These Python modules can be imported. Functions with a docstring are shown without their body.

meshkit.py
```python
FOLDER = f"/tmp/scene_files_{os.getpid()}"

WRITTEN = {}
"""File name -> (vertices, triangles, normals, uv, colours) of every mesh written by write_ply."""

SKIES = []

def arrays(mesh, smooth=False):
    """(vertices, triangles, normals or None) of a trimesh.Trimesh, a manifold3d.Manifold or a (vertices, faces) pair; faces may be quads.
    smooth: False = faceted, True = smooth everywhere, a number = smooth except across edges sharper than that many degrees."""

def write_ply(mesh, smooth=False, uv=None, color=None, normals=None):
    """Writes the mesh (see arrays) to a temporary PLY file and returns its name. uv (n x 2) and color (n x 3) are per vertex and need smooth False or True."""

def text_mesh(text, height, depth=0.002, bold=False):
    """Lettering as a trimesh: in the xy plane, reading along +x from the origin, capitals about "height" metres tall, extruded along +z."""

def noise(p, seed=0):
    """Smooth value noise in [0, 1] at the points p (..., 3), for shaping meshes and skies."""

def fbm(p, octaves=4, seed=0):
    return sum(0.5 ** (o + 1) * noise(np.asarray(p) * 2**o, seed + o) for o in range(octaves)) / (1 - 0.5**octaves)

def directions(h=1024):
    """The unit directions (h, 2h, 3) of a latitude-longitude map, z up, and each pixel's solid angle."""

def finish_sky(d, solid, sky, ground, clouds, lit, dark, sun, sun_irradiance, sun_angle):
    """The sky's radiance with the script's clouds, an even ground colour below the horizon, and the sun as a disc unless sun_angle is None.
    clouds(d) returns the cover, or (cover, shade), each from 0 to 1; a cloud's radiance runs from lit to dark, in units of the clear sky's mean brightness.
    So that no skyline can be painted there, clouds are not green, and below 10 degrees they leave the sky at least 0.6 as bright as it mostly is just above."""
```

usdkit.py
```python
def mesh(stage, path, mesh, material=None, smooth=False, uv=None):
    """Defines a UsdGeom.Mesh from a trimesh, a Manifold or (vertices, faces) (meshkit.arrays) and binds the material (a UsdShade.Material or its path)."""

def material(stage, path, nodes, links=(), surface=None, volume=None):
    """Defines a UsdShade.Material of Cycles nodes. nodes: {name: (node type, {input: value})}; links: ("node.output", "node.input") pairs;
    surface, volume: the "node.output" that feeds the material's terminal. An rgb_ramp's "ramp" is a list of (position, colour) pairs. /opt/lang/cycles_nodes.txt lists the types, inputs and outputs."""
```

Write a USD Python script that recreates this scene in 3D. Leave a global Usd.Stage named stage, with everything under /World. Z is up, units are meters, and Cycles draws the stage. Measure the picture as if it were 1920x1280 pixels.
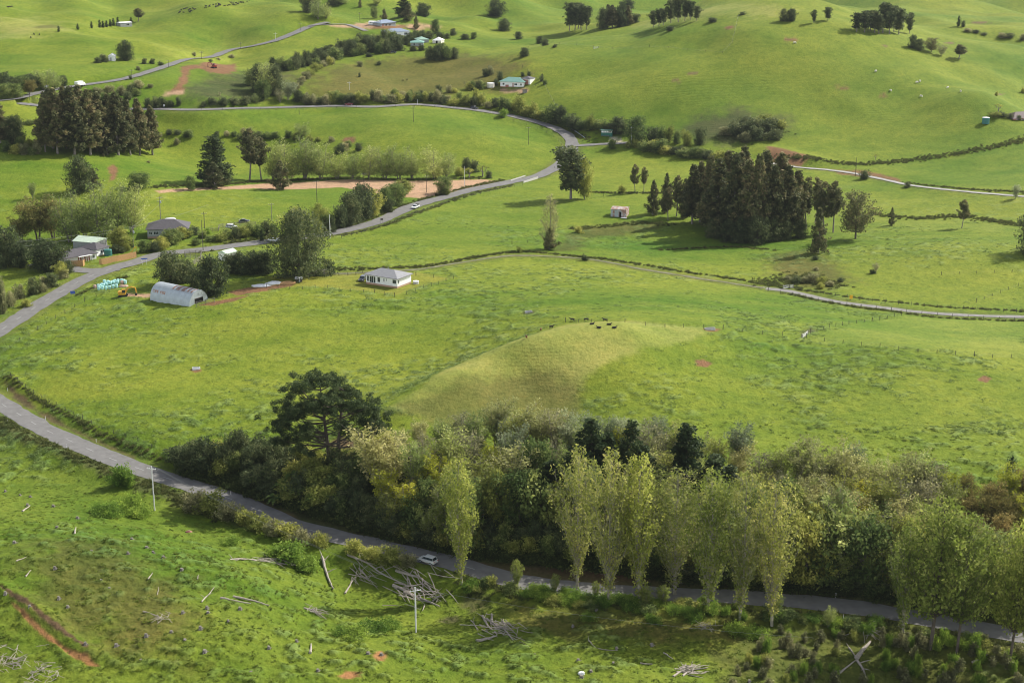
import math, random
import numpy as np, trimesh
from scipy.interpolate import RBFInterpolator, RectBivariateSpline
from scipy.spatial import cKDTree
import shapely
from pxr import Usd, UsdGeom, UsdLux, UsdShade, Gf, Sdf, Vt
import usdkit, meshkit

stage = Usd.Stage.CreateInMemory()
UsdGeom.SetStageUpAxis(stage, UsdGeom.Tokens.z)
UsdGeom.SetStageMetersPerUnit(stage, 1.0)
UsdGeom.Xform.Define(stage, '/World')
UsdGeom.Scope.Define(stage, '/World/Looks')

# ------------------------------------------------------------------ camera, sky, sun
F, PITCH, CAMZ = 2880.0, math.radians(16.7), 143.0      # focal length in photograph pixels (1920 wide), tilt, height
cam = UsdGeom.Camera.Define(stage, '/World/camera')
cam.CreateHorizontalApertureAttr(36.0)
cam.CreateVerticalApertureAttr(36.0 * 682 / 1024)
cam.CreateFocalLengthAttr(36.0 * F / 1920)
cam.CreateClippingRangeAttr(Gf.Vec2f(1, 20000))
cam.CreateExposureAttr(0.42)
_c = UsdGeom.Xformable(cam)
_c.AddTranslateOp().Set(Gf.Vec3d(0, 0, CAMZ))
_c.AddRotateXOp().Set(90 - math.degrees(PITCH))

SUN_EL, SUN_DIR = math.radians(39), np.array([0.84, 0.54])
SUN_ROT = math.atan2(SUN_DIR[0], SUN_DIR[1])
dome = UsdLux.DomeLight.Define(stage, '/World/sky')
sky_m = usdkit.material(stage, '/World/Looks/sky', {
    's': ('sky_texture', {'sky_type': 'single_scattering', 'sun_disc': False, 'sun_elevation': SUN_EL, 'sun_rotation': SUN_ROT,
                          'aerosol_density': 1.2, 'air_density': 1.0, 'ozone_density': 1.0}),
    'bw': ('rgb_to_bw', {}), 'cl': ('mix_color', {'blend_type': 'multiply', 'fac': 1.0, 'b': (1.9, 1.88, 1.86), 'use_clamp': False}),
    'tc': ('texture_coordinate', {}), 'mp': ('mapping', {'scale': (1.0, 1.0, 2.2)}), 'n': ('noise_texture', {'scale': 2.6, 'detail': 6.0, 'roughness': 0.6}),
    'r': ('map_range', {'from_min': 0.40, 'from_max': 0.60, 'to_min': 0.1, 'to_max': 0.95, 'clamp': True}),
    'mx': ('mix_color', {'use_clamp': False}), 'b': ('background_shader', {'strength': 0.12})},
    [('s.color', 'bw.color'), ('bw.val', 'cl.a'), ('tc.generated', 'mp.vector'), ('mp.vector', 'n.vector'), ('n.fac', 'r.value'), ('r.result', 'mx.fac'), ('s.color', 'mx.a'), ('cl.result', 'mx.b'), ('mx.result', 'b.color')], surface='b.background')
UsdShade.MaterialBindingAPI.Apply(dome.GetPrim()).Bind(sky_m)
sun = UsdLux.DistantLight.Define(stage, '/World/sun')
sun.CreateIntensityAttr(1.2); sun.CreateNormalizeAttr(True); sun.CreateAngleAttr(0.53)
sun.CreateColorAttr(Gf.Vec3f(1.0, 0.95, 0.86))
UsdGeom.Xformable(sun).AddRotateXYZOp().Set(Gf.Vec3f(90 - math.degrees(SUN_EL), 0, 180 - math.degrees(SUN_ROT) ))
for _p, _k in ((dome.GetPrim(), 'structure'),):
    _p.SetCustomDataByKey('kind', _k)

# ------------------------------------------------------------------ helpers: prims
_used = {}
def path_for(name, parent=None):
    base = (parent.GetPath().pathString if parent is not None else '/World') + '/' + name
    n = _used.get(base, -1) + 1
    _used[base] = n
    return base if n == 0 else f'{base}_{n:03d}'

def tag(prim, label=None, cat=None, group=None, kind=None):
    p = prim.GetPrim() if hasattr(prim, 'GetPrim') else prim
    for k, v in (('label', label), ('category', cat), ('group', group), ('kind', kind)):
        if v is not None:
            p.SetCustomDataByKey(k, v)
    return p

def obj(name, mesh, mat, parent=None, smooth=False, **kw):
    m = usdkit.mesh(stage, path_for(name, parent), mesh, LOOK[mat] if isinstance(mat, str) else mat, smooth)
    if kw: tag(m, **kw)
    return m.GetPrim()

def mat4(loc=(0, 0, 0), rz=0.0, s=(1, 1, 1), tilt=None):
    c, n = math.cos(rz), math.sin(rz)
    R = np.array([[c, -n, 0], [n, c, 0], [0, 0, 1.0]])
    if tilt is not None:
        R = tilt @ R
    M = np.eye(4); M[:3, :3] = R @ np.diag(np.broadcast_to(s, 3)); M[:3, 3] = loc
    return Gf.Matrix4d(*M.T.ravel().tolist())

def thing(name, loc=(0, 0, 0), rz=0.0, s=(1, 1, 1), label=None, cat=None, group=None, kind=None, tilt=None):
    x = UsdGeom.Xform.Define(stage, path_for(name))
    x.MakeMatrixXform().Set(mat4(loc, rz, s, tilt))
    return tag(x, label, cat, group, kind)

def dup(src, name, loc, rz=0.0, s=(1, 1, 1), label=None, cat=None, group=None, tilt=None):
    x = UsdGeom.Xform.Define(stage, path_for(name))
    p = x.GetPrim()
    p.GetReferences().AddInternalReference(src.GetPath())
    p.SetInstanceable(True)
    x.MakeMatrixXform().Set(mat4(loc, rz, s, tilt))
    return tag(p, label, cat, group)

ORD = ('first second third fourth fifth sixth seventh eighth ninth tenth eleventh twelfth thirteenth fourteenth fifteenth sixteenth seventeenth eighteenth '
       'nineteenth twentieth').split()
TENS = {2: 'twenty', 3: 'thirty', 4: 'forty', 5: 'fifty', 6: 'sixty', 7: 'seventy', 8: 'eighty', 9: 'ninety'}
def ordinal(i):
    """i from 0: first, second, ... ninety-ninth"""
    n = i + 1
    if n <= 20: return ORD[i]
    if n > 99: return 'hundred and ' + ordinal(i - 100)
    t, u = divmod(n, 10)
    return (TENS[t][:-1] + 'ieth') if u == 0 else TENS[t] + '-' + ORD[u - 1]

# ------------------------------------------------------------------ helpers: meshes (all return (v, f))
def join(parts):
    vs, fs, n = [], [], 0
    for v, f in parts:
        v = np.asarray(v, float); f = np.asarray(f, int)
        if f.shape[1] == 4:
            f = np.vstack([f[:, [0, 1, 2]], f[:, [0, 2, 3]]])
        vs.append(v); fs.append(f + n); n += len(v)
    return np.vstack(vs), np.vstack(fs)

def box(x0, x1, y0, y1, z0, z1):
    v = np.array([(x, y, z) for z in (z0, z1) for y in (y0, y1) for x in (x0, x1)], float)
    f = np.array([(0, 2, 3, 1), (4, 5, 7, 6), (0, 1, 5, 4), (2, 6, 7, 3), (0, 4, 6, 2), (1, 3, 7, 5)])
    return v, f

def tube(pts, r, sides=6, cap=True):
    p = np.asarray(pts, float); n = len(p)
    r = np.broadcast_to(np.asarray(r, float), (n,))
    t = np.gradient(p, axis=0); t /= np.linalg.norm(t, axis=1, keepdims=True) + 1e-9
    ref = np.where(np.abs(t[:, 2:]) < 0.9, [[0, 0, 1.0]], [[1.0, 0, 0]])
    a = np.cross(ref, t); a /= np.linalg.norm(a, axis=1, keepdims=True) + 1e-9
    b = np.cross(t, a)
    an = np.arange(sides) * 2 * np.pi / sides
    v = (p[:, None] + r[:, None, None] * (np.cos(an)[None, :, None] * a[:, None] + np.sin(an)[None, :, None] * b[:, None])).reshape(-1, 3)
    f = []
    for i in range(n - 1):
        for j in range(sides):
            k = (j + 1) % sides
            f += [(i * sides + j, i * sides + k, (i + 1) * sides + k), (i * sides + j, (i + 1) * sides + k, (i + 1) * sides + j)]
    if cap:
        for j in range(1, sides - 1):
            f.append((0, j + 1, j)); q = (n - 1) * sides; f.append((q, q + j, q + j + 1))
    return v, np.array(f)

def cyl(cx, cy, z0, z1, r, sides=12, r2=None):
    return tube([(cx, cy, z0), (cx, cy, z1)], [r, r if r2 is None else r2], sides)

def prism(poly, y0, y1):
    """polygon in x,z extruded along y (convex or fan-safe)"""
    n = len(poly)
    v = np.array([(x, y0, z) for x, z in poly] + [(x, y1, z) for x, z in poly], float)
    f = [(0, i, i + 1) for i in range(1, n - 1)] + [(n, n + i + 1, n + i) for i in range(1, n - 1)]
    for i in range(n):
        k = (i + 1) % n
        f += [(i, n + i, n + k), (i, n + k, k)]
    return v, np.array(f)

def rot(m, rz, loc=(0, 0, 0)):
    v, f = m
    c, s = math.cos(rz), math.sin(rz)
    return np.asarray(v) @ np.array([[c, s, 0], [-s, c, 0], [0, 0, 1]]) + np.asarray(loc, float), f

# ------------------------------------------------------------------ terrain: control points (column, row of the photograph, height in m)
def ray(px, py):
    u = (np.asarray(px, float) - 960) / F
    w = (np.asarray(py, float) - 640) / F
    cp, sp = math.cos(PITCH), math.sin(PITCH)
    return np.stack(np.broadcast_arrays(u, cp - w * sp, -sp - w * cp), -1)

CTRL = '''780 1187 -3;0 755 0;450 945 -2;855 1064 -4;1422 1121 -5;1920 1193 -6;0 1280 3;180 1008 8;100 1010 8;0 1020 8;90 900 -1;0 830 -1;260 950 0;480 1080 3;300 1250 4;
640 1120 -5;900 1260 -2;1200 1260 -4;1600 1260 -8;1900 1275 -9;1300 1170 -6;640 1250 1;420 1010 -1;
330 850 2;600 900 4;1000 1010 1;1000 850 9;1400 1010 0;1400 880 8;1800 1060 -1;1800 930 6;1910 900 8;800 950 3;
100 690 4;0 690 2;300 815 4;400 700 6;500 800 5;250 590 6;600 620 9;850 690 8.5;700 740 8;560 790 6;
745 782 10;870 725 15;1000 655 19.5;1150 628 20;1330 615 18;1000 745 11;1080 760 11;900 775 9.5;1200 700 16;
1300 700 14;1500 680 12.5;1700 750 11;1900 800 9;1500 800 9;1700 650 13;1900 678 11;1560 645 12.5;1800 640 9;1900 625 7;1920 595 4.5;1500 550 6.5;1240 510 7;970 480 7;
1100 570 14;900 590 12;750 560 10.5;730 530 10;500 563 10;350 560 8;200 530 6.5;300 477 6;602 441 5;780 385 4;955 342 3;1042 310 3.5;1077 280 5;
800 440 5;1000 400 3;1150 400 3;1250 330 3.5;1200 450 2.5;1400 450 2.5;1600 500 6;1800 470 9;1700 420 4;1900 540 5.5;1850 400 4;1600 380 3;1600 325 5;1900 367 7;1750 530 6;
0 550 4;0 440 6;150 400 9;0 330 16;200 300 15;300 335 11;400 390 7;500 350 6;700 350 5;850 345 3.5;640 400 6;
300 275 9;500 270 10;700 230 18;800 212 21;900 240 17;1000 285 8;700 280 10;850 305 6;842 199 21.5;600 200 d865;375 203 d845;975 220 16;1042 242 10;
60 176 d850;240 146 d900;375 110 d950;517 75 d1010;615 40 d1085;100 120 d925;250 60 d1030;400 60 d1040;60 50 d1050;250 10 d1170;450 15 d1160;20 5 d1180;110 240 d790;20 230 d800;
700 140 d930;860 92 d985;600 130 d940;560 175 d885;950 160 d915;1000 130 d940;900 55 d1080;780 60 d1050;900 15 d1200;680 20 d1160;1000 50 d1080;
1150 238 12;1100 180 25;1200 130 36;1340 43 56;1200 80 45;1450 90 48;1500 200 23;1450 150 34;1650 140 34;1700 220 18;1850 170 d890;1900 220 16;1700 85 d985;1800 112 d975;1300 220 17;1400 272 8;1750 280 9;1900 280 11;1550 52 d1000;
1640 50 d1170;1900 60 d1200;1750 20 d1330;1900 10 d1400;1500 5 d1400;1200 8 d1330;1350 12 d1360'''
_pts = []
for ln in CTRL.replace('\n', '').split(';'):
    a, b, h = ln.split(); a = float(a); b = float(b)
    d = ray(a, b)
    if h[0] == 'd':
        t = float(h[1:]) / math.hypot(d[0], d[1]); h = CAMZ + t * d[2]
    else:
        h = float(h); t = (h - CAMZ) / d[2]
    _pts.append((d[0] * t, d[1] * t, h))
for x, y, h in ((-1500, 2600, 70), (1500, 2600, 75), (0, 2700, 70), (-500, 2300, 66), (500, 2300, 60), (0, 3800, 90), (-2200, 3800, 90), (2200, 3800, 90), (-900, 1500, 60), (900, 1500, 40), (0, 1600, 52), (-550, 900, 25), (550, 900, 18), (-430, 500, 3), (430, 500, 8), (-300, 300, 4), (300, 300, -8), (-220, 180, 15), (0, 180, 10), (220, 180, 0)):
    _pts.append((x, y, h))
_pts = np.array(_pts)
def warp(x, y):
    ly = np.log(np.maximum(y, 1.0))
    return x / np.maximum(y, 1.0), ly
_u, _l = warp(_pts[:, 0], _pts[:, 1])
_rbf = RBFInterpolator(np.stack([_u, _l], 1), _pts[:, 2], kernel='thin_plate_spline', smoothing=6e-4)
GU, GL = np.linspace(-0.75, 0.75, 240), np.linspace(math.log(120), math.log(4200), 520)
_gz = _rbf(np.stack(np.meshgrid(GU, GL, indexing='ij'), -1).reshape(-1, 2)).reshape(len(GU), len(GL))
_spl = RectBivariateSpline(GU, GL, _gz, kx=3, ky=3)
def base_z(x, y):
    u, l = warp(np.asarray(x, float), np.asarray(y, float))
    z = _spl.ev(np.clip(u, -0.75, 0.75), np.clip(l, GL[0], GL[-1]))
    x = np.asarray(x, float); y = np.asarray(y, float)
    a = np.clip((y - 720) / 330, 0, 1)                              # spurs and gullies of the far hills
    n = meshkit.fbm(np.stack([x / 120 + y / 400, y / 150 - x / 500, np.full_like(x, 4.0)], -1), 3, 15)
    return z + a * (n - 0.5) * 44 + np.clip((330 - y) / 60, 0, 1) * (meshkit.fbm(np.stack([x / 26, y / 26, np.full_like(x, 8.0)], -1), 2, 19) - 0.5) * 5.0

def march(px, py, zf):
    """where the line of sight through a pixel of the photograph meets the ground: world x, y, z"""
    d = ray(np.atleast_1d(px), np.atleast_1d(py))
    t = np.full(len(d), 220.0); done = np.zeros(len(d), bool); prev = t.copy()
    for _ in range(700):
        p = t[:, None] * d
        below = CAMZ + p[:, 2] < zf(p[:, 0], p[:, 1])
        done |= below
        if done.all(): break
        prev = np.where(done, prev, t)
        t = np.where(done, t, t + np.maximum(1.5, t * 0.006))
    lo, hi = prev, t
    for _ in range(16):
        m = (lo + hi) / 2; p = m[:, None] * d
        b = CAMZ + p[:, 2] < zf(p[:, 0], p[:, 1])
        hi = np.where(b, m, hi); lo = np.where(b, lo, m)
    p = hi[:, None] * d
    return np.stack([p[:, 0], p[:, 1], CAMZ + p[:, 2]], 1)

def smooth_line(pts, step=3.0):
    """Catmull-Rom through points, resampled every step metres"""
    p = np.asarray(pts, float)
    p = np.vstack([2 * p[0] - p[1], p, 2 * p[-1] - p[-2]])
    out = []
    for i in range(1, len(p) - 2):
        a, b, c, d = p[i - 1:i + 3]
        n = max(4, int(np.linalg.norm(c - b) / step))
        t = np.linspace(0, 1, n, endpoint=False)[:, None]
        out.append(0.5 * (2 * b + (c - a) * t + (2 * a - 5 * b + 4 * c - d) * t * t + (3 * b - a - 3 * c + d) * t ** 3))
    q = np.vstack(out + [p[-2:-1]])
    s = np.r_[0, np.cumsum(np.linalg.norm(np.diff(q[:, :2], axis=0), axis=1))]
    n = max(2, int(s[-1] / step))
    return np.stack([np.interp(np.linspace(0, s[-1], n), s, q[:, k]) for k in range(q.shape[1])], 1)

# ------------------------------------------------------------------ roads and tracks (column, row)
ROADS = {
 'main_road': (7.2, [(-60, 700), (-52, 668), (-28, 640), (0, 620), (75, 570), (125, 540), (162, 520), (212, 502), (250, 492), (300, 477), (375, 468), (450, 459), (530, 449), (602, 441), (655, 430), (705, 416), (742, 400), (780, 385), (830, 371), (880, 357), (955, 342), (1000, 334), (1036, 320), (1056, 303), (1072, 282), (1068, 258), (1042, 242), (1010, 230), (975, 220), (942, 214), (892, 205), (842, 200), (780, 197), (705, 198), (630, 200), (555, 202), (475, 204), (375, 204), (287, 206), (200, 207), (120, 203), (70, 196), (30, 186)]),
 'lower_road': (6.8, [(-60, 700), (-50, 722), (-25, 742), (0, 757), (37, 778), (82, 804), (125, 822), (167, 840), (215, 859), (262, 876), (325, 900), (375, 919), (450, 947), (530, 974), (620, 999), (680, 1014), (730, 1028), (802, 1050), (855, 1064), (917, 1077), (985, 1089), (1085, 1100), (1160, 1107), (1235, 1111), (1335, 1117), (1422, 1122), (1477, 1126), (1565, 1135), (1640, 1145), (1715, 1157), (1815, 1172), (1890, 1187), (1960, 1198), (2060, 1214)]),
 'hill_road': (6.5, [(-30, 192), (30, 186), (62, 176), (120, 165), (162, 161), (240, 146), (312, 125), (375, 110), (425, 99), (480, 87), (517, 75), (555, 61), (580, 50), (615, 40)]),
 'grass_lane': (1.5, [(622, 513), (655, 512), (700, 509), (755, 506), (792, 503), (842, 495), (900, 487), (960, 480), (1035, 482), (1090, 486), (1135, 492), (1210, 505), (1285, 517), (1360, 529), (1432, 540)]),
 'gravel_track': (3.2, [(1428, 539), (1440, 541), (1490, 548), (1540, 559), (1595, 568), (1665, 577), (1740, 586), (1840, 593), (1925, 596), (2000, 597)]),
 'side_road': (6.0, [(1074, 276), (1097, 274), (1125, 271), (1150, 269), (1180, 266)]),
 'side_lane': (6.5, [(222, 502), (190, 506), (160, 507), (130, 503), (95, 498), (60, 496)]),
 'farm_track': (3.0, [(1440, 304), (1467, 311), (1510, 316), (1552, 319), (1600, 325), (1650, 336), (1710, 349), (1790, 358), (1850, 363), (1925, 368), (2000, 370)]),
 'house_drive': (3.6, [(580, 50), (640, 43), (658, 47), (687, 62)]),
}
RCLASS = {'main_road': 'asphalt', 'lower_road': 'asphalt', 'hill_road': 'asphalt', 'gravel_track': 'gravel', 'grass_lane': 'lane', 'side_road': 'asphalt', 'side_lane': 'asphalt', 'farm_track': 'pale_gravel', 'house_drive': 'gravel'}
RLINE = {}
for n, (w, pts) in ROADS.items():
    p = march([a for a, _ in pts], [b for _, b in pts], base_z)
    q = smooth_line(p, 2.5)
    k = 41; ker = np.hanning(k + 2)[1:-1]; ker /= ker.sum()                        # even out the grade
    z = base_z(q[:, 0], q[:, 1]); zz = np.convolve(np.pad(z, k // 2, mode='edge'), ker, 'valid')
    q[:, 2] = zz
    RLINE[n] = (q, w)
_rp = np.vstack([np.c_[q, np.full(len(q), w / 2)] for q, w in RLINE.values()])
_rt = cKDTree(_rp[:, :2])

def poly_world(pts):
    p = march([a for a, _ in pts], [b for _, b in pts], base_z)
    return shapely.Polygon(p[:, :2]).buffer(0)
def poly_sdf(poly, x, y, reach):
    """signed distance (positive inside), -reach where far away"""
    out = np.full(len(x), -reach, float)
    x0, y0, x1, y1 = poly.bounds
    i = np.nonzero((x > x0 - reach) & (x < x1 + reach) & (y > y0 - reach) & (y < y1 + reach))[0]
    if len(i):
        pt = shapely.points(x[i], y[i])
        d = shapely.distance(poly.boundary, pt)
        out[i] = np.where(shapely.contains(poly, pt), d, -d)
    return out
def line_world(pts):
    p = march([a for a, _ in pts], [b for _, b in pts], base_z)
    return smooth_line(p, 2.5)

# small landforms: (points, half width m, height m) - road banks, terraces, the cut of the dirt track, drains
LAND = [
 ([(735, 785), (790, 752), (850, 715), (920, 682), (1000, 652), (1070, 636), (1150, 626)], 7.5, 3.2),
 ([(15, 712), (40, 745), (90, 775), (150, 803), (200, 826), (260, 848), (330, 872), (400, 897), (480, 925)], 2.2, 1.5),       # bank above the lower road
 ([(0, 800), (60, 822), (120, 846), (200, 880), (270, 905), (340, 930)], 3.0, 0.8),
 ([(0, 1106), (45, 1130), (80, 1162), (130, 1205), (165, 1226)], 2.0, 1.6),                                                   # uphill lip of the clay track
 ([(20, 1130), (60, 1165), (110, 1205), (150, 1230), (190, 1250)], 1.3, -0.5),
 ([(1420, 536), (1500, 545), (1580, 560), (1680, 571), (1780, 583), (1900, 589)], 1.5, 0.7),
 ([(600, 575), (740, 580), (900, 595), (1060, 601), (1200, 605), (1320, 611)], 1.1, -0.5),
 ([(480, 577), (560, 575), (640, 572), (740, 578)], 0.9, -0.4),
 ([(1440, 285), (1480, 292), (1520, 305)], 6, 2.2),
]
_land = []
for pts, w, h in LAND:
    q = line_world(pts)
    _land.append((cKDTree(q[:, :2]), w, h))

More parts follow.
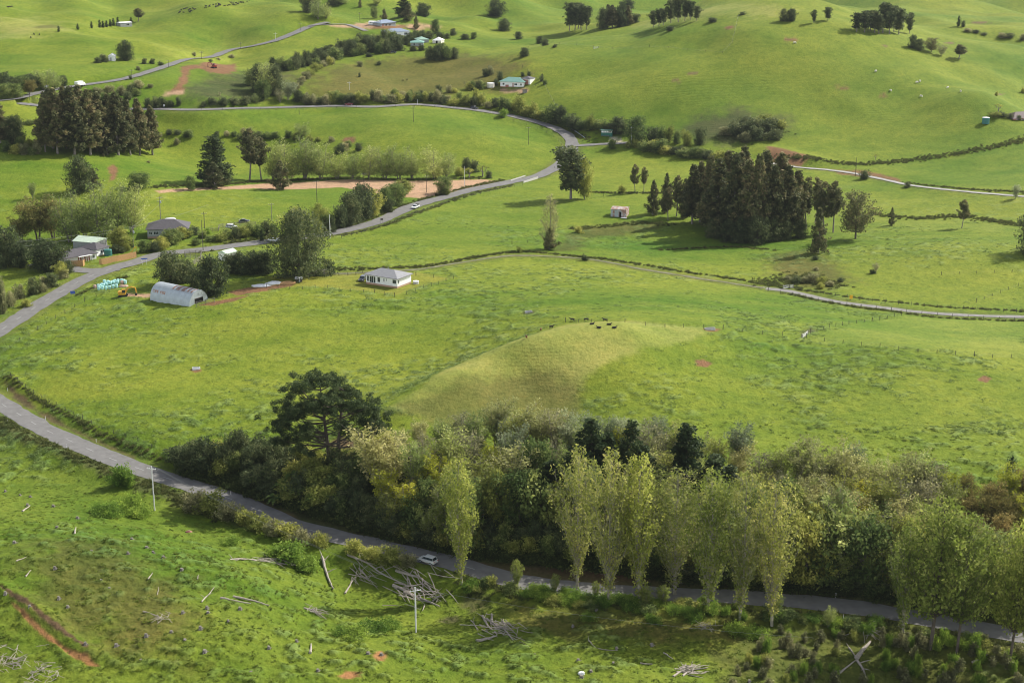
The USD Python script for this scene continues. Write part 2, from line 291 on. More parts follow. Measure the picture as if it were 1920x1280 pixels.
# ground cover patches: polygon, colour key, edge softness m
def ell(cx, cy, rx, ry, n=14, seed=0, k=0.25):
    r = random.Random(seed * 977 + int(cx) * 31 + int(cy)); o = []
    for i in range(n):
        a = 2 * math.pi * i / n; q = 1 + k * (r.random() * 2 - 1)
        o.append((cx + rx * q * math.cos(a), cy + ry * q * math.sin(a)))
    return o
PATCH = [
 ([(-60, 800), (60, 832), (200, 895), (330, 945), (430, 985), (620, 1030), (800, 1075), (900, 1100), (1100, 1125), (1335, 1150), (1500, 1165), (1930, 1240), (1960, 1340), (-80, 1340)], 'slope_shade_tint', 2.5),  # soft shade over the near slope, put into its colour as darker green
 # pasture tones
 ([(736, 782), (800, 735), (880, 685), (960, 655), (1010, 622), (1060, 606), (1130, 601), (1230, 604), (1325, 612), (1340, 622), (1290, 640), (1200, 660), (1120, 690), (1085, 720), (1080, 745), (1095, 775), (1000, 800), (850, 810)], 'dry_grass', 1.6),
 ([(740, 785), (830, 740), (920, 712), (1010, 703), (1070, 712), (1085, 735), (1095, 780), (1000, 800), (850, 810)], 'brown_grass', 3.0),
 ([(500, 520), (560, 520), (630, 515), (690, 508), (780, 510), (845, 522), (800, 535), (745, 552), (690, 545), (600, 538), (540, 538)], 'lawn', 1.0),
 ([(1515, 640), (1560, 618), (1640, 600), (1700, 594), (1800, 600), (1925, 606), (1925, 668), (1800, 664), (1700, 655), (1600, 647)], 'light_grass', 3.0),
 ([(1375, 30), (1400, 18), (1440, 12), (1470, 20), (1460, 30), (1410, 33)], 'dry_grass', 10),
 ([(1180, 45), (1250, 30), (1330, 15), (1430, 12), (1470, 22), (1390, 30), (1290, 40), (1220, 50)], 'dry_grass', 12),
 ([(-20, 35), (60, 33), (110, 48), (125, 60), (60, 70), (-20, 78)], 'dry_grass', 14),
 ([(1600, 420), (1650, 405), (1925, 415), (1925, 432), (1760, 428)], 'light_grass', 9),
 ([(300, 90), (430, 70), (500, 60), (480, 85), (370, 108), (270, 115)], 'light_grass', 14),
 ([(330, 165), (420, 140), (540, 120), (560, 150), (500, 185), (380, 190)], 'brown_green', 10),
 ([(560, 180), (590, 140), (660, 115), (760, 105), (860, 98), (960, 110), (990, 130), (960, 165), (850, 175), (700, 185)], 'olive_grass', 12),
 ([(1270, 245), (1300, 225), (1380, 205), (1470, 220), (1470, 250), (1400, 268), (1300, 265)], 'brown_green', 8),
 ([(60, 1010), (200, 1005), (300, 1060), (310, 1120), (220, 1200), (120, 1190), (40, 1110)], 'olive_grass', 7),
 ([(200, 1090), (330, 1080), (360, 1150), (330, 1240), (230, 1230)], 'olive_grass', 6),
 ([(960, 1135), (1250, 1150), (1400, 1170), (1400, 1215), (1200, 1200), (1000, 1190)], 'olive_grass', 5),
 ([(1420, 1180), (1600, 1160), (1925, 1215), (1925, 1290), (1350, 1290), (1340, 1240)], 'scrub_ground', 4),
 ([(0, 785), (60, 812), (130, 838), (210, 872), (290, 905), (350, 925), (430, 960), (520, 995), (540, 1010), (430, 985), (330, 945), (220, 900), (100, 855), (0, 815)], 'verge', 2.0),
 ([(1450, 480), (1530, 470), (1560, 500), (1600, 525), (1560, 545), (1480, 535), (1440, 505)], 'olive_grass', 6),
 ([(1080, 428), (1200, 415), (1260, 420), (1180, 440), (1070, 450)], 'olive_grass', 4),
 ([(1040, 470), (1060, 440), (1090, 430), (1090, 470)], 'olive_grass', 3),
 # bare soil
 ([(292, 358), (400, 350), (500, 342), (640, 337), (760, 340), (905, 336), (938, 340), (870, 355), (800, 371), (740, 371), (700, 362), (640, 352), (560, 354), (480, 352), (400, 355), (300, 363)], 'tan_soil', 0.8),
 ([(372, 124), (400, 119), (440, 122), (444, 136), (425, 141), (395, 138), (372, 130)], 'red_soil', 1.5),
 ([(340, 128), (372, 122), (380, 130), (356, 134), (352, 150), (345, 170), (318, 178), (316, 172), (335, 155), (340, 140)], 'red_soil', 1.5),
 ([(310, 172), (345, 170), (345, 178), (308, 180)], 'tan_soil', 1.5),
 ([(375, 573), (400, 566), (440, 558), (478, 552), (440, 565), (400, 574)], 'red_soil', 0.6),
 ([(428, 548), (470, 540), (530, 533), (560, 527), (548, 537), (500, 546), (445, 555)], 'red_soil', 0.6),
 ([(236, 553), (285, 552), (285, 560), (240, 558)], 'tan_soil', 0.8),
 ([(1440, 280), (1470, 287), (1500, 295), (1522, 305), (1500, 312), (1455, 308), (1440, 300)], 'red_soil', 1.2),
 ([(1560, 318), (1620, 320), (1680, 333), (1690, 342), (1640, 336), (1570, 326)], 'red_soil', 1.2),
 ([(1305, 674), (1318, 673), (1335, 680), (1325, 687), (1306, 684)], 'red_soil', 0.35),
 (ell(1845, 710, 13, 6), 'red_soil', 0.3),
 (ell(1335, 617, 16, 4), 'red_soil', 0.5),
 (ell(369, 692, 11, 4), 'red_soil', 0.5),
 (ell(991, 585, 12, 3.5), 'brown_green', 0.5),
 (ell(1268, 152, 9.6, 3.0), 'slip', 0.8), (ell(1300, 137, 12.8, 2.2), 'slip', 0.8),
 (ell(1483, 75, 13, 4), 'red_soil', 1.0), (ell(1577, 163, 14, 4), 'red_soil', 1.0), (ell(1655, 178, 8, 3), 'red_soil', 1.0), (ell(1368, 51, 9, 3), 'red_soil', 1.0),
 (ell(1660, 85, 6.4, 2.2), 'slip', 1.0), (ell(1840, 41, 22.4, 2.2), 'slip', 1.0), (ell(1780, 79, 11.2, 2.2), 'slip', 1.0), (ell(1875, 178, 9.6, 2.2), 'slip', 1.0),
 (ell(90, 50, 28, 4), 'brown_grass', 3), (ell(655, 263, 14, 6), 'red_soil', 1.0), (ell(675, 48, 60, 4), 'tan_soil', 3), (ell(790, 52, 40, 5), 'tan_soil', 3), (ell(730, 52, 30, 4), 'red_soil', 2),
 ([(203, 315), (213, 308), (221, 316), (216, 336), (205, 342), (209, 327)], 'red_soil', 1.0),
 ([(20, 1130), (45, 1145), (66, 1169), (94, 1193), (128, 1219), (160, 1234), (188, 1247), (178, 1249), (144, 1238), (114, 1221), (84, 1196), (57, 1171), (34, 1147)], 'orange_clay', 0.3),
 ([(0, 1103), (50, 1128), (90, 1163), (130, 1195), (165, 1218), (165, 1224), (128, 1203), (85, 1172), (45, 1138), (0, 1110)], 'bank_soil', 0.3),
 (ell(655, 1268, 20, 6), 'orange_clay', 0.5), (ell(712, 1232, 10, 8), 'orange_clay', 0.5), (ell(890, 1135, 28, 16), 'brown_green', 1.6), (ell(845, 1165, 20, 8), 'brown_green', 1.0),
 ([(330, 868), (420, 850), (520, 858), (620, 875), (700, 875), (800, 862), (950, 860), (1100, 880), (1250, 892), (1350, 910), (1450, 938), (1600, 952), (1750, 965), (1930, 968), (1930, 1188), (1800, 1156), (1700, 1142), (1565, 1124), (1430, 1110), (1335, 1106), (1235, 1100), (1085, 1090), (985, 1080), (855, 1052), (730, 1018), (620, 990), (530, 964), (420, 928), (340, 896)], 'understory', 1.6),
 (ell(660, 835, 40, 9), 'slip', 2.0), (ell(640, 862, 22, 12), 'slip', 2.0),
 ([(860, 1045), (1000, 1050), (1130, 1060), (1240, 1080), (1240, 1103), (1130, 1100), (1000, 1082), (900, 1066)], 'bank_soil', 1.2),
 ([(330, 885), (420, 912), (500, 938), (560, 957), (560, 966), (480, 945), (400, 915)], 'bank_soil', 1.0),
 ([(10, 715), (60, 756), (120, 790), (200, 824), (250, 846), (250, 852), (160, 815), (90, 782), (30, 745)], 'bank_soil', 0.9),
 ([(936, 168), (990, 168), (992, 175), (940, 173)], 'tan_soil', 1.0), ([(1140, 256), (1165, 257), (1165, 262), (1145, 262)], 'pale_soil', 1.0),
 ([(1500, 622), (1520, 615), (1530, 622), (1505, 635)], 'brown_green', 1.0),
]
TINT = {'slope_shade_tint': (0.112, 0.158, 0.014), 'slip': (0.150, 0.105, 0.050), 'grass': (0.134, 0.184, 0.0145), 'dry_grass': (0.2, 0.23, 0.044), 'brown_grass': (0.125, 0.136, 0.028), 'lawn': (0.19, 0.205, 0.026), 'light_grass': (0.16, 0.205, 0.024), 'brown_green': (0.09, 0.095, 0.03),
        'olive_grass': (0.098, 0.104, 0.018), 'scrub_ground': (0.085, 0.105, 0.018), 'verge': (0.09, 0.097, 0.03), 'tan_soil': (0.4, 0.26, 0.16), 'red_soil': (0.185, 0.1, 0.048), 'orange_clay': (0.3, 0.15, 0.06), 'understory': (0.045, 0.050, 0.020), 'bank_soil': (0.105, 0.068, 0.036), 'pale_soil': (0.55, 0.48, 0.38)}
SOILS = {'slip', 'tan_soil', 'red_soil', 'orange_clay', 'bank_soil', 'pale_soil'}

def road_d(x, y):
    d, i = _rt.query(np.stack([x, y], -1), distance_upper_bound=30.0)
    ok = np.isfinite(d); i = np.where(ok, i, 0)
    return np.where(ok, d, 1e3), _rp[i, 2], _rp[i, 3]

def mid_z(x, y):
    """ground with road benches and small landforms, without grass relief"""
    x = np.asarray(x, float); y = np.asarray(y, float)
    z = base_z(x, y)
    n = meshkit.fbm(np.stack([x / 55, y / 55, np.zeros_like(x)], -1), 3, 5) - 0.5
    z = z + n * np.clip((y - 200) / 900, 0.6, 1.6) * 2.6
    for t, w, h in _land:
        d, _ = t.query(np.stack([x, y], -1), distance_upper_bound=4 * w)
        z = z + np.where(np.isfinite(d), h * np.exp(-np.minimum(d, 1e3) ** 2 / (2 * w * w)), 0)
    d, rz, hw = road_d(x, y)
    t = np.clip((d - hw - 1.2) / 7.0, 0, 1); t = t * t * (3 - 2 * t)
    return np.where(d < 30, rz - 0.06 + (z - rz + 0.06) * t, z)

# ------------------------------------------------------------------ the ground sheet
RN, CN = 910, 770
rows = np.empty(RN)
_py = np.linspace(1360, -25, RN - 40)
_w = (_py - 640) / F
rows[:RN - 40] = (CAMZ - 8) * (math.cos(PITCH) - _w * math.sin(PITCH)) / np.maximum(math.sin(PITCH) + _w * math.cos(PITCH), 0.02)
rows[RN - 40:] = np.geomspace(rows[RN - 41] * 1.01, 4100, 40)
_t = np.linspace(-1, 1, CN)
_us = np.where(np.abs(_t) < 0.86, _t / 0.86 * 0.375, np.sign(_t) * (0.375 + (np.abs(_t) - 0.86) / 0.14 * 0.33))
TX = (_us[None, :] * rows[:, None]).ravel(); TY = np.repeat(rows, CN)
rng = np.random.default_rng(3)
TX = TX + (rng.random(len(TX)) - 0.5) * TY * 0.0002
Z0 = mid_z(TX, TY)
P3 = lambda sx, sy, o=0: np.stack([TX / sx, TY / sy, np.full_like(TX, o)], -1)
col = np.tile(np.array(TINT['grass']), (len(TX), 1))
soil = np.zeros(len(TX)); rough = np.ones(len(TX))
wob = (meshkit.fbm(P3(6, 6, 3), 3, 11) - 0.5)
wob2 = (meshkit.fbm(P3(1.6, 1.6, 3), 3, 12) - 0.5)
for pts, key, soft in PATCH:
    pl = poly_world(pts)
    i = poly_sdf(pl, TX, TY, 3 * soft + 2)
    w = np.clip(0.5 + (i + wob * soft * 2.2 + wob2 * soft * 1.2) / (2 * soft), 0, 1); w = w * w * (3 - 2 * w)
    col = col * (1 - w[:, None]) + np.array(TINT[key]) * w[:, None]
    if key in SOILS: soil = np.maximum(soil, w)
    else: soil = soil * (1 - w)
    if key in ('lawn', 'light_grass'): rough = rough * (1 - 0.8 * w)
    if key in ('dry_grass',): rough = rough * (1 - 0.85 * w)
rd, _, rhw = road_d(TX, TY)
vg = np.clip(1 - np.abs(rd - rhw - 1.3) / 2.2, 0, 1) * (TY < 900)
col = col * (1 - 0.55 * vg[:, None]) + np.array(TINT['verge']) * 0.55 * vg[:, None]
# grass relief: tussocks, long waves of seed heads, cattle pugging on slopes
near = np.clip((780 - TY) / 200, 0, 1)
rough = rough * (1 - soil) * np.clip((rd - rhw) / 3.0, 0, 1)
big = meshkit.fbm(P3(38, 38, 7), 3, 21)
tn = meshkit.fbm(P3(2.6, 2.0, 1), 3, 31); tn2 = meshkit.fbm(P3(1.0, 0.9, 2), 2, 41)
tus = np.clip((tn - 0.47) * 3.2, 0, 1) * (0.35 + 1.0 * np.clip((big - 0.38) * 4, 0, 1))
fore = np.clip((360 - TY) / 40, 0, 1)
Z = Z0 + rough * (near * (0.42 * tus + 0.16 * (tn2 - 0.5)) + fore * 0.65 * (tn - 0.5) + (1 - near) * 0.5 * (meshkit.fbm(P3(9, 7, 5), 3, 51) - 0.5))
f = np.arange(RN * CN).reshape(RN, CN)
quads = np.stack([f[:-1, :-1], f[:-1, 1:], f[1:, 1:], f[1:, :-1]], -1).reshape(-1, 4)
# colour drift inside the grass: seed-headed grey-green, yellow and lush patches
g = 1 - soil[:, None]
sh = np.clip((tus - 0.25) * 1.3, 0, 1)[:, None] * near[:, None] * rough[:, None]
col = col * (1 - 0.5 * sh * g) + 0.5 * sh * g * np.array((0.165, 0.235, 0.070))
dr = meshkit.fbm(P3(85, 60, 9), 4, 61)[:, None]; d2 = meshkit.fbm(P3(14, 9, 4), 3, 71)[:, None]
col = col * (1 + g * ((dr - 0.5) * np.array([0.95, 0.45, 0.9]) + (d2 - 0.5) * np.array([0.62, 0.34, 0.9])))
col = np.clip(col, 0.004, 0.9)

TERR = np.zeros(len(TX))                                            # slopes trodden into narrow contour tracks by stock
for cx, cy, rx, ry in ((1320, 160, 120, 34), (1350, 165, 80, 22), (1330, 60, 70, 14), (750, 275, 100, 22), (830, 300, 90, 20), (1030, 738, 70, 16), (650, 150, 90, 20), (1320, 250, 80, 26), (420, 160, 70, 16), (120, 1040, 120, 60), (80, 930, 110, 40), (1650, 210, 60, 16)):
    TERR = np.maximum(TERR, np.clip((poly_sdf(poly_world(ell(cx, cy, rx, ry)), TX, TY, 20) + wob * 22 + 4) / 14, 0, 1))

def vmesh(name, v, quads_or_tris, mat, color=None, extra=None, parent=None, smooth=True, normals=None):
    m = UsdGeom.Mesh.Define(stage, path_for(name, parent))
    fa = np.asarray(quads_or_tris)
    m.CreatePointsAttr(Vt.Vec3fArray.FromNumpy(np.asarray(v, np.float32)))
    m.CreateFaceVertexCountsAttr(Vt.IntArray.FromNumpy(np.full(len(fa), fa.shape[1], np.int32)))
    m.CreateFaceVertexIndicesAttr(Vt.IntArray.FromNumpy(fa.astype(np.int32).ravel()))
    m.CreateSubdivisionSchemeAttr('none')
    if smooth:
        n = np.zeros_like(v)
        tri = fa[:, :3]; fn = np.cross(v[tri[:, 1]] - v[tri[:, 0]], v[tri[:, 2]] - v[tri[:, 0]])
        for k in range(fa.shape[1]): np.add.at(n, fa[:, k], fn)
        n /= np.linalg.norm(n, axis=1, keepdims=True) + 1e-12
        m.CreateNormalsAttr(Vt.Vec3fArray.FromNumpy(n.astype(np.float32))); m.SetNormalsInterpolation('vertex')
    if normals is not None:
        m.CreateNormalsAttr(Vt.Vec3fArray.FromNumpy(normals.astype(np.float32))); m.SetNormalsInterpolation('vertex')
    pv = UsdGeom.PrimvarsAPI(m)
    if color is not None:
        pv.CreatePrimvar('tint', Sdf.ValueTypeNames.Color3fArray, 'vertex').Set(Vt.Vec3fArray.FromNumpy(color.astype(np.float32)))
    if extra is not None:
        pv.CreatePrimvar('cover', Sdf.ValueTypeNames.Color3fArray, 'vertex').Set(Vt.Vec3fArray.FromNumpy(extra.astype(np.float32)))
    UsdShade.MaterialBindingAPI.Apply(m.GetPrim()).Bind(LOOK[mat])
    return m.GetPrim()

LOOK = {}
HAZE = 0.000018
def look(name, nodes, links, surface, **k):
    LOOK[name] = usdkit.material(stage, '/World/Looks/' + name, nodes, links, surface, **k)

look('ground', {
    'a': ('attribute', {'attribute': 'tint'}), 'c': ('attribute', {'attribute': 'cover'}), 'sc': ('separate_color', {}),
    'g': ('geometry', {}), 'sx': ('separate_xyz', {}),
    'm1': ('mapping', {'scale': (1.0, 0.8, 1.0)}),
    'n1': ('noise_texture', {'scale': 1.3, 'detail': 4.0, 'roughness': 0.65}),
    'n2': ('noise_texture', {'scale': 0.35, 'detail': 4.0, 'roughness': 0.6}),
    'r1': ('rgb_ramp', {'ramp': [(0.30, (0.72, 0.75, 0.66)), (0.5, (1, 1, 1)), (0.72, (1.2, 1.16, 1.25))]}),
    'r2': ('rgb_ramp', {'ramp': [(0.32, (0.80, 0.84, 0.8)), (0.5, (1, 1, 1)), (0.7, (1.18, 1.1, 1.1))]}),
    'x1': ('mix_color', {'blend_type': 'multiply', 'fac': 1.0, 'use_clamp': False}),
    'x2': ('mix_color', {'blend_type': 'multiply', 'fac': 1.0, 'use_clamp': False}),
    # contour-following stock tracks on slopes
    'tn': ('noise_texture', {'scale': 0.09, 'detail': 4.0, 'roughness': 0.6}),
    'tm': ('math', {'math_type': 'multiply_add', 'value2': 14.0, 'value3': 0.0}),
    'ta': ('math', {'math_type': 'multiply', 'value2': 9.5}),
    'ts': ('math', {'math_type': 'sine'}),
    'tw': ('math', {'math_type': 'multiply'}),
    'hh': ('math', {'math_type': 'multiply_add', 'value2': 0.15}),
    'b': ('bump', {'strength': 0.8, 'distance': 0.35}),
    'p': ('principled_bsdf', {'roughness': 0.9, 'specular_ior_level': 0.12, 'sheen_weight': 0.0})},
    [('g.position', 'm1.vector'), ('m1.vector', 'n1.vector'), ('m1.vector', 'n2.vector'), ('n1.fac', 'r1.fac'), ('n2.fac', 'r2.fac'),
     ('a.color', 'x1.a'), ('r1.color', 'x1.b'), ('x1.result', 'x2.a'), ('r2.color', 'x2.b'), ('x2.result', 'p.base_color'),
     ('c.color', 'sc.color'), ('g.position', 'sx.vector'), ('g.position', 'tn.vector'), ('tn.fac', 'tm.value1'), ('sx.z', 'ta.value1'),
     ('ta.value', 'tm.value3'), ('tm.value', 'ts.value1'), ('ts.value', 'tw.value1'), ('sc.g', 'tw.value2'), ('tw.value', 'hh.value1'), ('n1.fac', 'hh.value3'), ('hh.value', 'b.height'), ('b.normal', 'p.normal')],
    surface='p.BSDF')

def simple(name, c, rough=0.8, spec=0.3, var=0.12, scale=3.0, metallic=0.0, bump=0.0, coat=0.0, ramp=None):
    nodes = {'g': ('geometry', {}), 'n': ('noise_texture', {'scale': scale, 'detail': 4.0, 'roughness': 0.6}),
             'r': ('rgb_ramp', {'ramp': ramp or [(0.3, tuple(x * (1 - var) for x in c)), (0.7, tuple(min(1, x * (1 + var)) for x in c))]}),
             'p': ('principled_bsdf', {'roughness': rough, 'specular_ior_level': spec, 'metallic': metallic, 'coat_weight': coat})}
    links = [('g.position', 'n.vector'), ('n.fac', 'r.fac'), ('r.color', 'p.base_color')]
    if bump:
        nodes['b'] = ('bump', {'strength': bump, 'distance': 0.05}); links += [('n.fac', 'b.height'), ('b.normal', 'p.normal')]
    look(name, nodes, links, 'p.BSDF')

simple('asphalt', (0.165, 0.160, 0.153), 0.85, 0.3, 0.16, 0.5)
simple('lane', (0.17, 0.165, 0.10), 0.9, 0.2, 0.3, 0.4)
simple('gravel', (0.225, 0.215, 0.20), 0.9, 0.2, 0.16, 0.6)
simple('pale_gravel', (0.33, 0.32, 0.295), 0.9, 0.2, 0.12, 0.6)
simple('road_paint', (0.36, 0.36, 0.345), 0.6, 0.3, 0.12, 2.0)

_gx = np.gradient(Z0.reshape(RN, CN), axis=1) / np.gradient(TX.reshape(RN, CN), axis=1)
_gy = np.gradient(Z0.reshape(RN, CN), axis=0) / np.gradient(TY.reshape(RN, CN), axis=0)
slope = np.hypot(_gx, _gy).ravel()
cover = np.stack([soil, np.maximum(TERR, 0.35 * np.clip((slope - 0.12) * 5, 0, 1) * np.clip((meshkit.fbm(P3(60, 45, 13), 3, 91) - 0.50) * 7, 0, 1)) * (1 - soil) * np.clip((rd - rhw - 4) / 6, 0, 1), rough], 1)
ground = vmesh('ground', np.stack([TX, TY, Z], 1), quads, 'ground', col, cover)
tag(ground, 'rolling green pasture with dry ridges and bare soil patches', 'ground', kind='structure')
_zg, _zf = Z0.reshape(RN, CN), Z.reshape(RN, CN)
def _bil(g, x, y):
    fr = np.interp(y, rows, np.arange(RN)); fc = np.interp(x / np.maximum(y, 1), _us, np.arange(CN))
    r = np.minimum(fr.astype(int), RN - 2); c = np.minimum(fc.astype(int), CN - 2); a = fr - r; b = fc - c
    return (g[r, c] * (1 - b) + g[r, c + 1] * b) * (1 - a) + (g[r + 1, c] * (1 - b) + g[r + 1, c + 1] * b) * a
def smooth_ground(x, y): return _bil(_zg, x, y)
def gz(x, y):
    """height of the ground sheet (vectorised)"""
    return _bil(_zf, np.atleast_1d(np.asarray(x, float)), np.atleast_1d(np.asarray(y, float)))
def at(px, py):
    """points of the photograph -> points on the ground"""
    return march(px, py, smooth_ground)
def at1(px, py): return at([px], [py])[0]
def mpp(p):
    """metres per photograph pixel at point p"""
    return (p[1] * math.cos(PITCH) + (CAMZ - p[2]) * math.sin(PITCH)) / F

def ribbon(q, offs, lift, keep=None):
    """strip along a line q (n,3): offs = lateral offsets"""
    t = np.gradient(q[:, :2], axis=0); t /= np.linalg.norm(t, axis=1, keepdims=True)
    nrm = np.stack([t[:, 1], -t[:, 0]], 1)
    v = []
    for o in offs:
        xy = q[:, :2] + nrm * np.broadcast_to(o, len(q))[:, None]
        v.append(np.c_[xy, q[:, 2] + lift])
    v = np.stack(v, 1); n, m = v.shape[:2]
    i = np.arange(n * m).reshape(n, m)
    f = np.stack([i[:-1, :-1], i[:-1, 1:], i[1:, 1:], i[1:, :-1]], -1)
    if keep is not None: f = f[keep[:-1]]
    return v.reshape(-1, 3), f.reshape(-1, 4)

ROAD_LABEL = {'main_road': 'grey sealed country road winding through the valley', 'lower_road': 'grey sealed road curving below the tree-covered bank', 'hill_road': 'grey road climbing the far hillside', 'grass_lane': 'faint narrow lane beside the rank bank behind the white house', 'gravel_track': 'narrow grey gravel farm track crossing the paddocks',
              'side_road': 'short sealed side road by the green shed', 'side_lane': 'sealed side lane leaving the road bend past the tiled house', 'farm_track': 'white gravel farm track below the big hill', 'house_drive': 'gravel driveway leading to the far house'}
rr = np.random.default_rng(8)
lifts = {'lower_road': 0.03, 'main_road': 0.05, 'hill_road': 0.10, 'gravel_track': 0.04, 'grass_lane': 0.035, 'side_road': 0.07, 'side_lane': 0.075, 'farm_track': 0.08, 'house_drive': 0.12}
for n, (q, w) in RLINE.items():
    dist = np.hypot(q[:, 0], q[:, 1])
    lf = lifts[n] + np.clip((dist - 500) / 900, 0, 1) * 0.35
    jag = meshkit.fbm(np.stack([q[:, 0] / 4, q[:, 1] / 4, np.zeros(len(q))], -1), 3, 4) - 0.5
    jag2 = meshkit.fbm(np.stack([q[:, 0] / 4, q[:, 1] / 4, np.ones(len(q)) * 9], -1), 3, 6) - 0.5
    v, fq = ribbon(q, [-w / 2 + jag * 1.5, -w / 4, 0, w / 4, w / 2 + jag2 * 1.5], lf)
    r = vmesh(n, v, fq, RCLASS[n])
    tag(r, ROAD_LABEL[n], 'road' if 'road' in n else ('lane' if 'lane' in n else 'track'), kind='structure')
# junction aprons: widened seal where roads meet
def sheet(name, pts, mat, lift, label, cat, kind='structure', zf=mid_z):
    p = poly_world(pts)
    v, f = trimesh.creation.triangulate_polygon(p.simplify(0.2), engine='earcut') if False else (None, None)
    return p
# painted centre dashes: 3 m every 10 m
def dashes(n, a, b, lift):
    q, w = RLINE[n]
    s = np.r_[0, np.cumsum(np.linalg.norm(np.diff(q[:, :2], axis=0), axis=1))]
    out = []
    for s0 in np.arange(a, min(b, s[-1] - 4), 10.0):
        t = np.linspace(s0, s0 + 3.0, 3)
        c = np.stack([np.interp(t, s, q[:, k]) for k in range(3)], 1)
        out.append(ribbon(c, [-0.09, 0.09], lift))
    return join(out)

# ------------------------------------------------------------------ plants: prototypes
def leaf_look(name, c, c2, trans=0.25, rough=0.7, spec=0.2):
    look(name, {
        'g': ('attribute', {'attribute': 'tint'}), 'o': ('object_info', {}),
        'r': ('rgb_ramp', {'ramp': [(0.0, tuple(x * 0.7 for x in c)), (0.5, c), (1.0, c2)]}),
        'ma': ('math', {'math_type': 'multiply_add', 'value2': 0.55, 'value3': 0.72}),
        'mv': ('hsv', {'hue': 0.5, 'saturation': 1.0}),
        'mh': ('math', {'math_type': 'multiply_add', 'value2': -0.03, 'value3': 0.515}),
        'p': ('principled_bsdf', {'roughness': rough, 'specular_ior_level': spec}),
        't': ('translucent_bsdf', {}), 'mx': ('mix_closure', {'fac': trans})},
        [('g.fac', 'r.fac'), ('o.random', 'ma.value1'), ('o.random', 'mh.value1'), ('r.color', 'mv.color'), ('ma.value', 'mv.value'), ('mh.value', 'mv.hue'),
         ('mv.color', 'p.base_color'), ('mv.color', 't.color'), ('p.BSDF', 'mx.closure1'), ('t.BSDF', 'mx.closure2')], 'mx.closure')

LEAF = {'conifer_dark': ((0.076, 0.084, 0.033), (0.155, 0.132, 0.060)), 'pine_dark': ((0.030, 0.048, 0.016), (0.065, 0.085, 0.030)), 'dark': ((0.050, 0.068, 0.026), (0.105, 0.116, 0.046)),
        'mid': ((0.062, 0.088, 0.024), (0.135, 0.155, 0.045)), 'olive': ((0.120, 0.135, 0.028), (0.215, 0.215, 0.055)), 'grey': ((0.116, 0.118, 0.052), (0.195, 0.185, 0.090)),
        'poplar_leaf': ((0.108, 0.134, 0.022), (0.195, 0.205, 0.050)), 'poplar_bronze': ((0.122, 0.140, 0.028), (0.212, 0.205, 0.060)), 'willow_leaf': ((0.130, 0.160, 0.042), (0.220, 0.240, 0.080)), 'beige': ((0.170, 0.172, 0.058), (0.280, 0.262, 0.108)),
        'yellow': ((0.185, 0.195, 0.018), (0.340, 0.320, 0.035)), 'rust': ((0.112, 0.098, 0.030), (0.190, 0.145, 0.048)), 'rust_olive': ((0.110, 0.108, 0.034), (0.200, 0.165, 0.055)), 'bush_green': ((0.085, 0.135, 0.018), (0.165, 0.215, 0.035)), 'blue_grey': ((0.110, 0.130, 0.068), (0.185, 0.205, 0.115)), 'fern': ((0.055, 0.095, 0.018), (0.125, 0.170, 0.035))}
for k, (a, b) in LEAF.items():
    q = 1.7 if k in ('conifer_dark', 'pine_dark', 'dark') else 2.2
    leaf_look(k, tuple(x * q for x in a), tuple(min(0.6, x * q) for x in b), 0.3 if k in ('conifer_dark', 'pine_dark', 'dark') else 0.45)
simple('bark_grey', (0.21, 0.185, 0.16), 0.9, 0.15, 0.3, 1.5)
simple('bark_pale', (0.29, 0.265, 0.20), 0.9, 0.15, 0.3, 1.5)
simple('bark_dark', (0.095, 0.078, 0.062), 0.9, 0.15, 0.3, 1.5)
simple('stump_wood', (0.20, 0.18, 0.155), 0.9, 0.15, 0.3, 2.5)
simple('dead_wood', (0.34, 0.30, 0.255), 0.85, 0.2, 0.25, 2.5)

def leaf_quads(c, size, rng, up=0.0, jit=0.35, asp=0.6):
    n = len(c)
    a = rng.normal(size=(n, 3)); a[:, 2] *= (1 - up)
    a /= np.linalg.norm(a, axis=1, keepdims=True)
    b = np.cross(a, rng.normal(size=(n, 3))); b[:, 2] *= (1 - up)
    b /= np.linalg.norm(b, axis=1, keepdims=True) + 1e-9
    s = (size * (1 + jit * rng.normal(size=n)).clip(0.4, 2))[:, None] * 0.5
    v = np.stack([c - a * s, c + b * s * asp, c + a * s, c - b * s * asp], 1).reshape(-1, 3)
    return v, np.arange(4 * n).reshape(n, 4)

def leaf_tint(v):
    n = len(v) // 4; c = v.reshape(n, 4, 3).mean(1); r = np.random.default_rng(n)
    k = meshkit.fbm(c / 1.5, 2, 17) * 2.1 - 0.55 + r.normal(size=n) * 0.2                 # leaves differ, sprays differ
    return np.repeat(np.clip(k, 0, 1), 4)[:, None] * np.ones(3)

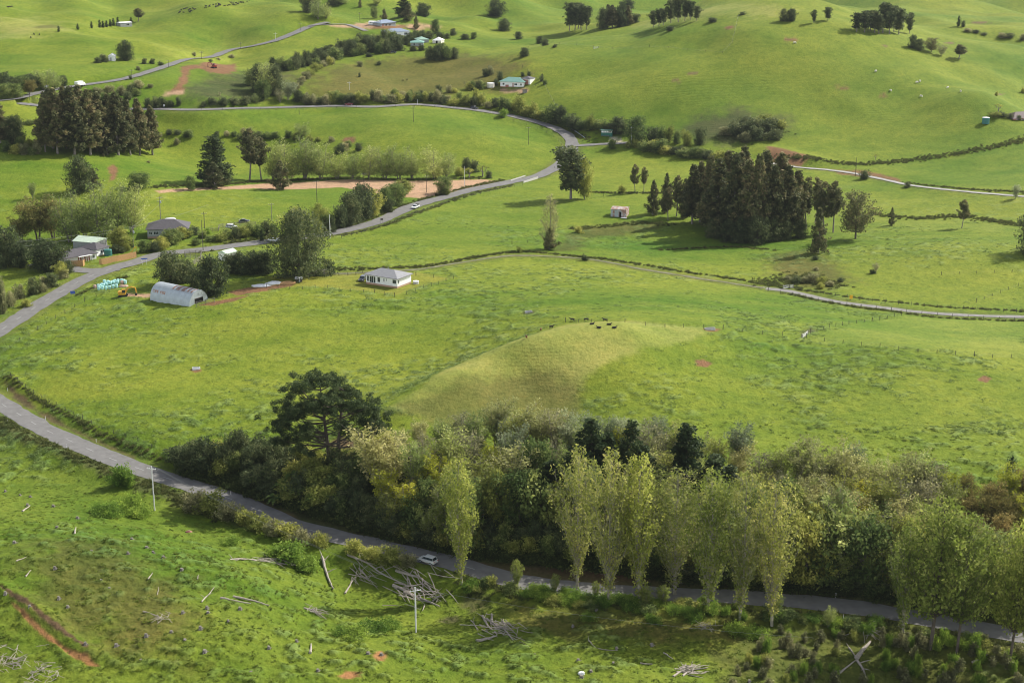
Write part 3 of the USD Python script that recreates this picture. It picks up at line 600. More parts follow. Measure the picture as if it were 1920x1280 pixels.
ENV = {'cone': lambda t: 0.12 + 0.9 * (1 - t) ** 0.85 * min(1, 0.45 + 3 * t), 'oval': lambda t: 0.25 + 0.75 * math.sin(math.pi * min(1, 0.12 + 0.88 * t) ** 0.9) if t < 1 else 0.2,
       'column': lambda t: min(1, 0.55 + 2.2 * t) * (1 - t ** 3.5) + 0.12, 'spire': lambda t: min(1, 0.75 + 1.2 * t) * (1 - t ** 1.7) + 0.10, 'umbrella': lambda t: 0.45 + 0.6 * t if t < 0.75 else 0.95 - 1.6 * (t - 0.75), 'round': lambda t: 0.35 + 0.65 * math.sqrt(max(0, 1 - (2 * t - 0.85) ** 2 / 1.4)),
       'poplar': lambda t: (0.22 + 0.78 * min(1, max(0, (t - 0.12) / 0.38)) ** 1.3) * (1 - max(0, (t - 0.72) / 0.28) ** 2.2 * 0.72), 'dome': lambda t: 0.88 + 0.3 * t if t < 0.4 else math.sqrt(max(0.03, 1 - ((t - 0.4) / 0.62) ** 2)), 'vase': lambda t: 0.28 + 0.75 * t ** 0.8 if t < 0.8 else 0.95 - 1.2 * (t - 0.8)}

def grow(seed, H, R, env='oval', bare=0.15, nl=40, clump=0.35, flat=0.8, nleaf=5000, lsize=0.45, asc=0.6, tr=None, stems=1, up=0.0, droop=0.0, inner=True, twigs=0):
    """a plant: (trunk mesh, branch mesh, crown mesh)"""
    rng = np.random.default_rng(seed)
    tr = tr or H * 0.018
    trunks, limbs, cl = [], [], []
    E = ENV[env]; lr = min(1.0, 55 / nl) ** 0.55
    for s in range(stems):
        az = rng.random() * 6.28; sp = 0 if stems == 1 else R * rng.uniform(0.15, 0.5)
        hh = H * (1 if s == 0 else rng.uniform(0.75, 0.97))
        k = np.linspace(0, 1, 8)
        bend = rng.normal(size=2) * 0.02 * H
        ax = np.stack([np.cos(az) * sp * k ** 1.2 + bend[0] * np.sin(k * 3), np.sin(az) * sp * k ** 1.2 + bend[1] * np.sin(k * 2.3), k * hh * 0.96], 1)
        ax[:, :2] += (np.array([np.cos(az), np.sin(az)]) * 0.06 * R if stems > 1 else 0)
        trunks.append(tube(ax, tr * (1 - 0.88 * k ** 0.9) * (1 if stems == 1 else 0.75) + 0.012, 7))
        n = nl // stems
        for i in range(n):
            t = min(0.999, max(0, (i + rng.random()) / n))
            ze = hh * (bare + (1 - bare) * t)
            r = R * E(t) * rng.uniform(0.45, 1.0) * (1 if stems == 1 else 0.75)
            a = i * 2.39996 + rng.normal() * 0.5
            r *= 0.5 + 1.0 * float(meshkit.noise(np.array([math.cos(a) * 1.4 + seed * 3.1, math.sin(a) * 1.4 + s * 5, t * 3.2]), seed))
            zs = max(ze - asc * r, bare * hh * 0.7 if bare > 0.02 else 0.05 * hh)
            zs = min(zs, ze + droop * r)
            p0 = np.array([np.interp(zs, ax[:, 2], ax[:, 0]), np.interp(zs, ax[:, 2], ax[:, 1]), zs])
            p2 = p0 + np.array([math.cos(a) * r, math.sin(a) * r, 0]); p2[2] = ze - droop * r
            p1 = (p0 + p2) / 2 + np.array([0, 0, -0.10 * r if asc > 0 else 0.1 * r])
            limbs.append(tube([p0, p1, p2], [tr * lr * 0.36 * (1 - 0.6 * t), tr * lr * 0.22 * (1 - 0.5 * t), 0.015], 4, False))
            cr = clump * R * rng.uniform(0.7, 1.35) * (0.65 + 0.5 * E(t))
            cl.append((*p2, cr))
            if inner and r > 0.3 * R: cl.append((*(p0 * 0.4 + p2 * 0.6), cr * 0.9))
            for _ in range(twigs):
                q = p2 + rng.normal(size=3) * np.array([1, 1, 0.8]) * cr * 0.8 + np.array([0, 0, 0.4 * cr])
                limbs.append(tube([p1 * 0.3 + p2 * 0.7, q], [0.02, 0.008], 3, False))
    cl = np.array(cl)
    w = cl[:, 3] ** 2; pick = rng.choice(len(cl), nleaf, p=w / w.sum())
    d = rng.normal(size=(nleaf, 3)); d /= np.linalg.norm(d, axis=1, keepdims=True)
    rad = rng.random(nleaf) ** (1 / 2.4)
    off = d * (rad * cl[pick, 3])[:, None]; off[:, 2] *= flat
    c = cl[pick, :3] + off
    c[:, 2] = np.maximum(c[:, 2], lsize * 0.2)
    lv = leaf_quads(c, lsize, rng, up)
    return join(trunks), join(limbs), lv

PROTO = {}       # kind -> list of (trunk, branches, crown, leaf look, bark look, height, width)
def measure(lv):
    v = lv[0]; return np.percentile(v[:, 2], 99.6), 2 * np.percentile(np.hypot(v[:, 0], v[:, 1]), 96)
def proto(kind, leaf, bark='bark_grey', seeds=(1,), **k):
    for s in seeds:
        t, b, l = grow(s * 101 + len(PROTO), **k)
        h, w = measure(l)
        PROTO.setdefault(kind, []).append(dict(t=t, b=b, l=l, leaf=leaf, bark=bark, h=h, w=w, prim=None))

# tall native conifers: dark columns of drooping sprays
proto('tall_conifer', 'conifer_dark', 'bark_grey', (1, 2, 3), H=26, R=4.6, env='spire', bare=0.16, nl=95, clump=0.22, flat=1.3, nleaf=8500, lsize=0.75, asc=0.3, droop=0.15, tr=0.42)
proto('open_conifer', 'conifer_dark', 'bark_grey', (4, 5), H=20, R=4.2, env='column', bare=0.36, nl=46, clump=0.26, flat=0.8, nleaf=4200, lsize=0.65, asc=0.5, tr=0.36)
proto('small_conifer', 'conifer_dark', 'bark_grey', (6, 7), H=13, R=3.4, env='spire', bare=0.06, nl=60, clump=0.24, flat=1.0, nleaf=4800, lsize=0.5, asc=0.3, tr=0.22)
proto('brown_tree', 'conifer_dark', 'bark_dark', (8,), H=16, R=6.2, env='round', bare=0.22, nl=60, clump=0.24, flat=0.75, nleaf=6000, lsize=0.55, asc=0.6, tr=0.4)
proto('cone_pine', 'pine_dark', 'bark_dark', (9, 10, 11), H=17, R=4.6, env='cone', bare=0.06, nl=80, clump=0.23, flat=0.55, nleaf=8500, lsize=0.5, asc=0.45, tr=0.3)
proto('slim_cypress', 'pine_dark', 'bark_dark', (12,), H=9, R=1.5, env='column', bare=0.03, nl=40, clump=0.45, flat=1.4, nleaf=1500, lsize=0.5, asc=0.8)
proto('shelter_tree', 'dark', 'bark_dark', (13, 14, 15), H=11, R=5.2, env='dome', bare=0.02, nl=60, clump=0.30, flat=0.8, nleaf=6000, lsize=0.55, asc=0.7, tr=0.3)
proto('huge_tree', 'dark', 'bark_dark', (76,), H=20, R=9.5, env='dome', bare=0.02, nl=110, clump=0.22, flat=0.85, nleaf=13000, lsize=0.6, asc=0.7, tr=0.5)
proto('green_tree', 'mid', 'bark_grey', (16, 17, 18), H=10, R=4.6, env='round', bare=0.10, nl=55, clump=0.30, flat=0.85, nleaf=5200, lsize=0.5, asc=0.7, tr=0.25)
proto('olive_tree', 'olive', 'bark_grey', (19, 20), H=10, R=4.6, env='oval', bare=0.12, nl=55, clump=0.28, flat=0.8, nleaf=5200, lsize=0.45, asc=0.7, tr=0.25)
proto('high_crown', 'dark', 'bark_grey', (21, 22, 23), H=20, R=5.2, env='umbrella', bare=0.24, nl=50, clump=0.28, flat=0.75, nleaf=4200, lsize=0.75, asc=0.9, tr=0.36)
proto('willow', 'willow_leaf', 'bark_grey', (24, 25, 26), H=15, R=6.0, env='oval', bare=0.16, nl=72, clump=0.22, flat=1.1, nleaf=4200, lsize=0.42, asc=1.3, stems=4, tr=0.19, twigs=2)
proto('rust_olive_tree', 'rust_olive', 'bark_dark', (72, 73), H=13, R=5.6, env='vase', bare=0.28, nl=52, clump=0.25, flat=0.75, nleaf=4600, lsize=0.5, asc=0.9, stems=3, tr=0.3)
proto('rust_tree', 'rust', 'bark_dark', (27, 28), H=13, R=5.6, env='round', bare=0.28, nl=52, clump=0.27, flat=0.75, nleaf=5200, lsize=0.5, asc=0.8, stems=3, tr=0.3)
proto('poplar', 'poplar_leaf', 'bark_pale', (29, 30, 31), H=22, R=4.0, env='poplar', bare=0.07, nl=170, clump=0.165, flat=1.9, nleaf=5900, lsize=0.40, asc=2.2, tr=0.27, twigs=1)
proto('bronze_poplar', 'poplar_bronze', 'bark_pale', (32, 33, 74), H=22, R=4.3, env='poplar', bare=0.09, nl=170, clump=0.16, flat=1.8, nleaf=5000, lsize=0.38, asc=2.0, tr=0.27, twigs=2)
proto('wide_poplar', 'poplar_leaf', 'bark_dark', (34, 35, 75), H=20, R=6.4, env='oval', bare=0.32, nl=150, clump=0.17, flat=1.2, nleaf=7500, lsize=0.44, asc=1.4, tr=0.28, twigs=1)
for lf, kd, sd in (('beige', 'budding_tree', (36, 37, 38)), ('willow_leaf', 'pale_tree', (39, 40, 41)), ('yellow', 'yellow_tree', (42, 43)), ('grey', 'bare_tree', (44, 45)), ('olive', 'loose_tree', (46, 47, 48)), ('blue_grey', 'silver_tree', (49, 50))):
    proto(kd, lf, 'bark_pale', sd, H=13, R=4.9, env='vase', bare=0.20, nl=84, clump=0.20, flat=1.1, nleaf=3300 if kd != 'bare_tree' else 1500, lsize=0.44, asc=1.1, stems=3, tr=0.22, twigs=3)
proto('rust_shrub', 'rust', 'bark_dark', (51, 52), H=7, R=4.6, env='round', bare=0.05, nl=50, clump=0.28, flat=0.7, nleaf=5200, lsize=0.32, asc=0.7, stems=2)
for lf, kd, sd in (('dark', 'dark_shrub', (53, 54, 55)), ('mid', 'green_shrub', (56, 57)), ('olive', 'olive_shrub', (58, 59)), ('grey', 'grey_shrub', (60, 61)), ('bush_green', 'bright_bush', (62, 63)), ('yellow', 'yellow_bush', (64,))):
    proto(kd, lf, 'bark_dark', sd, H=4.0, R=2.6, env='round', bare=0.0, nl=26, clump=0.36, flat=0.85, nleaf=2400, lsize=0.34, asc=0.6, stems=2, tr=0.08)
proto('scrub', 'grey', 'bark_dark', (65, 66), H=2.6, R=1.0, env='column', bare=0.0, nl=24, clump=0.42, flat=1.3, nleaf=900, lsize=0.26, asc=1.0, stems=2, tr=0.04, twigs=1)
proto('low_mound', 'bush_green', 'bark_dark', (67, 68), H=1.7, R=3.2, env='round', bare=0.0, nl=34, clump=0.30, flat=0.7, nleaf=3200, lsize=0.26, asc=0.4, stems=2, tr=0.04)
proto('twiggy_tree', 'beige', 'bark_grey', (69,), H=19, R=3.4, env='oval', bare=0.15, nl=130, clump=0.22, flat=1.2, nleaf=3600, lsize=0.3, asc=1.4, tr=0.2, twigs=6)

def fern_proto(kind, leaf, nfr, L, trunk, droop, wid, seed):
    rng = np.random.default_rng(seed)
    tr = tube([(0, 0, 0), (0.1, 0, trunk * 0.5), (0, 0, trunk)], [0.14, 0.11, 0.12], 6)
    st, lv = [], []
    for i in range(nfr):
        a = i * 2.4 + rng.normal() * 0.2; el = rng.uniform(0.25, 1.0)
        k = np.linspace(0, 1, 9)
        r = L * k * math.cos(el * 0.8); z = trunk + L * (math.sin(el) * k - droop * k ** 2.2)
        p = np.stack([np.cos(a) * r, np.sin(a) * r, z], 1)
        st.append(tube(p, 0.02, 3, False))
        sd = np.array([-math.sin(a), math.cos(a), 0]); w = wid * np.sin(np.pi * np.clip(k * 0.9 + 0.08, 0, 1))
        for j in range(1, 9):
            for sg in (-1, 1):
                b = p[j]; e = b + sg * sd * w[j] + np.array([0, 0, -0.15 * w[j]]); dp = (p[j] - p[j - 1]) * 0.42
                lv.append((b - dp, b + dp, e + dp * 1.2, e - dp * 0.2))
    lv = np.array(lv).reshape(-1, 3)
    PROTO.setdefault(kind, []).append(dict(t=tr, b=join(st), l=(lv, np.arange(len(lv)).reshape(-1, 4)), leaf=leaf, bark='bark_dark', h=trunk + L * 0.7, w=2 * L * 0.85, prim=None))
fern_proto('tree_fern', 'fern', 16, 2.6, 3.0, 0.75, 0.42, 3); fern_proto('tree_fern', 'fern', 14, 2.4, 2.2, 0.7, 0.42, 4)
fern_proto('flax', 'olive', 22, 1.9, 0.1, 0.25, 0.07, 5)
def cabbage(seed):
    rng = np.random.default_rng(seed); tk, lv = [], []
    heads = [(0, 0, 5.2), (1.0, 0.4, 4.3), (-0.9, 0.5, 4.6), (0.2, -0.9, 4.0)]
    tk.append(tube([(0, 0, 0), (0, 0, 2.6)], [0.2, 0.14], 6))
    for h in heads:
        tk.append(tube([(0, 0, 2.3), (h[0] * 0.7, h[1] * 0.7, 3.0), h], [0.12, 0.1, 0.08], 5))
        for i in range(34):
            d = rng.normal(size=3); d[2] = abs(d[2]) - 0.25; d /= np.linalg.norm(d); s = np.cross(d, [0, 0, 1.0]); s /= np.linalg.norm(s) + 1e-9
            h_ = np.array(h); e = h_ + d * 0.95; m = h_ + d * 0.5 + [0, 0, 0.08]
            lv.append((h_, m + s * 0.05, e, m - s * 0.05))
    lv = np.array(lv).reshape(-1, 3)
    PROTO['cabbage_tree'] = [dict(t=join(tk[:1]), b=join(tk[1:]), l=(lv, np.arange(len(lv)).reshape(-1, 4)), leaf='olive', bark='bark_grey', h=6.1, w=3.6, prim=None)]
cabbage(7)

NAME = {'tall_conifer': 'conifer_tree', 'open_conifer': 'conifer_tree', 'small_conifer': 'conifer_tree', 'brown_tree': 'broad_tree', 'cone_pine': 'pine_tree', 'slim_cypress': 'cypress_tree', 'shelter_tree': 'broad_tree', 'huge_tree': 'broad_tree', 'green_tree': 'broad_tree', 'olive_tree': 'broad_tree',
        'high_crown': 'tall_tree', 'willow': 'willow_tree', 'rust_tree': 'broad_tree', 'rust_olive_tree': 'broad_tree', 'poplar': 'poplar_tree', 'bronze_poplar': 'poplar_tree', 'wide_poplar': 'poplar_tree', 'budding_tree': 'young_tree', 'pale_tree': 'young_tree', 'yellow_tree': 'young_tree', 'bare_tree': 'young_tree',
        'loose_tree': 'young_tree', 'silver_tree': 'young_tree', 'rust_shrub': 'shrub', 'dark_shrub': 'evergreen_shrub', 'green_shrub': 'shrub', 'olive_shrub': 'olive_bush', 'grey_shrub': 'grey_bush', 'bright_bush': 'bush', 'yellow_bush': 'bush', 'scrub': 'scrub_bush', 'low_mound': 'bush', 'twiggy_tree': 'bare_tree',
        'tree_fern': 'tree_fern', 'flax': 'flax_plant', 'cabbage_tree': 'cabbage_tree'}
prng = random.Random(11)
NPLANT = [0]
def plant(kind, bx, by, hpx, wpx, label, group=None, variant=None, cat=None, sink=0.15, p=None):
    """stands one plant where the photograph shows its foot; hpx, wpx: its size in photograph pixels"""
    pl = PROTO[kind]; pr = pl[(variant if variant is not None else prng.randrange(len(pl))) % len(pl)]
    if p is None: p = at1(bx, by)
    m = mpp(p)
    sz = hpx * m / 0.955 / pr['h']; sx = wpx * m / pr['w']
    loc = (p[0], p[1], p[2] - sink); rz = prng.random() * 6.28
    nm = NAME[kind]; c = cat or nm.split('_')[-1]
    c = {'evergreen_shrub': 'evergreen shrub'}.get(nm, c); c = {'fern': 'tree fern', 'plant': 'flax'}.get(c, c)
    NPLANT[0] += 1
    if pr['prim'] is None:
        t = thing(nm, loc, rz, (sx, sx, sz), label, c, group)
        obj('trunk', pr['t'], pr['bark'], t, True); obj('branches', pr['b'], pr['bark'], t)
        vmesh('crown', pr['l'][0], pr['l'][1], pr['leaf'], leaf_tint(pr['l'][0]), parent=t, smooth=False)
        pr['prim'] = t
        return t
    return dup(pr['prim'], nm, loc, rz, (sx, sx, sz), label, c, group)

def family(desc, group, kinds, items, cat=None, lead='from the left of the'):
    """items: (column, row, height, width[, kind[, own label]]); labelled in order across the picture"""
    items = sorted(items, key=lambda i: i[0])
    n = len(items)
    P = at([i[0] for i in items], [i[1] for i in items])
    for k, it in enumerate(items):
        bx, by, h, w = it[:4]
        kd = (it[4] if len(it) > 4 and it[4] else prng.choice(kinds) if isinstance(kinds, (list, tuple)) else kinds)
        lb = it[5] if len(it) > 5 else (desc if n == 1 else (f'{ordinal(k)} {lead} {desc}'))
        plant(kd, bx, by, h, w, lb, group if n > 1 else None, cat=cat, p=P[k])

# ------------------------------------------------------------------ plants: where they stand
family('tall dark conifers in the copse on the left hill', 'conifers of the left copse', 'tall_conifer',
  [(85, 285, 95, 40), (108, 288, 114, 50), (140, 290, 120, 54), (170, 290, 114, 52), (222, 291, 110, 48), (245, 291, 97, 40), (262, 291, 100, 40), (286, 290, 86, 38), (100, 278, 105, 48), (125, 278, 108, 50), (155, 277, 110, 52), (186, 277, 97, 50), (206, 277, 94, 48), (233, 278, 88, 46), (263, 279, 82, 42), (92, 270, 92, 46), (176, 272, 96, 50)])
family('small brown conifer in front of the left copse', None, 'small_conifer', [(202, 291, 58, 38)])
family('tall dark conifers massed in the right copse', 'conifers of the right copse', 'tall_conifer',
  [(1298, 420, 105, 52), (1312, 416, 108, 46), (1345, 440, 134, 62), (1330, 425, 125, 54), (1372, 447, 150, 62), (1400, 449, 142, 62), (1420, 450, 152, 56), (1447, 448, 132, 56), (1472, 445, 128, 52), (1490, 435, 110, 48), (1360, 415, 125, 58), (1390, 415, 133, 54), (1430, 418, 128, 54), (1460, 420, 126, 54), (1385, 432, 138, 56), (1435, 434, 138, 54)])
family('dark low trees skirting the front of the right copse', 'low trees under the right copse', ['shelter_tree'], [(1368, 452, 40, 44), (1395, 455, 46, 50), (1420, 457, 50, 46), (1445, 452, 44, 44), (1470, 448, 40, 40), (1338, 446, 36, 36), (1500, 446, 34, 30)])
family('slender dark trees straggling left of the right copse', 'slender trees beside the right copse', ['open_conifer', 'small_conifer'], [(1191, 361, 51, 19), (1207, 360, 45, 16), (1223, 403, 62, 26), (1253, 413, 60, 27), (1248, 398, 70, 28), (1268, 406, 74, 28), (1282, 408, 70, 30)])
family('bare-trunked conifers just right of the right copse', 'conifers right of the right copse', 'open_conifer', [(1512, 428, 92, 42), (1545, 437, 92, 40), (1562, 436, 92, 38), (1528, 418, 82, 36)])
plant('brown_tree', 1604, 448, 86, 66, 'spreading brown-leaved tree standing alone right of the big copse')
plant('small_conifer', 1534, 475, 82, 38, 'dark spindle-shaped conifer in front of the right copse')
plant('small_conifer', 1672, 423, 33, 13, 'thin little conifer alone on the paddock by the drain')
plant('open_conifer', 1803, 428, 52, 24, 'ragged dead-topped tree alone on the right paddock')
plant('shelter_tree', 1936, 476, 84, 62, 'dark tree cut by the right edge casting a round shadow')
family('conifers in the stand behind the tan paddock', 'conifers behind the tan paddock', ['small_conifer', 'open_conifer'], [(404, 346, 88, 64, 'cone_pine'), (404, 353, 46, 42, 'small_conifer'), (468, 338, 92, 44, 'open_conifer'), (490, 337, 76, 42, 'open_conifer'), (525, 355, 52, 40, 'small_conifer')])
family('pale green willows along the back of the tan paddock', 'willows behind the tan paddock', 'willow', [(540, 338, 72, 62), (572, 336, 76, 64), (602, 336, 68, 60), (632, 336, 50, 46), (660, 336, 52, 44), (690, 336, 60, 52), (722, 336, 62, 56), (748, 336, 60, 52), (772, 335, 52, 42), (815, 336, 58, 62), (836, 334, 46, 42), (512, 338, 60, 46)])
family('dark scrub bushes right of the pale willows', 'scrub right of the willows', ['dark_shrub', 'olive_shrub', 'cabbage_tree'], [(872, 316, 20, 22), (890, 322, 22, 24), (905, 331, 22, 26), (880, 334, 20, 24), (862, 330, 18, 20), (918, 334, 14, 16)])
plant('shelter_tree', 150, 362, 68, 54, 'dark bushy tree on the left slope above the willows')
plant('small_conifer', 176, 352, 34, 28, 'small brown tree tucked beside the dark bushy tree')
plant('green_tree', 262, 354, 30, 44, 'round green bush tree on the left slope near the clay rut')
plant('pale_tree', 61, 372, 30, 18, 'thin pale sapling on the left slope')
plant('green_tree', 358, 357, 26, 22, 'light green little tree at the left end of the tan paddock')
plant('high_crown', 1070, 374, 94, 64, 'big dark tree on the flat below the road junction')
plant('olive_tree', 1096, 373, 74, 34, 'paler companion hugging the big dark tree below the junction')
plant('twiggy_tree', 1027, 467, 98, 42, 'leafless pale tree standing on the flat paddock')
plant('small_conifer', 1030, 468, 40, 32, 'dark cone shrub at the foot of the leafless tree')
family('shrubs around the wet patch left of the rusty shed', 'shrubs left of the rusty shed', ['dark_shrub', 'olive_shrub'], [(1085, 437, 14, 18), (974, 474, 12, 12), (1097, 488, 12, 14), (1165, 362, 15, 16)])
# house cluster on the left
family('rust-tinted trees at the far left behind the houses', 'rust trees behind the left house', 'rust_olive_tree', [(72, 450, 78, 76), (100, 448, 72, 56), (38, 453, 46, 48)])
family('tall pale willows behind the green-roofed shed', 'willows behind the left house', 'willow', [(132, 454, 92, 64), (160, 445, 80, 54), (190, 448, 98, 74), (215, 442, 96, 66), (247, 436, 92, 60)])
family('dark garden trees beside the road at the far left', 'dark trees left of the fence', ['shelter_tree'], [(14, 498, 72, 66), (48, 480, 30, 44), (94, 506, 56, 72), (64, 552, 32, 30), (97, 538, 26, 30), (128, 512, 24, 26), (115, 520, 30, 30, 'olive_tree'), (36, 500, 44, 40), (78, 500, 46, 44)])
family('weedy shrubs on the left verge', 'shrubs on the left verge', ['olive_shrub', 'grey_shrub', 'green_shrub'], [(5, 590, 70, 26), (20, 575, 30, 24), (36, 560, 26, 26), (80, 548, 18, 22), (82, 540, 22, 18), (50, 575, 16, 22), (118, 522, 18, 22)])
family('garden shrubs behind the brown fence', 'garden shrubs behind the brown fence', ['green_shrub', 'olive_shrub', 'dark_shrub'], [(225, 468, 42, 50, 'olive_tree'), (140, 490, 16, 22), (214, 474, 16, 22), (228, 474, 12, 16), (240, 471, 14, 14), (246, 465, 18, 12)])
family('shrubs between the fence and the dark-roofed house', 'shrubs below the dark-roofed house', ['olive_shrub', 'green_shrub', 'green_tree'], [(270, 474, 24, 26, 'green_tree'), (288, 472, 20, 26, 'dark_shrub'), (302, 468, 25, 34, 'olive_tree'), (322, 458, 28, 44, 'green_tree'), (340, 450, 24, 36, 'olive_tree'), (352, 446, 18, 26), (366, 440, 17, 26, 'dark_shrub'), (380, 447, 14, 20), (368, 459, 11, 22), (396, 452, 10, 24), (388, 438, 10, 18, 'bright_bush')])
family('bushes in the bank right of the dark-roofed house', 'bushes right of the dark-roofed house', ['olive_shrub', 'dark_shrub', 'green_shrub'], [(412, 452, 16, 26), (425, 448, 20, 26), (442, 446, 22, 26), (456, 444, 22, 28), (470, 440, 24, 26), (484, 444, 22, 26), (498, 440, 26, 30), (512, 440, 22, 22), (491, 452, 22, 10, 'slim_cypress'), (505, 446, 14, 18, 'flax'), (440, 452, 14, 18, 'flax'), (430, 456, 10, 20, 'flax')])
family('dark trees beside the curved iron barn', 'trees beside the curved barn', 'shelter_tree', [(320, 533, 60, 62), (350, 528, 40, 40), (372, 536, 40, 44), (400, 553, 72, 60, 'shelter_tree', 'dark tree at the open end of the curved iron barn')])
family('dark hedge bushes left of the huge dark tree', 'hedge left of the huge tree', 'shelter_tree', [(432, 511, 34, 38), (452, 513, 40, 44), (474, 514, 42, 46), (497, 513, 42, 44)])
plant('huge_tree', 562, 518, 122, 114, 'huge dark evergreen tree left of the white house', variant=0)
plant('olive_tree', 558, 448, 58, 60, 'olive tree behind the huge dark tree by the road')
plant('dark_shrub', 616, 514, 28, 26, 'small dark bush right of the huge dark tree')
family('rounded hedge trees along the road near the white ute', 'roadside hedge below the tan paddock', ['shelter_tree', 'green_tree', 'olive_tree'], [(598, 427, 44, 42, 'olive_tree'), (612, 430, 30, 34), (634, 428, 44, 36, 'dark_shrub'), (656, 418, 56, 56, 'shelter_tree'), (680, 408, 60, 60, 'shelter_tree'), (700, 404, 48, 44), (655, 424, 30, 26, 'dark_shrub'), (722, 396, 44, 36, 'green_tree'), (742, 384, 38, 46, 'green_tree'), (728, 398, 26, 24), (755, 366, 28, 52, 'olive_tree'), (832, 364, 32, 36, 'green_tree'), (838, 366, 12, 16), (597, 440, 30, 20), (622, 436, 28, 18)])
# road curve
def along(pts, step, h, w, rnd=0.35, seed=1, jy=3):
    r = random.Random(seed); o = []
    p = np.array(pts, float); s = np.r_[0, np.cumsum(np.hypot(*np.diff(p, axis=0).T))]
    t = 0
    while t < s[-1]:
        x, y = np.interp(t, s, p[:, 0]), np.interp(t, s, p[:, 1])
        q = 1 + rnd * (2 * r.random() - 1); q2 = 1 + rnd * (2 * r.random() - 1)
        o.append((round(x + r.uniform(-2, 2), 1), round(y + r.uniform(-jy, jy), 1), round(h * q, 1), round(w * q2, 1)))
        t += step * r.uniform(0.75, 1.25)
    return o
family('hedge shrubs above the road bend and junction', 'hedge above the road bend', ['dark_shrub', 'green_shrub', 'shelter_tree', 'olive_shrub'], along([(950, 205), (985, 214), (1015, 222), (1045, 231), (1075, 240), (1110, 243), (1150, 246), (1172, 250)], 13, 24, 28, seed=3))
family('hedge shrubs right of the green-roofed stall', 'hedge right of the stall', ['dark_shrub', 'green_shrub', 'green_shrub', 'olive_shrub'], along([(1205, 281), (1240, 286), (1275, 290), (1300, 296), (1330, 299), (1370, 300)], 13, 20, 28, seed=4) + along([(1225, 262), (1260, 268), (1290, 276)], 14, 24, 28, seed=5))
plant('green_tree', 1194, 270, 50, 46, 'round bright green tree beside the green-roofed stall')
family('small bushes along the side road by the stall', 'bushes by the side road', ['green_shrub', 'olive_shrub'], [(1146, 278, 18, 18), (1177, 277, 12, 11), (1193, 276, 15, 18)])
plant('dark_shrub', 1311, 271, 32, 24, 'dark upright shrub on the slope right of the stall')
family('scrubby bushes on the eroded bank under the big hill', 'scrub on the eroded bank', ['olive_shrub', 'grey_shrub', 'dark_shrub', 'dark_shrub'], [(1385, 254, 26, 40), (1410, 250, 28, 44), (1438, 246, 24, 40), (1398, 238, 20, 34), (1430, 232, 18, 34), (1362, 252, 14, 28), (1450, 262, 20, 34), (1420, 262, 26, 36), (1462, 240, 16, 28), (1400, 266, 18, 26)])
family('shrubs lining the upper side of the back road', 'shrubs along the back road', ['dark_shrub', 'olive_shrub', 'green_shrub', 'grey_shrub'], along([(578, 197), (640, 193), (700, 191), (760, 189), (820, 191), (870, 196), (915, 200), (950, 206)], 11, 17, 20, seed=6) + [(738, 188, 22, 18), (822, 175, 15, 14), (842, 174, 14, 13), (853, 174, 9, 14), (893, 186, 20, 16), (905, 190, 16, 14), (862, 185, 12, 14), (880, 168, 14, 18), (895, 166, 16, 16), (790, 178, 10, 12), (770, 178, 10, 12), (942, 220, 16, 20, 'bright_bush')])
family('dark hedge trees climbing the hill spur', 'hedge climbing the spur', ['dark_shrub', 'shelter_tree', 'green_shrub'], along([(478, 150), (520, 136), (560, 126), (600, 118), (640, 106), (680, 101), (720, 97), (752, 95)], 9, 22, 24, seed=7) + along([(600, 107), (640, 97), (680, 90), (720, 84), (755, 84)], 9, 20, 22, seed=8))
family('grey-green hedge bushes bordering the spur drive', 'grey hedge on the spur', ['grey_shrub', 'olive_shrub'], along([(553, 170), (568, 152), (585, 138), (605, 127), (628, 116)], 8, 12, 16, seed=9))
family('trees clustered at the foot of the spur', 'trees at the foot of the spur', ['shelter_tree', 'green_tree', 'willow'], [(486, 172, 50, 34), (500, 180, 58, 36), (515, 178, 52, 36), (494, 188, 36, 30), (540, 188, 34, 32, 'silver_tree'), (525, 192, 24, 28, 'bare_tree'), (560, 190, 20, 24), (478, 192, 16, 18), (470, 160, 30, 26), (505, 150, 30, 28)])
family('trees in the round clump on the olive spur', 'clump on the spur', ['shelter_tree', 'green_tree'], [(806, 112, 24, 20), (820, 113, 28, 22), (836, 112, 24, 22), (852, 110, 20, 18), (828, 108, 26, 22)])
family('dark hedge around the spur homestead', 'hedge around the spur homestead', 'shelter_tree', [(770, 80, 18, 22), (780, 76, 18, 22), (792, 74, 16, 22), (805, 73, 14, 20), (825, 73, 12, 18), (838, 73, 10, 14), (775, 96, 10, 16), (790, 95, 10, 16), (760, 84, 16, 18)])
family('small bushes dotted over the olive spur', 'bushes on the olive spur', ['dark_shrub', 'grey_shrub'], [(675, 125, 10, 12), (710, 122, 8, 10), (693, 107, 8, 16), (674, 145, 9, 6), (912, 143, 14, 16), (920, 140, 16, 14), (756, 152, 4, 3), (763, 151, 4, 3)])
family('shrubs sheltering the green-roofed cottage', 'shrubs around the cottage', ['dark_shrub', 'green_shrub'], [(938, 150, 16, 14), (930, 160, 12, 10), (902, 166, 14, 18), (887, 168, 16, 16), (1016, 152, 10, 9), (1022, 158, 9, 9), (980, 143, 8, 8), (992, 142, 8, 8), (1017, 146, 8, 5)])
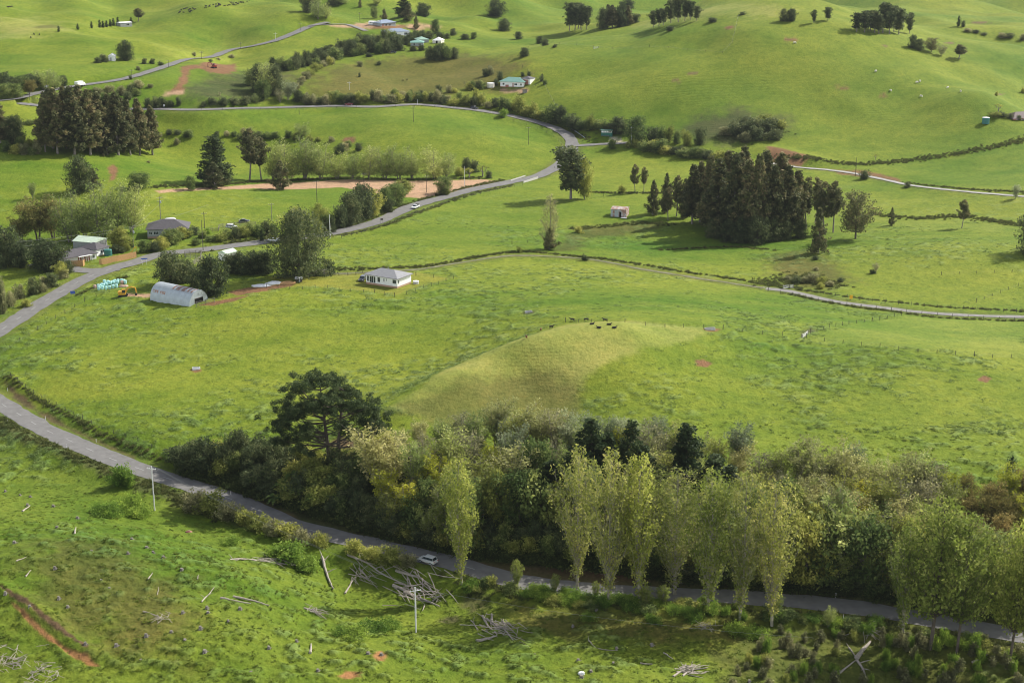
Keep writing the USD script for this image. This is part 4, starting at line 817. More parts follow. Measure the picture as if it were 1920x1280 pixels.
# upper slopes and skyline
family('dark trees grouped by the bend of the hill road', 'trees by the hill road bend', ['shelter_tree', 'green_tree', 'willow'], [(597, 36, 34, 36, 'willow'), (577, 24, 32, 28), (612, 34, 26, 24), (625, 10, 16, 30), (640, 8, 14, 30), (590, 20, 28, 26)])
family('trees scattered round the far grey-roofed houses', 'trees by the far houses', ['shelter_tree', 'small_conifer', 'green_tree'], [(702, 35, 22, 16), (721, 38, 20, 14), (757, 32, 34, 34, 'cone_pine'), (766, 38, 28, 28), (793, 31, 24, 30), (781, 55, 24, 12, 'small_conifer'), (769, 40, 12, 14, 'pale_tree'), (817, 63, 25, 19), (675, 14, 16, 8, 'small_conifer'), (706, 10, 14, 26, 'pale_tree'), (850, 66, 12, 15), (872, 74, 10, 18), (888, 73, 12, 14)])
family('single dark trees on the slopes above the cottage', 'trees above the cottage', 'shelter_tree', [(930, 31, 30, 38), (946, 58, 22, 27), (972, 74, 14, 18), (983, 106, 16, 22), (1012, 82, 13, 16), (1022, 86, 13, 16), (1040, 89, 6, 10, 'dark_shrub')])
family('high-crowned trees in the left upper stand', 'left upper stand', 'high_crown', [(1068, 58, 50, 24), (1078, 57, 48, 26), (1090, 57, 46, 26), (1100, 56, 42, 22), (1084, 55, 46, 24)])
family('dense dark trees in the middle upper stand', 'middle upper stand', ['tall_conifer', 'shelter_tree'], [(1132, 55, 38, 26), (1148, 53, 40, 28), (1165, 50, 40, 28), (1178, 47, 34, 22), (1140, 50, 38, 24), (1190, 42, 16, 26, 'dark_shrub')])
family('slim-trunked trees in the right upper stand', 'right upper stand', 'high_crown', [(1225, 52, 30, 18), (1235, 50, 32, 20), (1244, 48, 30, 18), (1258, 44, 42, 22), (1272, 42, 44, 22), (1284, 40, 40, 20), (1294, 38, 34, 18), (1306, 39, 26, 18), (1265, 36, 40, 20), (1176, 18, 18, 28, 'shelter_tree')])
family('low dark bushes along the crest of the big hill', 'bushes on the big hill crest', 'dark_shrub', [(1258, 58, 9, 20), (1338, 41, 8, 22), (1392, 28, 6, 15), (1245, 36, 8, 18, 'grey_shrub')])
family('small trees standing behind the big hill', 'small trees behind the big hill', ['high_crown', 'shelter_tree'], [(1470, 40, 22, 20, 'shelter_tree'), (1484, 40, 22, 22, 'shelter_tree'), (1526, 44, 24, 12, 'high_crown'), (1552, 39, 24, 17, 'high_crown'), (1797, 50, 19, 8, 'slim_cypress'), (1806, 51, 12, 9, 'dark_shrub')])
family('tall dark trees in the top right grove', 'top right grove', 'high_crown', [(1606, 60, 34, 26), (1621, 61, 38, 26), (1640, 62, 40, 26), (1655, 62, 54, 28), (1668, 64, 50, 30), (1685, 65, 46, 28), (1705, 64, 38, 18), (1632, 58, 36, 24), (1676, 60, 46, 26), (1648, 64, 34, 24)])
family('mixed trees behind the shoulder of the big hill', 'trees behind the hill shoulder', ['shelter_tree'], [(1711, 91, 24, 20), (1722, 94, 20, 22), (1746, 98, 26, 28, 'brown_tree'), (1765, 104, 20, 24, 'bare_tree'), (1797, 111, 26, 30, 'open_conifer')])
family('grey scrub at the top right edge', 'grey scrub top right', ['grey_shrub', 'dark_shrub'], [(1880, 71, 9, 20), (1893, 71, 9, 20), (1916, 76, 12, 16), (1815, 60, 7, 18), (1830, 62, 6, 16), (1845, 66, 5, 14)])
plant('open_conifer', 259, 41, 24, 22, 'wide dark pine beside the far grey shed')
family('little cypresses beside the far grey shed', 'cypress line by the grey shed', 'slim_cypress', [(110, 60, 11, 6), (146, 56, 11, 6), (172, 53, 12, 6), (187, 52, 14, 7), (193, 52, 12, 7), (200, 51, 12, 7), (207, 50, 13, 7), (213, 49, 14, 7), (221, 48, 15, 7), (246, 42, 9, 6)])
plant('shelter_tree', 235, 113, 35, 34, 'round dark tree right of the white shed')
family('bushes left of the white shed', 'bushes left of the white shed', 'dark_shrub', [(197, 116, 14, 22), (185, 118, 11, 16)])
family('roadside bushes below the white shed', 'bushes below the white shed', ['dark_shrub', 'grey_shrub'], [(271, 120, 11, 11), (285, 120, 10, 12), (302, 123, 8, 12), (260, 132, 8, 9), (245, 149, 8, 7), (364, 105, 7, 9), (435, 109, 7, 14), (395, 116, 5, 10), (410, 113, 5, 12)])
family('trees in the dark belt at the far left road', 'belt at the far left road', ['shelter_tree', 'green_tree', 'willow'], [(5, 172, 36, 40), (22, 168, 24, 36), (42, 168, 26, 36), (60, 166, 26, 36), (82, 168, 36, 44, 'willow'), (104, 167, 34, 40, 'willow'), (10, 186, 28, 38, 'green_tree'), (30, 184, 26, 34, 'green_tree'), (55, 178, 28, 28, 'rust_tree'), (118, 160, 18, 20)])
family('scrub above the back of the left copse', 'scrub above the left copse', ['dark_shrub', 'green_shrub', 'grey_shrub'], [(185, 176, 12, 24), (205, 172, 12, 22), (228, 178, 16, 24), (246, 172, 14, 24), (262, 164, 14, 26), (255, 178, 12, 20), (240, 186, 14, 22), (282, 164, 7, 12), (215, 186, 14, 24), (195, 188, 14, 24)])
family('bushes beside the road right of the left copse', 'bushes right of the left copse', 'dark_shrub', [(278, 202, 18, 20), (292, 203, 22, 22), (306, 202, 20, 20), (318, 202, 14, 16), (336, 197, 15, 12), (322, 200, 10, 14), (400, 196, 14, 22), (420, 197, 14, 24), (440, 196, 14, 24), (458, 196, 16, 24), (412, 180, 8, 6, 'bare_tree'), (382, 200, 10, 14)])
family('dark trees at the left edge beside the copse', 'trees at the left edge', ['shelter_tree'], [(2, 268, 72, 44, 'tall_conifer'), (28, 268, 50, 44), (14, 262, 40, 40)])
family('scrub at the left edge below the copse', 'scrub at the left edge', ['olive_shrub', 'grey_shrub', 'green_shrub'], [(12, 284, 20, 22), (28, 288, 18, 22), (44, 289, 20, 22), (58, 290, 14, 20), (70, 288, 22, 18), (36, 276, 20, 20), (56, 276, 16, 18)])
family('bushes on the flat right of the left copse', 'bushes on the flat', ['dark_shrub', 'green_shrub', 'grey_shrub'], [(317, 252, 10, 16), (333, 252, 10, 16), (352, 258, 15, 22), (330, 271, 12, 14), (405, 256, 10, 13), (425, 255, 10, 14), (440, 255, 10, 14), (456, 252, 12, 14), (55, 232, 8, 26), (278, 305, 4, 8), (470, 258, 20, 22, 'willow')])
family('bushes on the near side of the road loop', 'bushes below the road loop', ['dark_shrub', 'green_shrub', 'grey_shrub', 'olive_shrub'], [(500, 259, 12, 20), (515, 259, 12, 20), (541, 258, 14, 16), (567, 258, 28, 32, 'willow'), (556, 262, 14, 18), (580, 265, 12, 16), (597, 265, 9, 13), (622, 266, 10, 14), (636, 288, 20, 20), (652, 275, 12, 16), (672, 282, 14, 16), (645, 282, 14, 18), (485, 262, 16, 20), (450, 262, 12, 16)])
family('marsh shrubs on the right paddock above the gravel track', 'marsh shrubs', ['olive_shrub', 'grey_shrub', 'dark_shrub'], [(1493, 531, 14, 24), (1507, 530, 12, 20), (1523, 529, 18, 26), (1541, 532, 16, 20), (1538, 541, 13, 15), (1555, 536, 10, 18), (1576, 528, 8, 16), (1528, 487, 9, 14), (1530, 508, 8, 14), (1480, 525, 8, 20)])
plant('bare_tree', 1642, 511, 20, 15, 'thin bush standing alone on the open right paddock')
plant('dark_shrub', 1637, 513, 8, 14, 'low dark bush at the foot of the thin bush')
family('bushes beside the white farm track', 'bushes beside the farm track', 'dark_shrub', [(1620, 336, 17, 22), (1700, 351, 10, 15), (1904, 373, 27, 20, 'silver_tree'), (1641, 300, 12, 10, 'cabbage_tree')])
family('garden shrubs by the house at the right edge', 'shrubs by the right edge house', ['dark_shrub', 'olive_shrub'], [(1872, 210, 16, 20, 'cabbage_tree'), (1868, 220, 11, 24), (1880, 219, 10, 18), (1893, 222, 10, 14), (1868, 180, 9, 7), (1918, 175, 12, 8), (1910, 225, 9, 12)])

# ------------------------------------------------------------------ the wood above the lower road
def hero_pine():
    p = at1(628, 870); m = mpp(p); rng = np.random.default_rng(77)
    Z_ = lambda zx, zy: np.array([(zx - 605) / 4 * m, 0, (905 - zy) / 4 * m / 0.95])
    spots = [(400, 270), (470, 250), (560, 270), (650, 300), (330, 330), (520, 340), (620, 370), (720, 350), (770, 390), (260, 430), (340, 420), (450, 430), (580, 450), (700, 450), (800, 470), (890, 440), (200, 550), (280, 560), (400, 570), (760, 540),
             (860, 540), (960, 590), (230, 640), (420, 650), (900, 620), (205, 720), (320, 725), (450, 740), (740, 640), (850, 670), (600, 520), (930, 700), (690, 540), (370, 500), (500, 500), (640, 430), (850, 480), (300, 480)]
    t = thing('pine_tree', p - [0, 0, 0.2], 0, (1, 1, 1), 'tall spreading dark pine with twin trunks rising above the roadside wood', 'pine')
    k = np.linspace(0, 1, 9)[:, None]
    a0, a1, a2 = Z_(570, 905), Z_(540, 620), Z_(510, 300); b0, b1, b2 = Z_(625, 910), Z_(645, 640), Z_(690, 330)
    A = (1 - k) ** 2 * a0 + 2 * k * (1 - k) * a1 + k * k * a2; B = (1 - k) ** 2 * b0 + 2 * k * (1 - k) * b1 + k * k * b2
    A[:, 1] += np.linspace(0, 1.0, 9); B[:, 1] -= np.linspace(0, 1.2, 9)
    for ax in (A, B): obj('trunk', tube(ax, np.linspace(0.62, 0.12, 9), 9), 'bark_dark', t, True)
    cr = []
    for i, (zx, zy) in enumerate(spots):
        for q in range(2):
            c = Z_(zx + rng.normal() * 10, zy + rng.normal() * 8); R = 11.5 * math.sqrt(max(0.1, 1 - (c[0] / 15.5) ** 2))
            c[1] = rng.uniform(-0.75, 0.75) * R
            ax = A if (zx < 560) == (q == 0 or zx < 500) else B
            zs = np.clip(c[2] - 0.35 * np.hypot(c[0] - ax[4, 0], c[1]) - 0.8, ax[2, 2], ax[-1, 2])
            s = np.array([np.interp(zs, ax[:, 2], ax[:, j]) for j in range(3)])
            mid = (s + c) / 2 + [0, 0, -0.5] + rng.normal(size=3) * 0.4
            obj('limb', tube([s, mid, c], [0.2, 0.12, 0.04], 5, False), 'bark_dark', t)
            for sub in range(7):
                cc = c + rng.normal(size=3) * [1.3, 1.3, 0.6]
                n = 150; d = rng.normal(size=(n, 3)); d /= np.linalg.norm(d, axis=1, keepdims=True)
                cr.append(leaf_quads(cc + d * (rng.random(n) ** 0.5)[:, None] * [1.1, 1.1, 0.75], 0.4, rng, 0.0, asp=0.45))
    v, f_ = join(cr); n4 = np.arange(len(v)).reshape(-1, 4)
    vmesh('crown', v, n4, 'pine_dark', leaf_tint(v), parent=t, smooth=False)
hero_pine()

TOP = [(700, 862), (800, 850), (950, 846), (1100, 866), (1250, 876), (1350, 896), (1450, 926), (1600, 942), (1750, 952), (1925, 955)]
BANK = [(340, 878), (420, 905), (500, 930), (560, 950), (640, 976), (720, 1000), (800, 1022), (860, 1034), (960, 1046), (1080, 1058), (1180, 1070), (1260, 1082), (1340, 1092), (1430, 1098), (1500, 1102), (1600, 1110), (1700, 1128), (1800, 1142), (1935, 1162)]
yi = lambda L, x: float(np.interp(x, [p[0] for p in L], [p[1] for p in L]))
wr = random.Random(21)
wood = {}
def add(fam, *it): wood.setdefault(fam, []).append(it)
FAM = {'back': ('pale budding trees topping the wood', 'budding trees at the top of the wood'), 'mid': ('loose-crowned trees amid the wood', 'trees in the middle of the wood'),
       'front': ('leafy trees just above the road', 'trees close above the lower road'), 'beige': ('beige blossoming trees in the right of the wood', 'beige trees of the wood'), 'rust': ('rust-coloured bushes at the right of the wood', 'rust bushes of the wood'),
       'low': ('dark shrubs on the wooded bank', 'shrubs on the road bank'), 'left': ('dark shrubs around the spreading pine', 'shrubs around the big pine'), 'fern': ('tree ferns among the dark shrubs', 'tree ferns in the wood'), 'yellow': ('bright yellow-green trees in the wood', 'yellow trees of the wood')}
x = 705.0
rowsn = 5
for r_ in range(rowsn):
    fr = r_ / (rowsn - 1)
    x = 700 + wr.uniform(0, 30)
    while x < 1935:
        y0, y1 = yi(TOP, x), yi(BANK, x)
        by = y0 + (y1 - 14 - y0) * fr + wr.uniform(-9, 9)
        u = wr.random()
        if fr < 0.3:
            if x < 1440:
                kd = wr.choices(['budding_tree', 'bare_tree', 'pale_tree', 'loose_tree', 'silver_tree'], [3, 3, 2, 2, 1])[0]; fam = 'back'; h = wr.uniform(68, 98)
            elif x < 1790: kd = wr.choices(['budding_tree', 'loose_tree', 'bare_tree'], [6, 2, 1])[0]; fam = 'beige'; h = wr.uniform(84, 108)
            else: kd = 'rust_tree'; fam = 'rust'; h = wr.uniform(62, 80)
            if x < 800: h *= 0.8
        elif fr < 0.7:
            if x > 1740 and fr < 0.6: kd = wr.choice(['rust_tree', 'rust_shrub']); fam = 'rust'; h = wr.uniform(62, 90)
            else:
                kd = wr.choices(['loose_tree', 'pale_tree', 'budding_tree', 'green_tree', 'silver_tree', 'olive_tree'], [4, 3.5, 4, 0.8, 0.8, 1.5])[0]; fam = 'mid'; h = wr.uniform(78, 122)
        else:
            kd = wr.choices(['green_tree', 'loose_tree', 'pale_tree', 'olive_tree', 'green_shrub'], [2, 3.5, 3, 2, 1.5])[0]; fam = 'front'; h = wr.uniform(60, 108) if x < 860 else wr.uniform(92, 138)
        if u < 0.11 and fr < 0.8: kd = 'yellow_tree'; fam = 'yellow'; h = wr.uniform(62, 84)
        w = h * (0.72 if 'shrub' not in kd else 0.9) * wr.uniform(0.85, 1.15)
        if 880 < x < 1260 and fr > 0.9: pass
        else: add(fam, round(x, 1), round(by, 1), round(h, 1), round(w, 1), kd)
        x += (36 if fr < 0.7 else 34) * wr.uniform(0.75, 1.3)
x = 690.0
while x < 1935:                                                     # shrubs at the top of the cutting
    for k in range(2):
        by = yi(BANK, x) - (6 if not 870 < x < 1270 else 16) - 17 * k + wr.uniform(-4, 4)
        add('low', round(x + 9 * k, 1), round(by, 1), round(wr.uniform(24, 46), 1), round(wr.uniform(34, 52), 1), wr.choice(['dark_shrub', 'green_shrub', 'dark_shrub', 'olive_shrub']))
    x += wr.uniform(20, 30)
x = 335.0
while x < 700:                                                      # dark thicket left of and under the pine
    crest = float(np.interp(x, [330, 400, 480, 560, 620, 700], [868, 852, 852, 862, 876, 888])); bank = yi(BANK, x) - 3
    by = crest
    while by < bank:
        add('left', round(x + wr.uniform(-9, 9), 1), round(by + wr.uniform(-4, 4), 1), round(wr.uniform(26, 48), 1), round(wr.uniform(36, 56), 1), wr.choice(['dark_shrub', 'dark_shrub', 'green_shrub', 'dark_shrub', 'olive_shrub']))
        by += wr.uniform(17, 23)
    x += wr.uniform(22, 30)
for it in ((505, 902, 36, 42), (530, 925, 34, 42), (548, 906, 32, 38), (590, 948, 32, 40), (515, 948, 30, 36), (560, 935, 34, 40), (480, 915, 30, 36), (618, 940, 30, 38)): add('fern', *it, 'tree_fern')
for fam, its in wood.items():
    family(FAM[fam][0], FAM[fam][1], None, its)
family('bushy evergreens left of the big pine above the road', 'evergreens left of the big pine', 'shelter_tree', [(385, 884, 64, 60), (424, 886, 52, 44), (448, 874, 72, 46), (350, 880, 44, 44), (470, 886, 50, 44)])
family('dark conical pines in the heart of the wood', 'conical pines of the wood', 'cone_pine', [(1105, 952, 168, 100), (1082, 960, 130, 84), (1135, 950, 140, 80), (1182, 950, 160, 74), (1205, 955, 120, 84), (1283, 958, 164, 84), (1335, 972, 120, 90), (1365, 985, 112, 84), (1030, 962, 100, 70), (1235, 965, 96, 70), (1310, 978, 96, 70)])
family('tall pale-leaved poplars in the row beside the lower road', 'poplars beside the lower road', ['poplar', 'bronze_poplar'],
  [(866, 1094, 240, 70, 'poplar'), (1082, 1103, 268, 89, 'bronze_poplar'), (1141, 1133, 292, 98, 'bronze_poplar'), (1200, 1131, 282, 85, 'poplar'), (1265, 1114, 240, 110, 'bronze_poplar'), (1326, 1148, 270, 89, 'poplar'), (1387, 1161, 276, 95, 'bronze_poplar'), (1447, 1172, 276, 98, 'bronze_poplar'),
   (1693, 1188, 210, 66, 'poplar'), (1744, 1216, 290, 166, 'wide_poplar'), (1794, 1222, 264, 132, 'wide_poplar'), (1893, 1240, 266, 120, 'wide_poplar'), (1932, 1250, 250, 110, 'wide_poplar')])
family('young poplar saplings on the verge of the lower road', 'poplar saplings', 'poplar', [(968, 1104, 58, 26), (1040, 1112, 40, 20), (1118, 1122, 36, 18), (1212, 1136, 40, 28), (1245, 1130, 36, 30), (1452, 1150, 44, 30), (1690, 1160, 40, 26)])
plant('pale_tree', 1553, 1175, 42, 26, 'small blue-green bush on the verge right of the poplars')
plant('silver_tree', 1595, 905, 78, 44, 'grey-green feathery tree at the back edge of the wood')
plant('slim_cypress', 1893, 915, 62, 24, 'dark upright tree at the right end of the paddock edge')
plant('silver_tree', 1902, 935, 52, 46, 'pale grey-green bush below the dark upright tree')
family('grey-green feathery trees above the conical pines', 'feathery trees above the pines', 'silver_tree', [(1240, 858, 82, 48), (1165, 858, 80, 60), (1385, 880, 92, 64), (1100, 850, 76, 60), (940, 838, 66, 50)])

# ------------------------------------------------------------------ verge and slope plants in front
family('grey-brown bushes on the near verge of the lower road', 'grey bushes on the near verge', ['grey_shrub', 'olive_shrub'], [(365, 955, 34, 52), (395, 958, 40, 60), (432, 970, 34, 56), (458, 980, 28, 40), (485, 992, 30, 46), (512, 1002, 32, 46), (540, 1010, 34, 50), (570, 1018, 30, 44), (600, 1022, 24, 36), (668, 1036, 26, 44), (700, 1048, 28, 44), (735, 1056, 32, 56), (765, 1060, 26, 36)])
plant('bright_bush', 226, 908, 40, 50, 'rounded yellow-green bush on the near verge', variant=0)
plant('bright_bush', 242, 912, 22, 26, 'smaller yellow-green bush against the rounded one')
family('bright green bramble mounds on the near slope', 'bramble mounds', 'low_mound', [(205, 968, 22, 60), (240, 955, 26, 60), (262, 968, 22, 50), (190, 962, 16, 40), (430, 1022, 14, 44), (540, 1052, 40, 74, 'bright_bush'), (572, 1070, 26, 50, 'bright_bush'), (520, 1048, 26, 50, 'low_mound'), (660, 1196, 18, 64), (700, 1182, 22, 70), (640, 1190, 16, 44), (730, 1176, 18, 50), (1105, 1160, 14, 34), (1225, 1165, 14, 34), (1300, 1160, 18, 44), (1020, 1120, 18, 44), (1130, 1135, 22, 44), (1180, 1140, 20, 40), (1075, 1125, 20, 46), (1330, 1145, 22, 46), (1380, 1185, 20, 50), (1420, 1192, 20, 50)])
fr = random.Random(5); sc = []
while len(sc) < 100:
    a, b = fr.uniform(1350, 1925), fr.uniform(1185, 1288)
    if a < 1360 + (1290 - b) * 0.9: continue
    if b < 1165 + (a - 1400) * 0.09: continue
    if 1570 < a < 1660 and 1195 < b < 1275 and fr.random() < 0.8: continue
    sc.append((round(a, 1), round(b, 1), round(fr.uniform(16, 32), 1), round(fr.uniform(14, 24), 1), fr.choices(['scrub', 'low_mound', 'olive_shrub'], [6, 3, 0.6])[0]))
family('grey scrub bushes on the lower right slope', 'scrub bushes on the near slope', 'scrub', sc)
vb = []
for k in range(64):
    a = fr.uniform(880, 1925); b = yi([(880, 1088), (985, 1104), (1160, 1122), (1335, 1134), (1477, 1144), (1640, 1166), (1815, 1198), (1925, 1222)], a) + fr.uniform(0, 22)
    vb.append((round(a, 1), round(b, 1), round(fr.uniform(9, 20), 1), round(fr.uniform(20, 42), 1), fr.choice(['low_mound', 'green_shrub', 'olive_shrub', 'low_mound'])))
family('leafy weeds under the poplars', 'weeds under the poplars', 'low_mound', vb)

# ------------------------------------------------------------------ dead wood
def dead(name, label, pts, r, group=None, br=(), cat='log'):
    """a fallen trunk: pts along the photograph, r metres at the butt"""
    w = at([a for a, _ in pts], [b for _, b in pts]); n = len(w)
    q = smooth_line(w, 0.8) if n > 2 else np.linspace(w[0], w[1], 7)
    q[:, 2] = np.convolve(np.pad(gz(q[:, 0], q[:, 1]), 2, mode='edge'), np.ones(5) / 5, 'valid') + r * 0.9
    q = q + np.random.default_rng(int(pts[0][0])).normal(size=q.shape) * [0.03, 0.03, 0.02]
    rr_ = np.linspace(r, r * 0.4, len(q))
    c = q.mean(0)
    t = thing(name, (c[0], c[1], c[2] - r), label=label, cat=cat, group=group)
    o = np.array([c[0], c[1], c[2] - r])
    obj('trunk', tube(q - o, rr_, 7), 'dead_wood', t, 50)
    for (fx, ln, az, el) in br:
        b0 = q[int(fx * (len(q) - 1))] - o; d = np.array([math.cos(az) * math.cos(el), math.sin(az) * math.cos(el), math.sin(el)]) * ln
        obj('branch', tube([b0, b0 + d * 0.5 + [0, 0, 0.15 * ln * 0.3], b0 + d], [r * 0.45, r * 0.3, 0.02], 5), 'dead_wood', t, 50)
LOGS = [([(430, 1050), (490, 1054), (556, 1061)], 0.24, ((0.1, 2, 2.2, 0.3), (0.2, 1.6, -2, 0.1))), ([(604, 1046), (612, 1075), (625, 1108)], 0.36, ((0.1, 3, 2, 0.5), (0.15, 2, 0.8, 0.6), (0.5, 2.5, 0.2, 0.4))), ([(647, 1113), (656, 1098), (665, 1083)], 0.22, ((0.7, 1.5, 1.5, 0.5),)),
        ([(673, 1066), (684, 1078), (693, 1092)], 0.2, ((0.2, 2.4, 0.5, 0.5), (0.4, 3, -1.8, 0.4), (0.6, 2.2, 2.8, 0.6), (0.8, 1.8, -0.5, 0.7))), ([(652, 1042), (690, 1058), (722, 1080), (760, 1098)], 0.26, ((0.3, 3, 1.2, 0.3), (0.5, 4, 0.2, 0.2))), ([(742, 1072), (770, 1080), (790, 1086), (815, 1115)], 0.34, ((0.5, 2.5, 2, 0.5), (0.3, 2, 1, 0.5))),
        ([(737, 1098), (780, 1120), (825, 1139)], 0.34, ((0.6, 2, 2, 0.3),)), ([(757, 1113), (790, 1124), (812, 1132)], 0.28, ()), ([(740, 1092), (790, 1108), (822, 1128)], 0.16, ((0.8, 3, 0.6, 0.5), (0.9, 2.4, -0.6, 0.4))), ([(812, 1128), (822, 1118), (826, 1114)], 0.2, ((0.5, 2.2, -0.8, 0.6), (0.3, 2, 0.3, 0.7))),
        ([(414, 1122), (440, 1128), (470, 1134)], 0.26, ()), ([(437, 1118), (475, 1128), (505, 1139)], 0.26, ()), ([(378, 1128), (390, 1116), (402, 1105)], 0.16, ((0.5, 1.4, 0.4, 0.4), (0.4, 1.2, 2.8, 0.5))), ([(570, 1140), (590, 1148), (612, 1161)], 0.22, ((0.3, 1.5, 1, 0.4), (0.5, 1.2, -0.4, 0.5))), ([(582, 1226), (584, 1208)], 0.3, ()),
        ([(893, 1202), (932, 1194)], 0.34, ()), ([(905, 1157), (915, 1175), (932, 1192)], 0.26, ((0.1, 2, 2.6, 0.3), (0.2, 1.8, 1.2, 0.4))), ([(912, 1164), (940, 1180), (962, 1204)], 0.24, ((0.4, 2, 0.3, 0.3), (0.6, 2.4, -0.2, 0.2))), ([(922, 1168), (922, 1153)], 0.34, ()), ([(883, 1165), (890, 1172), (897, 1180)], 0.12, ((0.3, 1.5, 1.2, 0.6), (0.6, 1.4, 2, 0.6))),
        ([(940, 1166), (970, 1180), (1000, 1190)], 0.12, ((0.4, 2, 0.6, 0.2), (0.5, 2.4, -0.5, 0.2), (0.7, 1.6, 0.4, 0.4))), ([(955, 1195), (975, 1208), (992, 1216)], 0.1, ((0.5, 1.5, 0.6, 0.3),)), ([(1104, 1203), (1120, 1215), (1158, 1220)], 0.13, ((0.1, 1.2, 1.5, 0.4),)), ([(1244, 1226), (1262, 1238)], 0.14, ()), ([(1200, 1243), (1224, 1247)], 0.16, ()),
        ([(1262, 1268), (1290, 1254), (1312, 1246)], 0.22, ((0.3, 2, 0.5, 0.4), (0.5, 2, 2, 0.5), (0.7, 1.6, 1, 0.6))), ([(1280, 1268), (1296, 1258), (1328, 1254)], 0.2, ((0.4, 1.6, 0.5, 0.5), (0.8, 1.4, 1.4, 0.6))), ([(1268, 1260), (1300, 1262), (1324, 1262)], 0.16, ((0.2, 1.5, 2, 0.6),)),
        ([(1570, 1194), (1590, 1190), (1604, 1180)], 0.12, ()), ([(1632, 1104), (1645, 1112), (1664, 1130)], 0.2, ()), ([(1574, 1262), (1590, 1250), (1606, 1239)], 0.24, ((0.2, 1.2, 3, 0.2),)), ([(1606, 1238), (1618, 1222), (1632, 1206)], 0.55, ()), ([(1592, 1216), (1600, 1228), (1608, 1240)], 0.2, ((0.2, 1.2, 2, 0.6),)), ([(1607, 1240), (1618, 1256), (1624, 1272)], 0.3, ((0.5, 2, -1, 0.3), (0.6, 2, -2, 0.3), (0.3, 2.5, -0.2, 0.4))),
        ([(1822, 1243), (1845, 1232), (1862, 1222)], 0.24, ((0.7, 2, 0.5, 0.5), (0.8, 1.6, 1.6, 0.6), (0.9, 1.5, 0, 0.6))), ([(1310, 1172), (1325, 1178), (1336, 1186)], 0.1, ((0.4, 1.5, 0.2, 0.4), (0.6, 1.6, 2.2, 0.3))), ([(30, 1052), (50, 1044)], 0.14, ()), ([(48, 1082), (58, 1070)], 0.16, ()), ([(278, 1088), (286, 1074)], 0.16, ()), ([(295, 1115), (298, 1100)], 0.1, ()), ([(370, 1086), (372, 1076)], 0.1, ()), ([(268, 1146), (300, 1160)], 0.14, ()), ([(42, 960), (56, 950)], 0.24, ()), ([(140, 1003), (143, 993)], 0.22, ())]
LOGS.sort(key=lambda L: L[0][0][0])
for k, (pts, r, br) in enumerate(LOGS):
    dead('fallen_log', f'{ordinal(k)} from the left of the bleached fallen logs on the near slope', pts, r, 'fallen logs on the near slope', br)
def stump(px, py, h, lab, s=1.0):
    p = at1(px, py); r = np.random.default_rng(int(px * 7 + py))
    a = np.arange(9) / 9 * 6.283; R = (0.34 + 0.1 * r.random(9)) * s
    v = []
    for z, q in ((-0.2, 1.35), (0.15 * h, 1.05), (h, 0.85)): v.append(np.stack([np.cos(a) * R * q, np.sin(a) * R * q, np.full(9, z) + (r.random(9) - 0.5) * 0.12 * (z > 0)], 1))
    v = np.vstack(v + [[[0, 0, h * 0.97]]]); f_ = []
    for L in (0, 9):
        for i in range(9): j = (i + 1) % 9; f_ += [(L + i, L + j, L + 9 + j), (L + i, L + 9 + j, L + 9 + i)]
    for i in range(9): f_.append((18 + i, 18 + (i + 1) % 9, 27))
    rt = [tube([(math.cos(b) * 0.3 * s, math.sin(b) * 0.3 * s, 0.2), (math.cos(b) * 0.85 * s, math.sin(b) * 0.85 * s, -0.05)], [0.12 * s, 0.04], 5) for b in (0.4, 2.3, 4.4)]
    m = usdkit.mesh(stage, path_for('tree_stump'), join([(v, np.array(f_))] + rt), LOOK['stump_wood'], 40)
    UsdGeom.Xformable(m).AddTranslateOp().Set(Gf.Vec3d(*map(float, p))); tag(m, lab, 'stump', 'tree stumps on the near slope')
ST = [(145, 972), (107, 990), (27, 1018), (10, 922), (38, 930), (52, 948), (57, 933), (100, 950), (172, 1035), (240, 1038), (247, 1012), (275, 1028), (287, 1037), (306, 1046), (341, 1069), (103, 1066), (205, 1105), (190, 1090), (110, 1122), (127, 1139), (10, 1113), (56, 1138), (321, 1186), (347, 1202), (264, 1240), (218, 1211), (160, 1208), (315, 1125), (343, 1149), (388, 1140), (390, 1150), (450, 1142), (428, 1166), (384, 1222), (376, 1178), (274, 1192),
      (556, 1203), (504, 1215), (690, 1226), (715, 1228), (1001, 1229), (1084, 1239), (1108, 1260), (1090, 1270), (1222, 1210), (1074, 1175), (1150, 1245), (355, 998), (470, 1262), (596, 1258), (1156, 1217), (1405, 1278), (505, 972), (1118, 1146)]
ST.sort()
for k, (a, b) in enumerate(ST):
    stump(a, b, 0.55 if (a, b) != (714, 1228) else 1.2, f'{ordinal(k)} from the left of the weathered stumps on the near slope', 0.7 + 0.3 * ((k * 37) % 5) / 5)

def brush(px, py, n, L, spread, label, seed, r=0.09, dirn=None):
    """a heap of dead branches: each stick its own part"""
    p = at1(px, py); g = np.random.default_rng(seed); t = thing('branch_pile', p, label=label, cat='branch pile')
    for k in range(n):
        a = (dirn if dirn is not None else 0) + g.normal() * (0.45 if dirn is not None else 3); l = L * g.uniform(0.4, 1.2); c = g.normal(size=2) * spread
        z = abs(g.normal()) * 0.3 + 0.15; d = np.array([math.cos(a), math.sin(a), g.normal() * 0.08]) * l / 2; m = np.array([c[0], c[1], z])
        zz = gz([p[0] + c[0] - d[0], p[0] + c[0] + d[0]], [p[1] + c[1] - d[1], p[1] + c[1] + d[1]]) - p[2]
        e0, e1 = m - d, m + d; e0[2] = zz[0] + z + g.uniform(-0.1, 0.2); e1[2] = zz[1] + z + g.uniform(-0.1, 0.3)
        obj('stick', tube([e0, (e0 + e1) / 2 + g.normal(size=3) * 0.12, e1], [r * g.uniform(0.6, 1.6), r, 0.03], 5), 'dead_wood', t)
